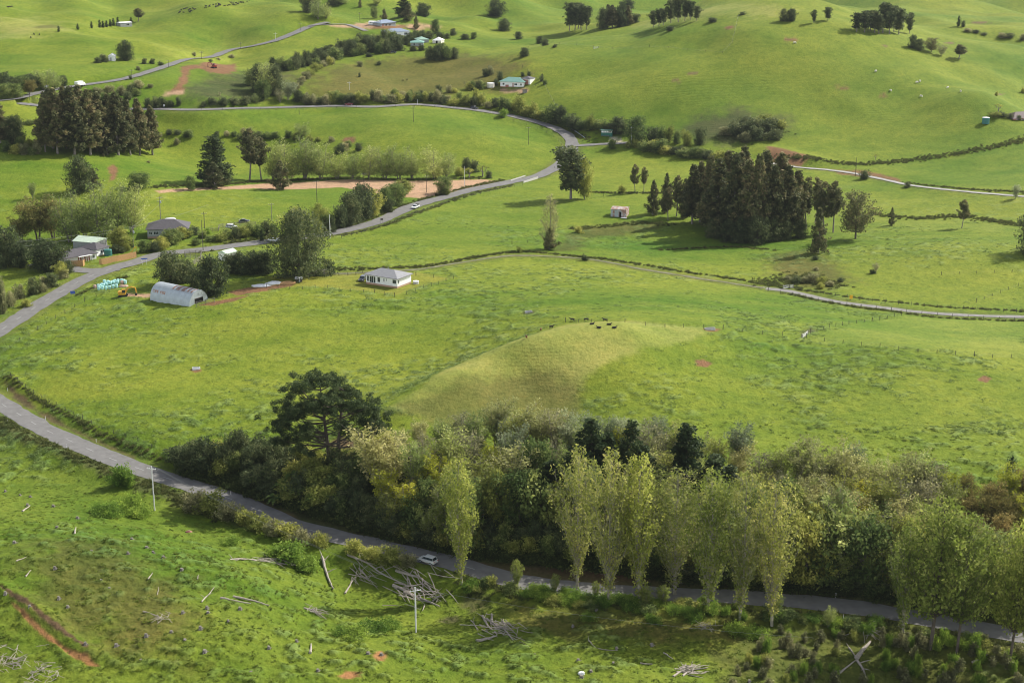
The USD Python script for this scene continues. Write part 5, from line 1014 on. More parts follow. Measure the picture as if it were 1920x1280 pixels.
brush(940, 1180, 46, 5.5, 2.4, 'large pile of dead branches right of the concrete pole', 1, 0.07, -0.9)
brush(790, 1108, 44, 7.0, 3.4, 'tangle of felled trunks and branches behind the concrete pole', 2, 0.10, -0.75)
brush(690, 1075, 28, 5.0, 2.2, 'spray of bare branches below the verge bushes', 3, 0.07, -0.8)
brush(594, 1150, 18, 3.2, 0.9, 'small pile of grey branches on the mid slope', 4, 0.07, -0.7)
brush(1296, 1258, 24, 3.4, 1.2, 'pile of bleached branches at the bottom right slope', 5, 0.09, 0.5)
brush(1455, 1180, 0, 2, 1, 'x', 6) if False else None
brush(1325, 1178, 18, 2.6, 1.1, 'brown twiggy pile among the weeds below the poplars', 7, 0.04)
brush(1640, 1190, 20, 2.6, 1.0, 'reddish twiggy pile beside the crossed logs', 8, 0.05)
brush(20, 1240, 60, 2.4, 1.9, 'grey brush heap at the lower left corner', 9, 0.05)
brush(85, 1262, 44, 2.2, 1.6, 'grey brush heap just right of the corner heap', 10, 0.05)
brush(300, 1160, 16, 2.4, 1.0, 'few grey branches in the middle of the near slope', 11, 0.05)
brush(512, 1055, 22, 4.5, 1.6, 'branches of the fallen tree left of the upright log', 12, 0.05, 0.3)

# ------------------------------------------------------------------ buildings
simple('wall_white', (0.80, 0.80, 0.78), 0.6, 0.3, 0.05, 1.0)
simple('wall_cream', (0.68, 0.64, 0.55), 0.7, 0.3, 0.06, 1.0)
simple('wall_grey', (0.30, 0.31, 0.31), 0.7, 0.3, 0.10, 1.0)
simple('brick', (0.42, 0.27, 0.19), 0.85, 0.2, 0.15, 4.0)
simple('roof_grey', (0.26, 0.26, 0.27), 0.38, 0.5, 0.08, 1.0)
simple('roof_dark', (0.085, 0.078, 0.085), 0.6, 0.4, 0.2, 1.5)
simple('roof_brown', (0.115, 0.085, 0.080), 0.7, 0.3, 0.2, 1.5)
simple('roof_green', (0.26, 0.40, 0.32), 0.5, 0.4, 0.10, 1.0)
simple('roof_pale_green', (0.50, 0.60, 0.48), 0.5, 0.4, 0.08, 1.0)
simple('roof_teal', (0.17, 0.33, 0.28), 0.5, 0.4, 0.10, 1.0)
simple('roof_white', (0.78, 0.78, 0.77), 0.5, 0.4, 0.06, 1.0)
simple('roof_blue', (0.20, 0.25, 0.33), 0.45, 0.5, 0.08, 1.0)
simple('trim_white', (0.80, 0.80, 0.79), 0.5, 0.4, 0.03, 1.0)
simple('glass_dark', (0.025, 0.035, 0.04), 0.08, 0.6, 0.1, 1.0)
simple('door_red', (0.30, 0.13, 0.10), 0.6, 0.3, 0.1, 1.0)
simple('green_steel', (0.018, 0.13, 0.10), 0.5, 0.4, 0.1, 1.0)
simple('galvanised', (0.37, 0.41, 0.44), 0.45, 0.5, 0.12, 0.8, metallic=0.25)
simple('galvanised_rust', (0.3, 0.2, 0.15), 0.7, 0.3, scale=1.2, ramp=[(0.30, (0.40, 0.38, 0.37)), (0.45, (0.30, 0.19, 0.15)), (0.7, (0.20, 0.09, 0.06))])
simple('iron_rust', (0.3, 0.2, 0.15), 0.8, 0.3, scale=0.9, ramp=[(0.34, (0.46, 0.48, 0.50)), (0.48, (0.38, 0.30, 0.26)), (0.62, (0.26, 0.11, 0.07))])
simple('dark_inside', (0.012, 0.012, 0.012), 0.9, 0.1, 0.1, 1.0)
simple('timber_new', (0.46, 0.27, 0.12), 0.8, 0.2, 0.22, 3.5)
simple('timber_grey', (0.22, 0.20, 0.17), 0.9, 0.15, 0.25, 3.0)
simple('post_dark', (0.075, 0.066, 0.055), 0.9, 0.15, 0.25, 3.0)
simple('concrete', (0.48, 0.47, 0.44), 0.85, 0.2, 0.12, 2.0)
simple('pole_wood', (0.20, 0.185, 0.165), 0.85, 0.2, 0.2, 1.0)
simple('pole_pale', (0.60, 0.60, 0.58), 0.8, 0.2, 0.08, 1.0)
simple('wire', (0.30, 0.30, 0.30), 0.5, 0.4, 0.05, 1.0)
simple('bale_wrap', (0.40, 0.70, 0.68), 0.35, 0.5, 0.12, 0.9)
simple('bale_old', (0.45, 0.30, 0.24), 0.5, 0.4, 0.25, 1.5)
simple('digger_yellow', (0.62, 0.33, 0.03), 0.5, 0.4, 0.15, 1.5)
simple('rubber', (0.02, 0.02, 0.02), 0.8, 0.3, 0.1, 2.0)
simple('paint_white', (0.80, 0.80, 0.80), 0.25, 0.5, 0.02, 1.0, coat=0.6)
simple('paint_silver', (0.62, 0.63, 0.64), 0.3, 0.5, 0.02, 1.0, metallic=0.15, coat=0.6)
simple('paint_dark', (0.03, 0.032, 0.045), 0.25, 0.5, 0.02, 1.0, coat=0.6)
simple('paint_red', (0.24, 0.04, 0.03), 0.3, 0.5, 0.02, 1.0, coat=0.6)
simple('lamp_glass', (0.75, 0.75, 0.72), 0.15, 0.5, 0.02, 1.0)
simple('lamp_red', (0.35, 0.02, 0.02), 0.2, 0.5, 0.02, 1.0)
simple('sign_blue', (0.05, 0.10, 0.42), 0.5, 0.4, 0.03, 1.0)
simple('sign_yellow', (0.80, 0.42, 0.02), 0.5, 0.4, 0.03, 1.0)
simple('tank_green', (0.03, 0.14, 0.125), 0.5, 0.4, 0.08, 1.0)
simple('plastic_white', (0.76, 0.77, 0.78), 0.4, 0.4, 0.06, 0.8)
simple('cow_black', (0.022, 0.020, 0.019), 0.7, 0.2, 0.3, 2.0)
simple('cow_brown', (0.16, 0.075, 0.038), 0.7, 0.2, 0.3, 2.0)
simple('wool', (0.66, 0.62, 0.54), 0.95, 0.1, 0.1, 3.0)

def frame2(L, C, R=None, depth=None):
    """ground frame from photographed wall corners: L, C the ends of the wall facing us, R the far end of the side wall"""
    w = at([L[0], C[0]], [L[1], C[1]])
    d = w[1] - w[0]; W = math.hypot(d[0], d[1]); ang = math.atan2(d[1], d[0])
    D = depth
    if R is not None:
        r = at1(*R) - w[1]; D = abs(-math.sin(ang) * r[0] + math.cos(ang) * r[1])
    return w[0], ang, W, D, float(min(gz([w[0][0], w[1][0]], [w[0][1], w[1][1]])))

def hip_roof(x0, x1, y0, y1, z, h, o=0.5, t=0.14, gable=False, run=None):
    x0 -= o; x1 += o; y0 -= o; y1 += o
    W, D = x1 - x0, y1 - y0
    if W >= D:
        r = 0 if gable else (run if run is not None else D / 2); ym = (y0 + y1) / 2
        top = [(x0 + r, ym, z + h), (x1 - r, ym, z + h)]
        v = [(x0, y0, z), (x1, y0, z), (x1, y1, z), (x0, y1, z)] + top
        f = [(0, 1, 5), (0, 5, 4), (1, 2, 5), (2, 3, 4), (2, 4, 5), (3, 0, 4)]
    else:
        r = 0 if gable else (run if run is not None else W / 2); xm = (x0 + x1) / 2
        v = [(x0, y0, z), (x1, y0, z), (x1, y1, z), (x0, y1, z), (xm, y0 + r, z + h), (xm, y1 - r, z + h)]
        f = [(0, 1, 4), (1, 2, 5), (1, 5, 4), (2, 3, 5), (3, 0, 4), (3, 4, 5)]
    lo = box(x0, x1, y0, y1, z - t, z - 0.003)
    return join([(np.array(v, float), np.array(f)), lo])

def window(t, x0, x1, z0, z1, side='front', at_=0.0, mull=1, frame='trim_white', pane='glass_dark'):
    """a window on the wall at local y (front) or x (right/left) = at_"""
    g = 0.07
    def put(a, b, c, d, e, q):
        if side == 'front': return box(a, b, at_ - q, at_ + 0.02 - e, c, d)
        if side == 'right': return box(at_ - 0.02 + e, at_ + q, a, b, c, d)
    fr = [put(x0, x1, z0, z0 + g, 0, 0.06), put(x0, x1, z1 - g, z1, 0, 0.06), put(x0, x0 + g, z0 + g, z1 - g, 0, 0.058), put(x1 - g, x1, z0 + g, z1 - g, 0, 0.058)]
    for k in range(1, mull):
        xm = x0 + (x1 - x0) * k / mull; fr.append(put(xm - 0.03, xm + 0.03, z0 + g, z1 - g, 0, 0.056))
    w = obj('window', join(fr), frame, t)
    obj('pane', put(x0 + g, x1 - g, z0 + g, z1 - g, 0.0, 0.03), pane, w)

def house(name, L, C, R=None, depth=8.0, wall_h=2.6, roof='roof_grey', wall='wall_white', rh=1.9, o=0.5, base=0.4, base_mat='brick', label='', cat='house', gable=False, wins=(), rwins=(), run=None, W=None, doors=()):
    p, ang, W_, D, z = frame2(L, C, R, depth)
    W = W or W_
    t = thing(name, (p[0], p[1], z - 0.05), ang, label=label, cat=cat)
    obj('foundation', box(0.03, W - 0.03, 0.03, D - 0.03, -1.2, base), base_mat, t)
    obj('wall', box(0, W, 0, D, base, base + wall_h), wall, t)
    zt = base + wall_h
    obj('roof', hip_roof(0, W, 0, D, zt + 0.15, rh, o, gable=gable, run=run), roof, t)
    for (a, b, c, d, m) in wins: window(t, a * W, b * W, base + c, base + d, 'front', 0.0, m)
    for (a, b, c, d, m) in rwins: window(t, a * D, b * D, base + c, base + d, 'right', W, m)
    for (a, b, hgt, mt) in doors: obj('door', box(a * W, b * W, -0.05, 0.02, 0.1, base + hgt), mt, t)
    return t, W, D, zt

t, W, D, zt = house('white_house', (686.5, 532), (745, 540.5), (775, 532), wall_h=2.7, base=0.75, rh=1.75, o=0.6, roof='roof_grey', label='white weatherboard house with grey hip roof alone on a mown lawn',
      wins=((0.03, 0.11, 0.35, 2.4, 2), (0.12, 0.24, 0.1, 2.4, 2), (0.245, 0.31, 0.1, 2.4, 1), (0.37, 0.46, 0.6, 2.35, 1), (0.56, 0.60, 1.0, 2.2, 1), (0.65, 0.68, 1.4, 2.3, 1), (0.85, 0.97, 0.9, 2.35, 1)), rwins=((0.05, 0.14, 0.9, 2.2, 1),))
for k, zz in enumerate(np.arange(0.9, 3.4, 0.3)): obj('weatherboard', box(-0.012, W + 0.012, -0.012, D + 0.012, zz, zz + 0.27), 'wall_white', t)
obj('chimney_pipe', cyl(W * 0.45, D * 0.6, zt, zt + 2.2, 0.09, 8), 'galvanised', t)
obj('gutter', join([box(-0.66, W + 0.66, -0.68, -0.6, zt + 0.03, zt + 0.15), box(W + 0.6, W + 0.68, -0.6, D + 0.6, zt + 0.03, zt + 0.15)]), 'roof_dark', t)
q = at1(780, 532)
t = thing('water_tank', q, label='low grey tank with white lid beside the white house', cat='tank'); obj('body', cyl(0, 0, -0.2, 0.9, 1.0, 16), 'concrete', t); obj('lid', cyl(0, 0, 0.9, 1.0, 1.05, 16), 'plastic_white', t)

# curved iron barn
p, ang, W, D, z = frame2((281.5, 564), (355, 575), (391, 561))
D = max(7.5, min(D, 12.0)); H = 5.6
t = thing('curved_barn', (p[0], p[1], z), ang, label='curved corrugated iron barn with rust-streaked roof and dark doorway', cat='barn')
NP = 22
def arc(x0, x1, r0=0.0, n=18, a0=0.0, a1=math.pi):
    v = []
    for j, xx in enumerate((x0, x0 + (x1 - x0) * 0.2, (x0 + x1) / 2, x1 - (x1 - x0) * 0.2, x1)):
        e = (0, 0.05, 0.06, 0.05, 0)[j] + r0
        for i in range(n + 1):
            a = a0 + (a1 - a0) * i / n
            v.append((xx, D / 2 - (D / 2 + e) * math.cos(a), (H + e) * math.sin(a) ** 0.9))
    v = np.array(v); m = n + 1; f = []
    for j in range(4):
        for i in range(n): f.append((j * m + i, (j + 1) * m + i, (j + 1) * m + i + 1, j * m + i + 1))
    return v, np.array(f)
for k in range(NP):
    x0, x1 = W * k / NP, W * (k + 1) / NP
    obj('roof_panel', arc(x0, x1), 'galvanised', t, True)
    if k in (10, 12, 13, 15, 16, 18, 20): obj('rusty_sheet', arc(x0 + 0.02, x1 - 0.02, 0.012, 8, 1.05, 1.75), 'galvanised_rust', t, True)
    if k in (1, 2, 3, 5, 6, 7): obj('rusty_sheet', arc(x0 + 0.05, x1 - 0.05, 0.012, 4, 0.52, 0.72), 'iron_rust', t, True)
ends = [(D / 2 - (D / 2 - 0.03) * math.cos(a), (H - 0.03) * math.sin(a) ** 0.9) for a in np.linspace(0, math.pi, 19)]
def endwall(x, th):
    n = len(ends); v = np.array([(x, y, zz) for y, zz in ends] + [(x + th, y, zz) for y, zz in ends]); f = [(0, i, i + 1) for i in range(1, n - 1)] + [(n, n + i + 1, n + i) for i in range(1, n - 1)]
    return v, np.array(f)
obj('end_wall', endwall(0.02, 0.05), 'galvanised', t); obj('end_wall', endwall(W - 0.12, 0.05), 'galvanised', t)
obj('doorway', box(W - 0.08, W - 0.04, D * 0.30, D * 0.72, 0.0, 2.9), 'dark_inside', t)
obj('door_frame', join([box(W - 0.09, W + 0.0, D * 0.29, D * 0.30, 0, 3.0), box(W - 0.09, W + 0.0, D * 0.72, D * 0.73, 0, 3.0), box(W - 0.09, W, D * 0.29, D * 0.73, 2.9, 3.02)]), 'timber_grey', t)

# dark-tiled house with green-roofed shed behind, on the left
t, W, D, zt = house('tiled_house', (122, 498), (181, 485), depth=9, wall_h=2.4, base=0.3, rh=1.9, roof='roof_dark', wall='wall_white', o=0.7, label='low house with dark tiled roof and white walls behind the brown fence',
      wins=((0.85, 0.95, 0.7, 1.9, 2),), rwins=((0.2, 0.4, 0.8, 1.9, 1),), doors=((0.56, 0.66, 2.1, 'door_red'), (0.69, 0.79, 2.1, 'door_red'), (0.42, 0.53, 2.1, 'door_red')))
obj('porch_roof', box(W * 0.4, W * 0.82, -1.6, 0.3, zt - 0.05, zt + 0.06), 'trim_white', t)
for a in (0.41, 0.54, 0.67, 0.80): obj('porch_post', box(a * W, a * W + 0.14, -1.5, -1.36, -0.2, zt - 0.05), 'trim_white', t)
house('tiled_house_wing', (182, 482), (205, 475), depth=8, wall_h=2.5, base=0.3, rh=1.7, roof='roof_dark', wall='wall_white', o=0.5, label='dark-roofed wing at the right end of the tiled house', wins=((0.3, 0.6, 0.8, 1.9, 2),))
house('green_roofed_shed', (138, 470), (178, 473), (201, 463), wall_h=3.4, base=0.3, base_mat='concrete', rh=1.3, o=0.25, roof='roof_pale_green', wall='wall_grey', gable=True, label='grey shed with pale green roof behind the tiled house', cat='shed')
house('dark_roofed_house', (277, 448), (352, 446), depth=11, wall_h=2.9, base=0.9, rh=2.9, roof='roof_dark', wall='wall_grey', o=0.7, label='large house with dark hip roof behind the roadside shrubs', wins=((0.04, 0.12, 0.8, 2.1, 2), (0.16, 0.28, 0.8, 2.1, 3), (0.86, 0.93, 0.3, 2.1, 1)), rwins=((0.2, 0.4, 0.8, 2.0, 2),))
def tank(px, py, r, h, mat, lidmat, label, name='water_tank'):
    p = at1(px, py); t = thing(name, p, label=label, cat='tank')
    obj('body', cyl(0, 0, -0.3, h, r, 24), mat, t, 40); obj('lid', tube([(0, 0, h), (0, 0, h + 0.12), (0, 0, h + 0.42)], [r * 1.02, r * 0.96, 0.12], 24), lidmat, t, 40)
tank(320, 424, 2.3, 3.0, 'concrete', 'plastic_white', 'round grey water tank with white top behind the dark-roofed house')
tank(203, 479, 1.5, 2.2, 'tank_green', 'tank_green', 'dark green water tank between the tiled house and the brown fence')
tank(1848, 231, 1.9, 2.9, 'tank_green', 'plastic_white', 'teal water tank on the slope below the right edge house')
house('small_shed', (410, 488), (425, 490.5), (438, 485), wall_h=2.9, base=0.1, base_mat='concrete', rh=0.9, o=0.25, roof='roof_pale_green', wall='wall_white', gable=True, label='small white shed with pale green roof beside the cattle yards', cat='shed')
t, W, D, zt = house('rusty_shed', (1145, 406), (1174, 408), depth=6.5, wall_h=3.3, base=0.05, base_mat='concrete', rh=0.5, o=0.1, roof='iron_rust', wall='iron_rust', gable=True, label='small derelict shed of rusty iron alone on the flat', cat='shed', doors=((0.55, 0.68, 2.4, 'dark_inside'),))
for k in range(8): obj('iron_sheet', box(W * k / 8 + 0.02, W * (k + 1) / 8 - 0.02, -0.035, 0.0, 0.05 + 0.05 * (k % 3), 3.2 - 0.12 * (k % 2)), 'galvanised' if k in (0, 2, 3) else 'iron_rust', t)
obj('loose_sheet', box(W * 0.7, W * 1.08, -2.2, -0.4, 0.12, 0.16), 'plastic_white', t)
# green stall by the junction
t, W, D, zt = house('green_stall', (1127, 256), (1148, 257), (1157, 255), wall_h=3.5, base=0.05, base_mat='concrete', rh=0.35, o=0.3, roof='green_steel', wall='green_steel', gable=True, label='long dark green stall with white panels under its eave by the junction', cat='stall')
for k in range(6): obj('panel', box(W * (0.03 + 0.16 * k), W * (0.03 + 0.16 * k) + 0.8, -0.06, 0.0, 2.3, 3.2), 'trim_white', t)
obj('gutter', box(-0.3, W + 0.3, -0.42, -0.31, zt - 0.02, zt + 0.2), 'roof_pale_green', t)
obj('shelf', box(0.2, W * 0.7, -0.7, -0.05, 0.7, 0.8), 'timber_grey', t)
# far houses
t, W, D, zt = house('green_cottage', (938, 163.5), (982, 163), depth=8, wall_h=2.8, base=0.6, base_mat='brick', rh=2.2, o=0.8, roof='roof_teal', wall='wall_white', run=4.8, label='white cottage with teal hip roof on the olive spur', wins=((0.10, 0.18, 0.8, 2.0, 1), (0.60, 0.72, 0.8, 2.0, 2), (0.85, 0.92, 0.8, 2.0, 1)), doors=((0.52, 0.57, 2.1, 'door_red'), (0.22, 0.36, 1.0, 'door_red')))
house('garage', (976, 158), (994, 159), depth=7, wall_h=3.2, base=0.1, base_mat='concrete', rh=1.2, o=0.2, roof='roof_dark', wall='wall_white', label='white garage with wide dark opening behind the teal-roofed cottage', cat='garage', doors=((0.12, 0.82, 2.9, 'door_red'),))
tank(920, 163, 2.3, 2.2, 'wall_cream', 'plastic_white', 'cream water tank left of the teal-roofed cottage')
q = at1(984, 174); t = thing('garden_hut', q, 0.3, label='little dark hut on the bank below the cottage', cat='hut'); obj('wall', box(-1.1, 1.1, -1, 1, -0.3, 1.7), 'timber_grey', t); obj('roof', box(-1.3, 1.3, -1.2, 1.2, 1.7, 1.85), 'post_dark', t)
house('white_shed', (203, 114), (216, 115), (226, 113), wall_h=3.0, base=0.05, base_mat='concrete', rh=1.2, o=0.15, roof='roof_white', wall='wall_white', gable=True, label='white gabled shed on the far left hillside', cat='shed', doors=((0.3, 0.5, 2.2, 'wall_grey'),))
house('grey_shed', (226, 51), (248, 50), depth=6, wall_h=2.8, base=0.05, base_mat='concrete', rh=0.5, o=0.15, roof='roof_white', wall='wall_grey', gable=True, label='grey shed with pale flat roof on the far upper hill', cat='shed', wins=((0.5, 0.75, 1.0, 2.2, 2),))
house('blue_roofed_house', (714, 50), (742, 50), depth=9, wall_h=2.7, base=0.3, rh=1.9, o=0.5, roof='roof_blue', wall='wall_grey', label='far house with blue-grey roof at the end of the gravel drive', wins=((0.3, 0.42, 0.6, 2.1, 2), (0.55, 0.68, 0.6, 2.1, 2)), doors=((0.1, 0.2, 2.1, 'door_red'),))
house('cabin', (704, 47.5), (713, 48), depth=4, wall_h=2.4, base=0.2, base_mat='concrete', rh=0.3, o=0.1, roof='roof_white', wall='wall_white', gable=True, label='small white cabin left of the blue-roofed house', cat='cabin', doors=((0.3, 0.5, 1.9, 'wall_grey'),))
house('caravan_shed', (691, 47), (701, 47), depth=4, wall_h=2.0, base=0.3, base_mat='dark_inside', rh=0.3, o=0.1, roof='roof_white', wall='wall_white', gable=True, label='white trailer body parked beside the white cabin', cat='trailer', wins=((0.2, 0.6, 0.8, 1.6, 1),))
t, W, D, zt = house('long_house', (727, 67.5), (768, 67), depth=10, wall_h=2.7, base=0.2, rh=2.0, o=0.6, roof='roof_blue', wall='wall_white', label='wide far house with pale grey hip roof above the spur hedge', wins=((0.12, 0.2, 0.3, 2.2, 1), (0.3, 0.42, 0.3, 2.2, 2), (0.75, 0.9, 0.4, 2.1, 2)))
obj('patio', box(-3, W + 2, -3.5, -0.5, 0.0, 0.2), 'concrete', t)
house('green_roofed_homestead', (770, 87), (794, 87), depth=9, wall_h=2.2, base=0.2, rh=1.4, o=0.5, roof='roof_teal', wall='wall_grey', label='low homestead with green roof half hidden by the spur hedge', wins=((0.2, 0.35, 0.6, 1.8, 1), (0.6, 0.8, 0.6, 1.8, 2)))
house('green_roofed_annex', (784, 82), (804, 80), depth=8, wall_h=2.2, base=0.2, rh=1.6, o=0.4, roof='roof_green', wall='wall_grey', label='paler green roof rising behind the spur homestead', wins=((0.4, 0.6, 0.6, 1.8, 1),))
house('white_roofed_shed', (811, 82), (827, 82), depth=7, wall_h=1.8, base=0.1, base_mat='concrete', rh=1.9, o=0.3, roof='roof_white', wall='wall_cream', label='shed with bright white pyramid roof on the spur', cat='shed', doors=((0.4, 0.6, 1.7, 'dark_inside'),))
house('brown_roofed_house', (1900, 226), (1948, 229), depth=10, wall_h=2.5, base=0.3, rh=2.6, o=0.7, roof='roof_brown', wall='door_red', label='brown-roofed house cut by the right edge', wins=((0.1, 0.25, 0.6, 2.0, 2), (0.32, 0.42, 0.6, 2.0, 1)))
house('lean_to', (597, 514), (600, 516), depth=2.4, wall_h=1.6, base=0.05, base_mat='timber_grey', rh=0.2, o=0.1, W=2.6, roof='timber_grey', wall='timber_grey', gable=True, label='small dark timber crate shed at the foot of the huge tree', cat='shed', doors=((0.2, 0.8, 1.4, 'dark_inside'),))
house('low_shelter', (554, 529.5), (566, 529), depth=2.2, wall_h=1.3, base=0.05, base_mat='timber_grey', rh=0.15, o=0.2, roof='roof_white', wall='post_dark', gable=True, label='low dark animal shelter with pale roof beside the bare soil', cat='shelter', doors=((0.55, 0.75, 1.1, 'galvanised'),))

# ------------------------------------------------------------------ vehicles
def rounded(poly, y0, y1, c):
    """side outline (x, z) across the width with the long edges bevelled"""
    p = np.array(poly, float); n = len(p); ctr = p.mean(0)
    ins = ctr + (p - ctr) * (1 - c / np.maximum(np.abs(p - ctr).max(0), 1e-6))
    v = np.vstack([np.c_[ins[:, 0], np.full(n, y0), ins[:, 1]], np.c_[p[:, 0], np.full(n, y0 + c), p[:, 1]], np.c_[p[:, 0], np.full(n, y1 - c), p[:, 1]], np.c_[ins[:, 0], np.full(n, y1), ins[:, 1]]])
    v = np.vstack([v, [[ctr[0], y0, ctr[1]], [ctr[0], y1, ctr[1]]]])
    f = [(4 * n, i, (i + 1) % n) for i in range(n)] + [(4 * n + 1, 3 * n + (i + 1) % n, 3 * n + i) for i in range(n)]
    for L in range(3):
        for i in range(n):
            j = (i + 1) % n; f += [(L * n + i, (L + 1) * n + i, (L + 1) * n + j), (L * n + i, (L + 1) * n + j, L * n + j)]
    return v, np.array(f)
BODY = {'suv': ([(-2.25, 0.35), (-2.3, 0.75), (-2.2, 1.0), (-1.2, 1.05), (0.9, 1.02), (1.9, 0.95), (2.25, 0.75), (2.25, 0.4)], [(-2.05, 1.03), (-1.85, 1.5), (-1.2, 1.66), (0.2, 1.64), (0.55, 1.52), (1.25, 1.0)], 1.84),
        'sedan': ([(-2.25, 0.32), (-2.3, 0.7), (-2.2, 0.92), (-1.2, 0.95), (1.0, 0.92), (2.0, 0.8), (2.25, 0.62), (2.25, 0.35)], [(-1.75, 0.93), (-1.05, 1.36), (-0.4, 1.42), (0.2, 1.40), (1.15, 0.9)], 1.76),
        'ute': ([(-2.5, 0.45), (-2.55, 0.8), (-2.5, 1.15), (-0.7, 1.15), (-0.65, 1.0), (1.0, 1.02), (2.1, 0.98), (2.4, 0.8), (2.4, 0.45)], [(-0.75, 1.1), (-0.6, 1.65), (0.4, 1.68), (0.65, 1.6), (1.25, 1.0)], 1.84)}
VP = {}
def vehicle(style, paint, px, py, face, name, label, cat='car', p=None, lift=0.05):
    """face: a second photograph point the front looks towards"""
    p = at1(px, py) if p is None else p
    q = at1(*face); ang = math.atan2(q[1] - p[1], q[0] - p[0])
    d, rz, hw = road_d(np.array([p[0]]), np.array([p[1]]))
    p = p + np.array([0, 0, 0.16 if d[0] < hw[0] else lift])
    if (style, paint) in VP: return dup(VP[style, paint], name, p, ang, label=label, cat=cat)
    body, cab, w = BODY[style]
    t = VP[style, paint] = thing(name, p, ang, label=label, cat=cat)
    obj('body', rounded(body, -w / 2, w / 2, 0.09), paint, t, 35)
    cb = np.array(cab); c = cb.mean(0)
    gl = c + (cb - c) * [1.0, 0.93]
    obj('windows', rounded([tuple(x) for x in gl], -w / 2 + 0.13, w / 2 - 0.13, 0.08), 'glass_dark', t, 35)
    top = [(x, z) for x, z in cab if z > 1.2]; xs = [x for x, _ in top]; zr = max(z for _, z in top)
    obj('roof', rounded([(min(xs) + 0.05, zr - 0.09), (min(xs) + 0.1, zr - 0.01), (max(xs) - 0.1, zr + 0.01), (max(xs), zr - 0.1)], -w / 2 + 0.15, w / 2 - 0.15, 0.05), paint, t, 35)
    for k, (x, z) in enumerate((cab[0], cab[-1])):
        x2 = min(xs) if k == 0 else max(xs)
        for s in (-1, 1): obj('pillar', tube([(x, s * (w / 2 - 0.14), z), (x2, s * (w / 2 - 0.2), zr - 0.08)], 0.045, 5), paint, t)
    for x in (-1.35, 1.4):
        for s in (-1, 1):
            y = s * (w / 2 - 0.1)
            wl = obj('wheel', tube([(x, y - 0.11, 0.33), (x, y + 0.11, 0.33)], 0.33, 16), 'rubber', t, 40)
            obj('rim', tube([(x, y + s * 0.10, 0.33), (x, y + s * 0.125, 0.33)], 0.2, 10), 'galvanised', wl)
    xf, xb = max(x for x, _ in body), min(x for x, _ in body)
    for s in (-1, 1):
        obj('headlight', box(xf - 0.12, xf + 0.02, s * w * 0.36 - 0.17, s * w * 0.36 + 0.17, 0.62, 0.76), 'lamp_glass', t)
        obj('tail_light', box(xb - 0.02, xb + 0.14, s * w * 0.38 - 0.13, s * w * 0.38 + 0.13, 0.72, 0.92), 'lamp_red', t)
        obj('door', box(-0.45, 0.75, s * (w / 2 + 0.004) - 0.006, s * (w / 2 + 0.004) + 0.006, 0.42, 0.93), paint, t)
    if style == 'ute': obj('tray', join([box(-2.45, -0.8, -w / 2 + 0.12, w / 2 - 0.12, 1.16, 1.2), box(-2.45, -2.4, -0.8, 0.8, 1.2, 1.5), box(-0.86, -0.8, -0.8, 0.8, 1.2, 1.7)]), 'rubber', t)
    return t
vehicle('suv', 'paint_silver', 802, 1055, (730, 1031), 'silver_car', 'silver hatchback car driving along the lower road')
vehicle('ute', 'paint_white', 779, 391, (745, 404), 'white_ute', 'white ute driving along the road by the rounded hedge', 'ute')
vehicle('sedan', 'paint_white', 513, 453, (540, 453), 'white_sedan', 'old white sedan parked in weeds left of the huge dark tree')
vehicle('suv', 'paint_white', 434, 428, (460, 430), 'white_car', 'white car parked on the grass right of the dark-roofed house')
vehicle('suv', 'paint_dark', 680, 526, (668, 535), 'dark_car', 'dark blue car parked at the left end of the white house')
vehicle('sedan', 'paint_dark', 603, 514, (625, 516), 'dark_sedan', 'dark sedan parked under the right side of the huge tree')
vehicle('sedan', 'paint_dark', 458, 417, (480, 417), 'dark_wagon', 'dark car parked behind the roadside weeds beside the white car')
vehicle('sedan', 'paint_red', 654, 198, (630, 199), 'red_car', 'red car on the back road below the spur shrubs')
vehicle('suv', 'paint_dark', 889, 205, (920, 211), 'grey_car', 'dark car driving along the back road above the bend')
vehicle('sedan', 'paint_dark', 737, 100, (760, 98), 'drive_car', 'dark car parked on the drive of the spur homestead')
# truck, digger, tractor
q = at1(151, 164); a_ = at1(175, 159); ang = math.atan2(a_[1] - q[1], a_[0] - q[0])
t = thing('white_truck', q + [0, 0, 0.4], ang, label='white box truck on the far left road', cat='truck')
obj('cargo_box', box(-3.2, 1.2, -1.15, 1.15, 0.9, 3.0), 'paint_white', t); obj('cab', rounded([(1.35, 0.6), (1.35, 2.2), (2.5, 2.2), (3.0, 1.3), (3.0, 0.6)], -1.05, 1.05, 0.1), 'paint_white', t); obj('chassis', box(-3.1, 2.6, -0.9, 0.9, 0.5, 0.88), 'rubber', t)
for x in (-2.2, 2.2):
    for s in (-1, 1): obj('wheel', tube([(x, s * 0.95 - 0.15, 0.45), (x, s * 0.95 + 0.15, 0.45)], 0.45, 12), 'rubber', t)
obj('windscreen', box(2.62, 2.72, -0.9, 0.9, 1.45, 2.05), 'glass_dark', t)
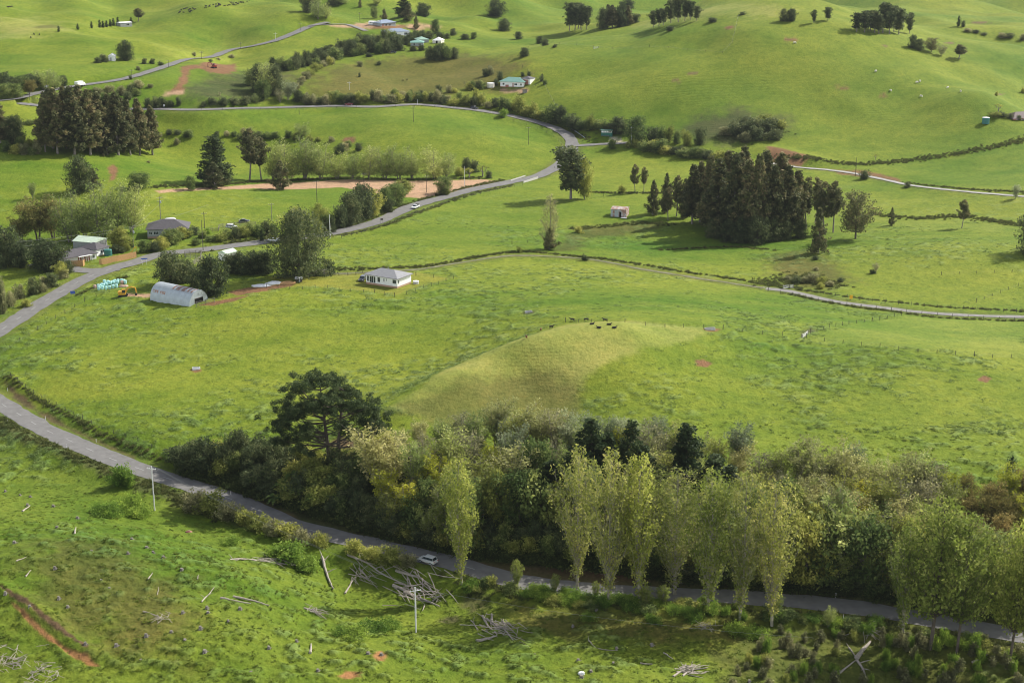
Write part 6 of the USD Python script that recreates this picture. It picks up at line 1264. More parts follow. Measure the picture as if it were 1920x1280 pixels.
def digger(px, py, ang, label, paint, s=1.0):
    q = at1(px, py)
    t = thing('excavator', q, ang, (s, s, s), label, 'excavator')
    for sg in (-1, 1): obj('track', rounded([(-1.5, 0.15), (-1.3, 0.0), (1.3, 0.0), (1.5, 0.15), (1.5, 0.55), (1.3, 0.75), (-1.3, 0.75), (-1.5, 0.55)], sg * 0.95 - 0.24, sg * 0.95 + 0.24, 0.04), 'rubber', t)
    obj('body', join([box(-1.5, 0.9, -1.05, 1.05, 0.85, 1.25), rounded([(-1.6, 1.26), (-1.6, 1.9), (-1.2, 2.0), (-0.3, 1.95), (-0.3, 1.26)], -1.0, 1.0, 0.08)]), paint, t)
    cb = obj('cab', join([box(-0.25, 0.95, -0.95, -0.05, 1.26, 1.5), box(-0.25, 0.95, -0.95, -0.05, 2.55, 2.68)] + [box(x, x + 0.08, y, y + 0.08, 1.5, 2.55) for x in (-0.25, 0.87) for y in (-0.95, -0.13)]), paint, t)
    obj('pane', box(-0.16, 0.86, -0.86, -0.14, 1.5, 2.54), 'glass_dark', cb)
    obj('boom', tube([(0.8, 0.25, 1.3), (1.7, 0.25, 2.9), (3.0, 0.25, 3.3), (4.2, 0.25, 2.9)], [0.24, 0.26, 0.24, 0.16], 4), paint, t)
    obj('stick', tube([(4.1, 0.25, 3.15), (4.35, 0.25, 2.2), (4.4, 0.25, 1.1)], [0.17, 0.2, 0.12], 4), paint, t)
    obj('bucket', rounded([(4.0, 0.2), (4.05, 0.9), (4.5, 1.1), (4.75, 0.7), (4.5, 0.15)], -0.2, 0.7, 0.05), 'rubber', t)
    obj('ram', tube([(0.9, 0.25, 1.6), (2.2, 0.25, 2.95)], 0.07, 6), 'galvanised', t)
digger(231, 556, 0.12, 'yellow excavator with raised arm left of the curved barn', 'digger_yellow')
digger(401, 128, 2.6, 'red excavator on the bare red earth pad far left', 'paint_red', 1.0)

# ------------------------------------------------------------------ wrapped bales
bales = []
for a, b, n in (((186, 546), (222, 538.5), 12), ((178, 541), (214, 531), 12), ((188, 540), (224, 533), 12), ((196, 533), (228, 529), 11)):
    w = at([a[0], b[0]], [a[1], b[1]])
    for k in range(n): bales.append(w[0] + (w[1] - w[0]) * (k / (n - 1)))
for a, b in ((229, 533), (235, 532), (232, 530)): bales.append(at1(a, b))
keep = []
for p in bales:
    if all(np.hypot(*(p - r)[:2]) > 0.98 for r in keep): keep.append(p)
keep.sort(key=lambda p: p[0] / p[1])
brg = random.Random(2); b0 = {}
def bale_mesh():
    return tube([(0, 0, 0), (0, 0, 0.08), (0, 0, 0.3), (0, 0, 0.95), (0, 0, 1.15), (0, 0, 1.24)], [0.44, 0.5, 0.53, 0.53, 0.5, 0.42], 14)
for k, p in enumerate(keep):
    old = k in (0,) or (p[0] / p[1] > keep[-4][0] / keep[-4][1] and k == len(keep) - 3)
    m = usdkit.mesh(stage, path_for('wrapped_bale'), bale_mesh(), LOOK['bale_old' if old else 'bale_wrap'], 50)
    UsdGeom.Xformable(m).MakeMatrixXform().Set(mat4((p[0], p[1], float(gz(p[0], p[1])[0]) - 0.03), brg.random() * 6, (1, 1, 0.95 + 0.1 * brg.random())))
    tag(m, ('faded brown bale at the left end of the bale stack' if k == 0 else f'{ordinal(k)} from the left of the pale teal wrapped bales by the road'), 'bale', 'wrapped bales by the road')

# ------------------------------------------------------------------ poles, wires, fences, signs
def pole(px, py, hpx, label, mat='pole_wood', arms=1, face=0.3, r=0.15, lamp=False):
    p = at1(px, py); h = hpx * mpp(p) / 0.955
    t = thing('power_pole', (p[0], p[1], p[2] - 0.3), face, label=label, cat='pole')
    obj('pole', tube([(0, 0, 0), (0, 0, h + 0.3)], [r, r * 0.7], 8), mat, t, 50)
    for k in range(arms):
        z = h - 0.5 - 1.3 * k
        a = obj('crossarm', box(-1.2, 1.2, -0.2, -0.08, z, z + 0.13), 'timber_grey' if mat != 'pole_pale' else 'pole_pale', t)
        for x in (-1.05, -0.45, 0.45, 1.05): obj('insulator', cyl(x, -0.14, z + 0.13, z + 0.34, 0.05, 6), 'trim_white', a)
    if lamp: obj('transformer', cyl(0.35, 0, h - 2.6, h - 1.6, 0.3, 10), 'galvanised', t)
    return np.array([p[0], p[1], p[2] + h - 0.15])
def wire(a, b, name, label, sag=0.6, r=0.03):
    k = np.linspace(0, 1, 14)[:, None]; q = a + (b - a) * k; q[:, 2] -= sag * 4 * (k * (1 - k))[:, 0]
    m = obj(name, tube(q, r, 3), 'wire', label=label, cat='wire')
T1 = pole(780, 1188, 92, 'pale concrete power pole standing on the near slope', 'pole_pale', 1, 0.35, 0.19)
T2 = pole(290, 957, 86, 'grey power pole on the near verge by the rounded bush', 'pole_pale', 1, -0.3, 0.17)
T3 = pole(303, 436, 66, 'tall power pole in front of the dark-roofed house', 'pole_wood', 2, 0.6, 0.17, True)
T4 = pole(251, 465, 40, 'power pole behind the right end of the brown fence', 'pole_wood', 1, 0.6, 0.15, True)
T5 = pole(381, 470, 56, 'dark power pole rising beside the cattle yards', 'post_dark', 0, 0.0, 0.14)
pole(384, 432, 34, 'dark pole left of the parked white car', 'post_dark', 1)
T6 = pole(619, 446, 42, 'pale bare pole beside the road right of the olive tree', 'pole_pale', 0, 0, 0.2)
T7 = pole(510, 415, 34, 'small power pole above the roadside weeds', 'pole_wood', 1, 0.2)
T8 = pole(594.5, 379, 40, 'dark power pole on the paddock below the tan soil', 'post_dark', 1, 0.2)
T9 = pole(683, 359, 34, 'dark power pole at the edge of the tan soil', 'post_dark', 1, 0.2)
T10 = pole(800, 361, 32, 'dark power pole on the right part of the tan soil', 'post_dark', 1, 0.2)
T11 = pole(871, 349, 36, 'pale pole where the tan soil meets the road', 'pole_pale', 0, 0.2)
pole(991, 272, 33, 'dark pole on the hill inside the road bend', 'post_dark', 1, 0.2)
pole(775, 229, 29, 'dark pole on the top of the hill inside the bend', 'post_dark', 1, 0.2)
pole(561, 215, 9, 'short dark post by the back road', 'post_dark', 0)
pole(1184, 271, 32, 'white lamp pole beside the green stall', 'pole_pale', 1, 0.8)
pole(783, 197, 10, 'small pale pole on the back road', 'pole_pale', 0)
pole(655, 169, 15, 'white pole on the slope of the olive spur', 'pole_pale', 1)
pole(1604, 330, 33, 'dark pole beside the white farm track', 'post_dark', 0)
for k, (a, b, h) in enumerate(((378, 111, 14), (316, 127, 14), (451, 92, 12), (517, 76, 14), (563, 58, 14), (675, 42, 17), (56, 188, 16), (72, 197, 14), (88, 172, 12), (247, 147, 16))):
    pole(a, b, h, f'{ordinal(k)} listed of the small poles along the far hill road' if False else ['thin pole by the hill road above the red track', 'thin pole by the hill road below the white shed', 'thin pole by the hill road right of the red pad', 'thin pale pole by the upper hill road', 'thin pole near the top bend of the hill road', 'dark pole by the drive of the far houses', 'thin pole at the far left junction', 'thin pole on the road loop behind the left copse', 'thin pole beside the road left of the white truck', 'thin pole with bush below the white shed'][k], 'post_dark' if k not in (3, 8) else 'pole_pale', 1, 0.2, 0.13)
off = np.array([-60.0, -40.0, 3.0])
wire(T4, T4 + np.array([-62, -30, -1.0]), 'power_line', 'upper power line running left from the pole behind the brown fence', 1.2)
wire(T4 + [0.5, 0.3, -0.7], T4 + np.array([-62, -31, -3.5]), 'power_line', 'lower power line running left from the pole behind the brown fence', 1.2)
wire(T4, T3 + [0, 0, -3], 'power_line', 'power line between the fence pole and the house pole', 0.5)
wire(T4, np.array([*at1(392, 405)[:2], at1(392, 405)[2] + 5]), 'power_line', 'power line sweeping right above the roadside shrubs', 0.8)
wire(T1, T1 + np.array([75, -25, 2.0]), 'power_line', 'faint power line running right from the concrete pole', 1.4, 0.014)

for dz in (0.0, 0.35):
    wire(T2 + [dz, 0, 0.2], T1 + [dz * 2, 0, 0.2], 'power_line', f'{"near" if dz else "far"} power line between the verge pole and the concrete pole', 1.5, 0.013)
wire(T2 + [0, 0, 0.2], T2 + np.array([-48, 30, 4.0]), 'power_line', 'power line running left from the verge pole', 1.2, 0.013)
def fence(pts, label, spacing=4.0, h=1.15, mat='post_dark', wires=3, r=0.075, batten=0):
    w = at([a for a, _ in pts], [b for _, b in pts]); q = smooth_line(w, spacing) if len(w) > 2 else np.linspace(w[0], w[1], max(2, int(np.linalg.norm(w[1] - w[0]) / spacing)))
    z = gz(q[:, 0], q[:, 1]); rg = np.random.default_rng(int(abs(pts[0][0]) * 3 + pts[0][1]))
    t = thing('wire_fence', (q[0, 0], q[0, 1], z[0]), label=label, cat='fence')
    o = np.array([q[0, 0], q[0, 1], z[0]])
    for k in range(len(q)):
        b = np.array([q[k, 0], q[k, 1], z[k]]) - o; hh = h * rg.uniform(0.9, 1.15) * (1.25 if k % 9 == 0 else 1); ln = rg.normal(size=2) * 0.04
        obj('post', tube([b - [0, 0, 0.2], b + [ln[0], ln[1], hh]], r * (1.4 if k % 9 == 0 else 1), 5), mat, t)
    for j in range(wires):
        l = np.stack([q[:, 0], q[:, 1], z + h * (0.3 + 0.3 * j)], 1) - o
        obj('wire_strand', tube(l, 0.008, 3, False), 'wire', t)
FEN = [([(500, 540), (560, 543), (600, 541), (650, 546), (700, 550), (740, 557)], 'post and wire fence along the front of the mown lawn', 4.0), ([(740, 557), (760, 553), (790, 543), (850, 523)], 'post and wire fence on the right of the mown lawn', 4.0), ([(780, 517), (800, 520), (850, 523)], 'short fence behind the white house', 4.5), ([(620, 516), (640, 517), (660, 516), (680, 512)], 'dark posts along the track left of the white house', 2.4),
       ([(1512, 633), (1560, 642), (1620, 649), (1700, 658), (1800, 666), (1930, 673)], 'post and wire fence along the brow of the right paddock', 5.0), ([(1520, 628), (1560, 614), (1600, 607), (1650, 600), (1690, 592)], 'post and wire fence rising from the gate to the gravel track', 4.0), ([(1060, 604), (1130, 604), (1200, 609), (1290, 614), (1380, 621), (1440, 628), (1505, 634)], 'post and wire fence behind the grazing cattle', 5.5),
       ([(1440, 546), (1490, 556), (1540, 566), (1600, 574), (1690, 585), (1780, 594), (1870, 600), (1930, 602)], 'post and wire fence on the near side of the gravel track', 4.5), ([(1480, 541), (1540, 551), (1600, 561), (1680, 570), (1760, 576), (1850, 583), (1930, 587)], 'post and wire fence on the far side of the gravel track', 4.0), ([(1765, 516), (1830, 513), (1930, 510)], 'short fence line on the far right paddock', 5.0), ([(1830, 568), (1870, 552), (1900, 540), (1930, 532)], 'fence climbing the right paddock to the frame edge', 4.5),
       ([(640, 447), (700, 430), (760, 408), (800, 393), (860, 374), (920, 360), (980, 348)], 'roadside fence below the winding road', 6.0), ([(0, 668), (40, 640), (90, 606), (150, 570), (200, 548), (235, 540)], 'roadside fence between road and big paddock on the left', 5.0), ([(20, 706), (60, 735), (120, 769), (180, 800), (250, 826), (310, 850)], 'fence along the top of the cut bank above the lower road', 5.0),
       ([(980, 127), (993, 135), (1005, 148), (1020, 158), (1030, 178), (1042, 200)], 'fence line running down the slope right of the cottage', 6.0), ([(960, 168), (1000, 163), (1025, 156)], 'garden fence right of the cottage', 5.0), ([(870, 158), (915, 165), (940, 168)], 'garden fence left of the cottage', 5.0), ([(1385, 30), (1365, 95), (1300, 96), (1180, 92), (1100, 88), (990, 90)], 'far fence crossing the face of the big hill', 12.0),
       ([(0, 535), (60, 528), (110, 524)], 'fence on the left verge paddock', 6.0), ([(940, 222), (990, 236), (1030, 252), (1055, 275), (1058, 296), (1040, 316)], 'fence inside the road bend', 7.0), ([(300, 206), (420, 207), (560, 205), (700, 201), (850, 203)], 'fence along the near side of the back road', 10.0), ([(1100, 370), (1190, 364), (1290, 360)], 'fence along the drain behind the rusty shed', 7.0), ([(960, 458), (1000, 455), (1020, 456)], 'few dark posts left of the leafless tree', 3.5)]
for pts, lab, sp in FEN: fence(pts, lab, sp)

def board_fence(pts, label, h=2.3):
    w = at([a for a, _ in pts], [b for _, b in pts]); o = w[0].copy(); o[2] = gz(o[0], o[1])[0]
    t = thing('board_fence', o, label=label, cat='fence'); rg = np.random.default_rng(4); n = 0
    for i in range(len(w) - 1):
        a, b = w[i], w[i + 1]; L = math.hypot(*(b - a)[:2]); ang = math.atan2(b[1] - a[1], b[0] - a[0]); m = max(1, int(L / 0.3))
        for k in range(m):
            c = a + (b - a) * ((k + 0.5) / m); z = gz(c[0], c[1])[0]
            obj('fence_board', rot(box(-0.14, 0.14, -0.012, 0.012, -0.3, h + rg.uniform(-0.03, 0.03)), ang, (c[0] - o[0], c[1] - o[1], z - o[2])), 'timber_new', t)
        rl = [rot(box(0, L, 0.02, 0.07, zz, zz + 0.1), ang, (a[0] - o[0], a[1] - o[1], gz(a[0], a[1])[0] - o[2])) for zz in (0.4, 1.4)]
        obj('rail', join(rl), 'timber_new', t)
board_fence([(186, 497), (191, 496.5), (222, 490), (256, 482.5)], 'long new brown board fence beside the road junction')
board_fence([(134, 500), (156, 499.5), (159, 497)], 'short new brown board fence left of the driveway gap')
# cattle yards of rails
def yard(pts, label):
    w = at([a for a, _ in pts], [b for _, b in pts]); o = w[0]; t = thing('cattle_yard', o, label=label, cat='stockyard')
    for i in range(len(w) - 1):
        L = np.linalg.norm(w[i + 1] - w[i]); n = max(2, int(L / 1.8) + 1)
        for k in range(n):
            c = w[i] + (w[i + 1] - w[i]) * (k / (n - 1)) - o; obj('post', tube([c - [0, 0, 0.3], c + [0, 0, 1.7]], 0.09, 6), 'timber_grey', t)
        for zz in (0.4, 0.8, 1.2, 1.55): obj('rail', tube([w[i] - o + [0, 0, zz], w[i + 1] - o + [0, 0, zz]], 0.06, 4), 'timber_grey', t)
yard([(346, 478), (378, 476), (376, 486), (348, 486), (346, 478)], 'weathered rail cattle yard beside the road')
yard([(362, 496), (380, 486), (382, 493), (364, 497)], 'smaller rail pen in front of the cattle yard')
yard([(368, 575), (385, 571), (402, 567)], 'dark rail fence at the open end of the curved barn')
yard([(388, 436), (410, 434), (411, 428), (440, 424), (480, 423)], 'tall dark rail fence behind the parked white car')
yard([(560, 521), (575, 521), (598, 517)], 'pale timber rail at the foot of the huge tree')
def gate(px, py, ang, label, mat='trim_white', w=3.6):
    t = thing('farm_gate', at1(px, py), ang, label=label, cat='gate')
    for x in (-w / 2 - 0.15, w / 2 + 0.15): obj('gate_post', tube([(x, 0, -0.3), (x, 0, 1.5)], 0.12, 7), 'timber_grey', t)
    for z in (0.2, 0.45, 0.7, 0.95, 1.2): obj('bar', tube([(-w / 2, 0, z), (w / 2, 0, z)], 0.035, 5), mat, t)
    obj('brace', tube([(-w / 2, 0.03, 0.2), (w / 2, 0.03, 1.2)], 0.035, 5), mat, t)
gate(1509, 631, 1.0, 'pale farm gate on the brow between the paddocks', w=4.5); gate(1478, 541, 0.2, 'small pale gate beside the gravel track'); gate(1117, 92, 0.6, 'distant white gate on the far hill')
def sign(px, py, label, mat, w, h, z, ang=0.2, posts=2, pm='timber_grey'):
    t = thing('road_sign', at1(px, py), ang, label=label, cat='sign')
    for x in ((-w * 0.35, w * 0.35) if posts == 2 else (0,)): obj('post', cyl(x, 0.05, -0.2, z + h, 0.05, 6), pm, t)
    obj('panel', box(-w / 2, w / 2, -0.03, 0.0, z, z + h), mat, t)
sign(271, 497, 'blue road name sign on white posts at the junction', 'sign_blue', 2.4, 0.4, 2.2, pm='trim_white'); sign(137, 556, 'small blue sign on the verge beside the paddock corner', 'sign_blue', 1.6, 1.0, 1.0)
sign(716, 421, 'dark small sign beside the winding road', 'post_dark', 1.1, 0.7, 1.9); sign(1595.5, 563, 'yellow marker sign on the verge of the gravel track', 'sign_yellow', 1.1, 1.3, 0.5, posts=1)
sign(308, 203, 'small pale sign on the back road right of the copse', 'trim_white', 0.9, 1.2, 0.9, posts=1); sign(1055, 281, 'white chevron board on the outside of the bend', 'trim_white', 0.7, 1.0, 0.8, posts=1)
q = at1(256, 474); t = thing('yellow_slide', q, 0.4, label='yellow play slide standing behind the brown fence', cat='slide')
obj('ladder', join([tube([(0.25, s * 0.25, 0), (0, s * 0.25, 2.3)], 0.05, 5) for s in (-1, 1)] + [tube([(0.22 - 0.2 * k / 5, -0.25, 0.3 + 0.38 * k), (0.22 - 0.2 * k / 5, 0.25, 0.3 + 0.38 * k)], 0.03, 4) for k in range(6)]), 'sign_yellow', t)
obj('chute', join([tube([(0, s * 0.28, 2.35), (-0.6, s * 0.28, 2.2), (-1.6, s * 0.28, 0.8), (-2.3, s * 0.28, 0.35)], 0.06, 5) for s in (-1, 1)] + [ribbon(np.array([(0, 0, 2.25), (-0.6, 0, 2.1), (-1.6, 0, 0.7), (-2.3, 0, 0.25)], float), [-0.28, 0.28], 0.0)]), 'sign_yellow', t)
for k, (a, b) in enumerate(((85.5, 787), (180.5, 829), (125, 839), (15, 794), (14.5, 733), (433, 928), (1567, 1120), (1581, 1160))):
    p = at1(a, b); t = thing('marker_post', p, label=f'{["white edge marker post below the cut bank at the left", "white edge marker post at the end of the cut bank", "white edge marker post on the near verge by the grey weeds", "white edge marker post on the near verge at the left edge", "white edge marker post where the road enters on the left", "white edge marker post beside the shaded bend", "thin marker post on the wood side of the right road", "white edge marker post beside the small blue-green bush"][k]}', cat='marker post')
    obj('post', box(-0.06, 0.06, -0.02, 0.02, -0.2, 1.05), 'trim_white', t); obj('reflector', box(-0.04, 0.04, -0.03, -0.021, 0.8, 0.92), 'lamp_red', t)
# guard rail and bridge
def rail_run(pts, label, name, cat):
    w = at([a for a, _ in pts], [b for _, b in pts]); q = smooth_line(w, 2.0); o = q[0]; t = thing(name, o, label=label, cat=cat); l = q - o
    for k in range(len(l)): obj('post', box(l[k, 0] - 0.08, l[k, 0] + 0.08, l[k, 1] - 0.08, l[k, 1] + 0.08, l[k, 2] - 0.2, l[k, 2] + 0.75), 'timber_grey', t)
    obj('rail', tube(l + [0, 0, 0.68], 0.16, 4), 'galvanised', t)
rail_run([(1070, 243), (1080, 249), (1090, 256), (1097, 261)], 'grey guard rail on the inside of the junction', 'guard_rail', 'guard rail')
w = at([981, 1008], [343, 335]); d = w[1] - w[0]; L = math.hypot(*d[:2]); t = thing('bridge', w[0], math.atan2(d[1], d[0]), label='small concrete bridge with white parapets where the road crosses the drain', cat='bridge')
obj('deck_edge', box(0, L, -0.3, 0.1, -0.8, 0.25), 'concrete', t); obj('parapet', box(0, L, -0.25, -0.1, 0.25, 0.85), 'concrete', t); obj('parapet', box(0, L, 7.0, 7.15, 0.25, 0.85), 'concrete', t); obj('culvert_shadow', box(0.5, L - 0.5, -0.34, -0.28, -1.6, -0.85), 'dark_inside', t)
# troughs, plastic sheet on the soil, junk
def trough(px, py, label, mat='concrete', L=2.2):
    t = thing('water_trough', at1(px, py), 0.15, label=label, cat='trough')
    obj('body', join([box(-L / 2, L / 2, -0.5, -0.4, -0.1, 0.6), box(-L / 2, L / 2, 0.4, 0.5, -0.1, 0.6), box(-L / 2, -L / 2 + 0.1, -0.4, 0.4, -0.1, 0.6), box(L / 2 - 0.1, L / 2, -0.4, 0.4, -0.1, 0.6)]), mat, t); obj('water', box(-L / 2 + 0.1, L / 2 - 0.1, -0.4, 0.4, 0.35, 0.5), 'glass_dark', t)
trough(368, 692, 'white water trough in a muddy patch of the big paddock', 'plastic_white'); trough(991, 586, 'grey water trough in the tall grass behind the cattle', 'concrete'); trough(1331, 618, 'water trough on bare soil at the right tip of the dry ridge', 'concrete', 3.0)
def heap(px, py, rx, ry, h, mat, label, cat, name, seed):
    p = at1(px, py); s = trimesh.creation.icosphere(subdivisions=3); v = s.vertices.copy(); n = meshkit.fbm(v * 1.7 + seed, 3, seed)
    v = v * (0.65 + 0.7 * n)[:, None] * [rx, ry, h]; v[:, 2] = np.maximum(v[:, 2], -0.15)
    m = usdkit.mesh(stage, path_for(name), (v, s.faces), LOOK[mat], 30); UsdGeom.Xformable(m).AddTranslateOp().Set(Gf.Vec3d(*map(float, p))); tag(m, label, cat)
heap(490, 536, 3.4, 1.6, 0.6, 'plastic_white', 'crumpled white plastic sheet on the red soil', 'plastic sheet', 'plastic_sheet', 1); heap(516, 532, 3.2, 1.5, 0.9, 'plastic_white', 'higher fold of white plastic sheet right of the first', 'plastic sheet', 'plastic_sheet', 2)
heap(540, 532, 3.0, 1.6, 0.9, 'timber_new', 'pale heap of tan soil beside the low shelter', 'soil heap', 'soil_heap', 3); heap(232, 537, 1.6, 1.0, 0.6, 'bale_old', 'reddish heap beside the right end of the bales', 'heap', 'feed_heap', 4)
heap(1090, 1263, 0.7, 0.5, 0.6, 'plastic_white', 'cream flowering clump alone on the near slope', 'plant', 'flower_clump', 8)
heap(354, 998, 0.8, 0.6, 0.5, 'door_red', 'dark reddish boulder in the shaded slope', 'boulder', 'boulder', 9)

# ------------------------------------------------------------------ cattle and sheep
def beast(body, head, legs, tail=True, graze=True, seed=0):
    import manifold3d as m3
    def sph(c, r): return m3.Manifold.sphere(r, 14).translate(tuple(map(float, c)))
    def bone(a, ra, b, rb): return m3.Manifold.batch_hull([sph(a, ra), sph(b, rb)])
    B = [bone(*x) for x in body] + [bone(*x) for x in head] + [bone(*x) for x in legs]
    m = m3.Manifold.batch_boolean(B, m3.OpType.Add).refine_to_length(0.12)
    me = m.to_mesh(); tm = trimesh.Trimesh(me.vert_properties[:, :3], me.tri_verts, process=False)
    trimesh.smoothing.filter_taubin(tm, lamb=0.5, nu=0.53, iterations=6)
    return np.array(tm.vertices), np.array(tm.faces)
def cow_mesh(graze):
    hd = ((1.35, 0, 0.45), (1.6, 0, 0.2)) if graze else ((1.35, 0, 1.5), (1.72, 0, 1.32))
    body = [((-0.75, 0, 1.02), 0.34, (0.0, 0, 0.95), 0.39), ((0.0, 0, 0.95), 0.39, (0.6, 0, 1.0), 0.36), ((-0.75, 0, 1.1), 0.28, (-0.95, 0, 1.05), 0.22), ((0.55, 0, 1.12), 0.28, (0.8, 0, 1.1), 0.24)]
    head = [((0.75, 0, 1.12), 0.24, hd[0], 0.15), (hd[0], 0.16, hd[1], 0.10)] + [((hd[0][0], s * 0.1, hd[0][2] + 0.08), 0.05, (hd[0][0] - 0.05, s * 0.27, hd[0][2] + 0.08), 0.035) for s in (-1, 1)]
    legs = []
    for s in (-1, 1):
        legs += [((0.6, s * 0.2, 0.85), 0.16, (0.62, s * 0.2, 0.42), 0.085), ((0.62, s * 0.2, 0.42), 0.08, (0.6, s * 0.2, 0.06), 0.065), ((-0.8, s * 0.2, 0.9), 0.2, (-0.68, s * 0.2, 0.62), 0.12), ((-0.68, s * 0.2, 0.62), 0.11, (-0.88, s * 0.2, 0.42), 0.075), ((-0.88, s * 0.2, 0.42), 0.075, (-0.84, s * 0.2, 0.06), 0.06)]
    legs += [((-1.12, 0, 1.15), 0.045, (-1.2, 0, 0.5), 0.035)]
    return beast(body, head, legs)
def lying_mesh():
    body = [((-0.75, 0, 0.42), 0.38, (0.0, 0, 0.42), 0.42), ((0.0, 0, 0.42), 0.42, (0.65, 0, 0.45), 0.36)]
    head = [((0.7, 0, 0.6), 0.24, (1.1, 0, 0.95), 0.16), ((1.1, 0, 0.95), 0.16, (1.42, 0, 0.82), 0.10), ((1.05, 0.1, 1.02), 0.05, (1.0, 0.27, 1.02), 0.035), ((1.05, -0.1, 1.02), 0.05, (1.0, -0.27, 1.02), 0.035)]
    legs = [((0.6, s * 0.3, 0.2), 0.12, (0.95, s * 0.25, 0.09), 0.07) for s in (-1, 1)] + [((-0.6, s * 0.36, 0.25), 0.17, (-0.2, s * 0.48, 0.1), 0.07) for s in (-1, 1)]
    return beast(body, head, legs)
COWM = {'graze': cow_mesh(True), 'stand': cow_mesh(False), 'lie': lying_mesh()}
BP = {}
def animal(px, py, pose, mat, ang, label, group, name='cow', cat='cow', s=1.0, p=None):
    p = at1(px, py) if p is None else p; p = np.array([p[0], p[1], gz(p[0], p[1])[0] - 0.02])
    key = (pose, mat)
    if key not in BP:
        m = usdkit.mesh(stage, path_for(name), COWM[pose], LOOK[mat], True); UsdGeom.Xformable(m).MakeMatrixXform().Set(mat4(p, ang, (s, s, s))); BP[key] = m.GetPrim(); return tag(m, label, cat, group)
    x = UsdGeom.Mesh.Define(stage, path_for(name)); x.GetPrim().GetReferences().AddInternalReference(BP[key].GetPath()); x.MakeMatrixXform().Set(mat4(p, ang, (s, s, s))); return tag(x, label, cat, group)
for it in (((987, 634), 'stand', 'cow_brown', -1.4, 'brown cow lowest and leftmost of the paddock cattle'), ((1014, 620), 'stand', 'cow_brown', -1.7, 'second brown cow between the lowest cow and the black ones'), ((1034, 615), 'stand', 'cow_black', 0.4, 'black cow beside the second brown cow'), ((1073, 602), 'stand', 'cow_black', 2.9, 'black cow at the back fence, leftmost there'), ((1099, 601), 'graze', 'cow_black', 0.2, 'black cow grazing second along the back fence'),
           ((1110, 608), 'lie', 'cow_black', 0.3, 'black cow lying just below the second fence cow'), ((1134, 602), 'stand', 'cow_black', 2.6, 'black cow standing tallest at the right by the fence'), ((1142, 609), 'lie', 'cow_black', 0.1, 'black cow lying below the right fence cow'), ((1123, 615), 'lie', 'cow_black', 3.0, 'black cow lying lowest in the middle of the group'), ((1152, 615), 'lie', 'cow_black', 0.2, 'black cow lying at the right end of the group')):
    animal(it[0][0], it[0][1], it[1], it[2], it[3], it[4], 'cattle on the dry ridge paddock', s=0.62)
crg = random.Random(9); herd = []
for k in range(46):
    t_ = crg.random(); herd.append((325 + 150 * t_ + crg.uniform(-6, 6), 24 - 21 * t_ + crg.uniform(-3, 4)))
herd += [(15, 15), (18, 15), (22, 14), (64, 66), (74, 66), (58, 72)]; herd.sort(); HP = at([a for a, _ in herd], [max(1.0, b) for _, b in herd])
for k, (a, b) in enumerate(herd): animal(a, b, crg.choice(['graze', 'stand']), 'cow_black', crg.random() * 6.28, f'{ordinal(k)} from the left of the tiny dark cattle on the far hill', 'cattle on the far hill', s=0.8, p=HP[k])
SH = sorted([(1642, 135), (1719, 156), (1725, 154), (1670, 171), (1727, 182), (1777, 166), (1801, 173), (1490, 82)])
COWM['sheep'] = (COWM['graze'][0] * [0.55, 0.8, 0.62], COWM['graze'][1])
for k, (a, b) in enumerate(SH): animal(a, b, 'sheep', 'wool', crg.random() * 6.28, f'{ordinal(k)} from the left of the white sheep on the big hill', 'sheep on the big hill', 'sheep', 'sheep', 1.35)

# ------------------------------------------------------------------ painted road marks
mk = []
q, w = RLINE['lower_road']
def mark(n, a, b, name, label):
    """centre dashes along a stretch given by two columns of the photograph"""
    q, w = RLINE[n]; sx = 960 + F * q[:, 0] / (q[:, 1] * math.cos(PITCH) + (CAMZ - q[:, 2]) * math.sin(PITCH)); s = np.r_[0, np.cumsum(np.linalg.norm(np.diff(q[:, :2], axis=0), axis=1))]
    i0, i1 = np.argmin(np.abs(sx - a)), np.argmin(np.abs(sx - b)); lo, hi = sorted((s[i0], s[i1]))
    g = UsdGeom.Xform.Define(stage, path_for(name)); tag(g, label, 'road marking', kind='structure')
    for s0 in np.arange(lo, hi, 10.0):
        t = np.linspace(s0, s0 + 3.2, 3); c = np.stack([np.interp(t, s, q[:, k]) for k in range(3)], 1)
        v, f_ = ribbon(c, [-0.08, 0.08], lifts[n] + 0.03 + 0.0003 * 0); vmesh('dash', v, f_, 'road_paint', parent=g.GetPrim())
mark('lower_road', 5, 900, 'centre_line', 'white dashed centre line of the lower road'); mark('main_road', 2, 300, 'centre_line', 'white dashed centre line of the winding road near the junction')

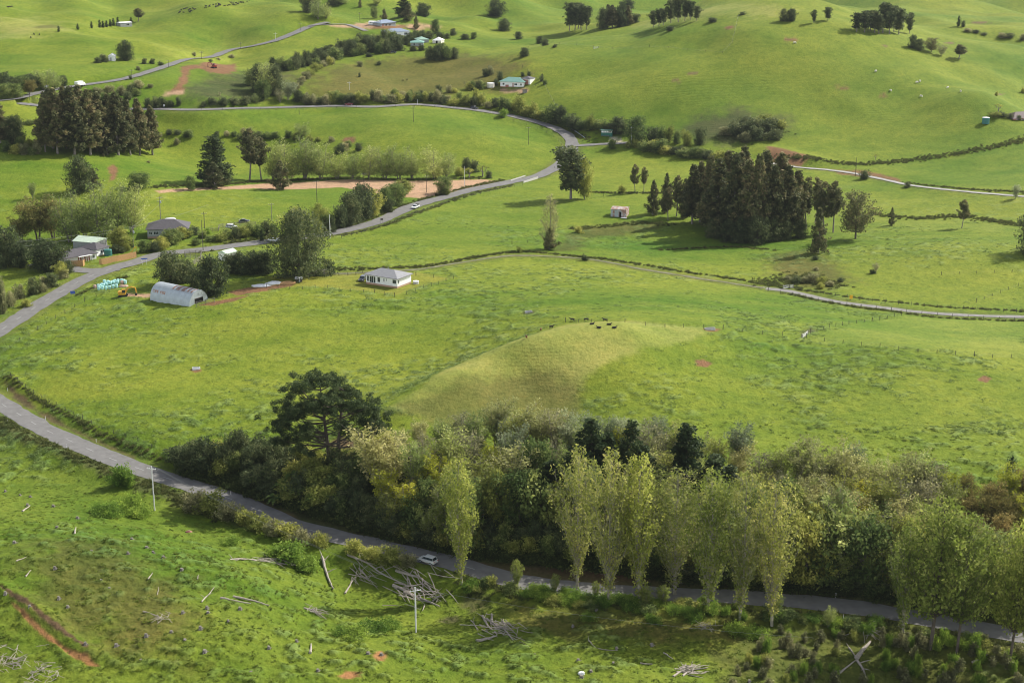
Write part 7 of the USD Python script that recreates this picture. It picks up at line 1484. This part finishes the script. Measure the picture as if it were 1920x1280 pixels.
# ------------------------------------------------------------------ grass clumps nobody could count
def tuft(seed, n, w, h, lean=0.3):
    g = np.random.default_rng(seed); v = []
    for k in range(n):
        a = g.random() * 6.283; r = w * math.sqrt(g.random()); b = np.array([math.cos(a) * r, math.sin(a) * r, -0.05]); hh = h * g.uniform(0.55, 1.15) * (1 - 0.5 * (r / w) ** 2)
        d = np.array([g.normal() * lean, g.normal() * lean, 1.0]) * hh; s = np.array([math.cos(a * 3), math.sin(a * 3), 0]) * g.uniform(0.05, 0.12)
        v += [b - s, b + s, b + d + s * 0.3, b + d - s * 0.3]
    return np.array(v), np.arange(4 * n).reshape(n, 4)
leaf_look('tuft_grass', (0.165, 0.235, 0.060), (0.230, 0.300, 0.120), 0.35)
leaf_look('tuft_sedge', (0.100, 0.120, 0.032), (0.165, 0.170, 0.060), 0.35)
def scatter(name, label, cat, mat, pts, seed, protos, smin, smax):
    g = np.random.default_rng(seed)
    pi = UsdGeom.PointInstancer.Define(stage, path_for(name)); base = pi.GetPath().pathString
    UsdGeom.Scope.Define(stage, base + '/kinds'); rel = pi.CreatePrototypesRel()
    for k, (v, f_) in enumerate(protos):
        m = vmesh(f'clump_{k:03d}' if k else 'clump', v, f_, mat, leaf_tint(v), parent=stage.GetPrimAtPath(base + '/kinds'), smooth=False); rel.AddTarget(m.GetPath())
    n = len(pts); s = g.uniform(smin, smax, n)
    pi.CreateProtoIndicesAttr(Vt.IntArray.FromNumpy(g.integers(0, len(protos), n).astype(np.int32)))
    pi.CreatePositionsAttr(Vt.Vec3fArray.FromNumpy(pts.astype(np.float32)))
    an = g.random(n) * np.pi
    pi.CreateOrientationsAttr(Vt.QuathArray([Gf.Quath(float(math.cos(a)), 0, 0, float(math.sin(a))) for a in an]))
    pi.CreateScalesAttr(Vt.Vec3fArray.FromNumpy(np.stack([s, s, s * g.uniform(0.7, 1.3, n)], 1).astype(np.float32)))
    tag(pi, label, cat, kind='stuff')
gg = np.random.default_rng(31)
i = gg.choice(RN * CN, 160000); u_ = np.abs(TX[i] / TY[i]) < 0.4
i = i[u_ & (TY[i] < 640) & (rd[i] > rhw[i] + 2.5) & (soil[i] < 0.2) & (rough[i] > 0.45)]
pw = 0.06 + 0.95 * np.clip((big[i] - 0.40) * 5, 0, 1) * np.clip((tn[i] - 0.42) * 6, 0, 1)
i = i[gg.random(len(i)) < pw]; i = i[TY[i] > 365][:15000]
pts = np.stack([TX[i] + gg.normal(size=len(i)) * 0.4, TY[i] + gg.normal(size=len(i)) * 0.5], 1); pts = np.c_[pts, gz(pts[:, 0], pts[:, 1])]
scatter('tall_grass', 'clumps of long seeding grass over the near paddocks', 'grass', 'tuft_grass', pts, 1, [tuft(k, 34, 0.9, 0.17, 1.3) for k in range(3)], 0.7, 1.5)
i = gg.choice(RN * CN, 200000); i = i[(np.abs(TX[i] / TY[i]) < 0.4) & (TY[i] < 372) & (rd[i] > rhw[i] + 2.5) & (soil[i] < 0.2)]
i = i[gg.random(len(i)) < 0.10 + 0.9 * np.clip((tn[i] - 0.45) * 5, 0, 1)][:13000]
pts = np.stack([TX[i] + gg.normal(size=len(i)) * 0.3, TY[i] + gg.normal(size=len(i)) * 0.4], 1); pts = np.c_[pts, gz(pts[:, 0], pts[:, 1])]
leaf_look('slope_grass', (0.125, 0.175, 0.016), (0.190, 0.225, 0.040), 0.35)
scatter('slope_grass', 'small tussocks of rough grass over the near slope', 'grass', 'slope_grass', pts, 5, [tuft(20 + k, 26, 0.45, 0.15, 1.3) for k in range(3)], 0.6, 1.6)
# rank growth along banks, drains and lanes
BANKS = [([(560, 512), (620, 508), (660, 507), (755, 502), (800, 499), (842, 492), (900, 482), (960, 474), (1000, 473), (1035, 477), (1090, 484), (1135, 488), (1210, 499), (1285, 511), (1360, 522), (1440, 535), (1500, 543)], 1.5, 0.9), ([(1500, 545), (1580, 556), (1680, 566), (1780, 577), (1930, 586)], 0.8, 0.55), ([(1470, 549), (1580, 569), (1680, 583), (1780, 596), (1930, 603)], 0.8, 0.5),
         ([(1640, 402), (1720, 410), (1800, 405), (1850, 412), (1930, 424)], 3.0, 1.1), ([(1460, 300), (1540, 307), (1620, 308), (1700, 300), (1780, 290), (1860, 276), (1930, 262)], 3.0, 1.3), ([(1700, 343), (1780, 351), (1860, 357), (1930, 361)], 1.5, 0.8), ([(1100, 360), (1160, 362), (1220, 362), (1290, 360)], 1.6, 1.0), ([(1080, 430), (1140, 424), (1200, 420), (1250, 422)], 2.5, 0.8), ([(1240, 468), (1300, 465), (1380, 462), (1450, 470)], 1.0, 0.7),
         ([(0, 795), (60, 818), (130, 846), (200, 880), (270, 910), (340, 936), (430, 970)], 3.2, 0.9), ([(15, 706), (60, 739), (120, 772), (180, 802), (250, 833), (310, 858)], 0.8, 0.45), ([(870, 1098), (985, 1108), (1160, 1126), (1335, 1140), (1477, 1148), (1640, 1170), (1815, 1200), (1930, 1226)], 4.0, 0.8), 
         ([(145, 552), (180, 540), (205, 532), (235, 522)], 1.0, 1.0), ([(620, 430), (700, 408), (760, 385), (800, 372), (870, 352), (940, 338)], 1.6, 0.7), ([(640, 442), (720, 424), (800, 394), (880, 366), (960, 348)], 1.6, 0.6), ([(960, 214), (1040, 236), (1100, 260)], 3.0, 1.0), ([(290, 352), (400, 346), (500, 338), (640, 334), (760, 337), (900, 333)], 2.5, 0.9), ([(380, 470), (430, 458), (480, 450), (540, 446)], 3.0, 1.2), ([(1380, 260), (1420, 250), (1450, 245)], 8.0, 1.0), ([(1440, 535), (1500, 520), (1560, 535)], 6.0, 0.7)]
ps = []
for pts_, wd, hh in BANKS:
    q = line_world(pts_); n = int(len(q) * 2.5 * max(3.5, wd * 2.0)); k = gg.integers(0, len(q), n)
    xy = q[k, :2] + gg.normal(size=(n, 2)) * np.array([wd, wd]) * 0.6; d_, _, h_ = road_d(xy[:, 0], xy[:, 1]); xy = xy[d_ > h_ + 0.5]
    ps.append(np.c_[xy, gz(xy[:, 0], xy[:, 1]) + 0.35 * (hh - 0.75)])
ps = np.vstack(ps)
scatter('rank_grass', 'rank dark grass and sedge along banks drains and lanes', 'grass', 'tuft_sedge', ps, 2, [tuft(10 + k, 34, 0.55, 0.6, 0.45) for k in range(3)], 0.6, 1.4)
# fern and weeds under the wood
w_ = []
for k in range(9000):
    a = gg.uniform(340, 1935); b0, b1 = (yi(TOP, a) + 6 if a > 700 else float(np.interp(a, [330, 400, 480, 560, 620, 700], [862, 850, 850, 860, 874, 880]))), yi(BANK, a) + 10
    w_.append((a, gg.uniform(b0, max(b1, b0 + 4))))
w_ = np.array(w_); wp = at(w_[:, 0], w_[:, 1]); wp[:, 2] = gz(wp[:, 0], wp[:, 1]); d_, _, h_ = road_d(wp[:, 0], wp[:, 1]); wp = wp[d_ > h_ + 0.8]
leaf_look('undergrowth_leaf', (0.060, 0.085, 0.020), (0.130, 0.150, 0.040), 0.3)
def fluff(seed):
    g = np.random.default_rng(seed); n = 90; c = g.normal(size=(n, 3)) * [0.6, 0.6, 0.35]; c[:, 2] = np.abs(c[:, 2]) + 0.1
    return leaf_quads(c, 0.34, g)
scatter('undergrowth', 'dense fern and weed undergrowth beneath the wood', 'undergrowth', 'undergrowth_leaf', wp, 3, [fluff(k) for k in range(3)], 0.8, 1.7)

# ------------------------------------------------------------------ air
hv, hf = box(-2600, 2600, -60, 4300, -60, 190)
look('haze', {'v': ('principled_volume', {'color': (0.86, 0.92, 1.0), 'density': HAZE, 'anisotropy': 0.3})}, [], None, volume='v.volume')
tag(obj('haze', (hv, hf), 'haze'), 'thin pale haze over the valley', 'haze', kind='stuff')
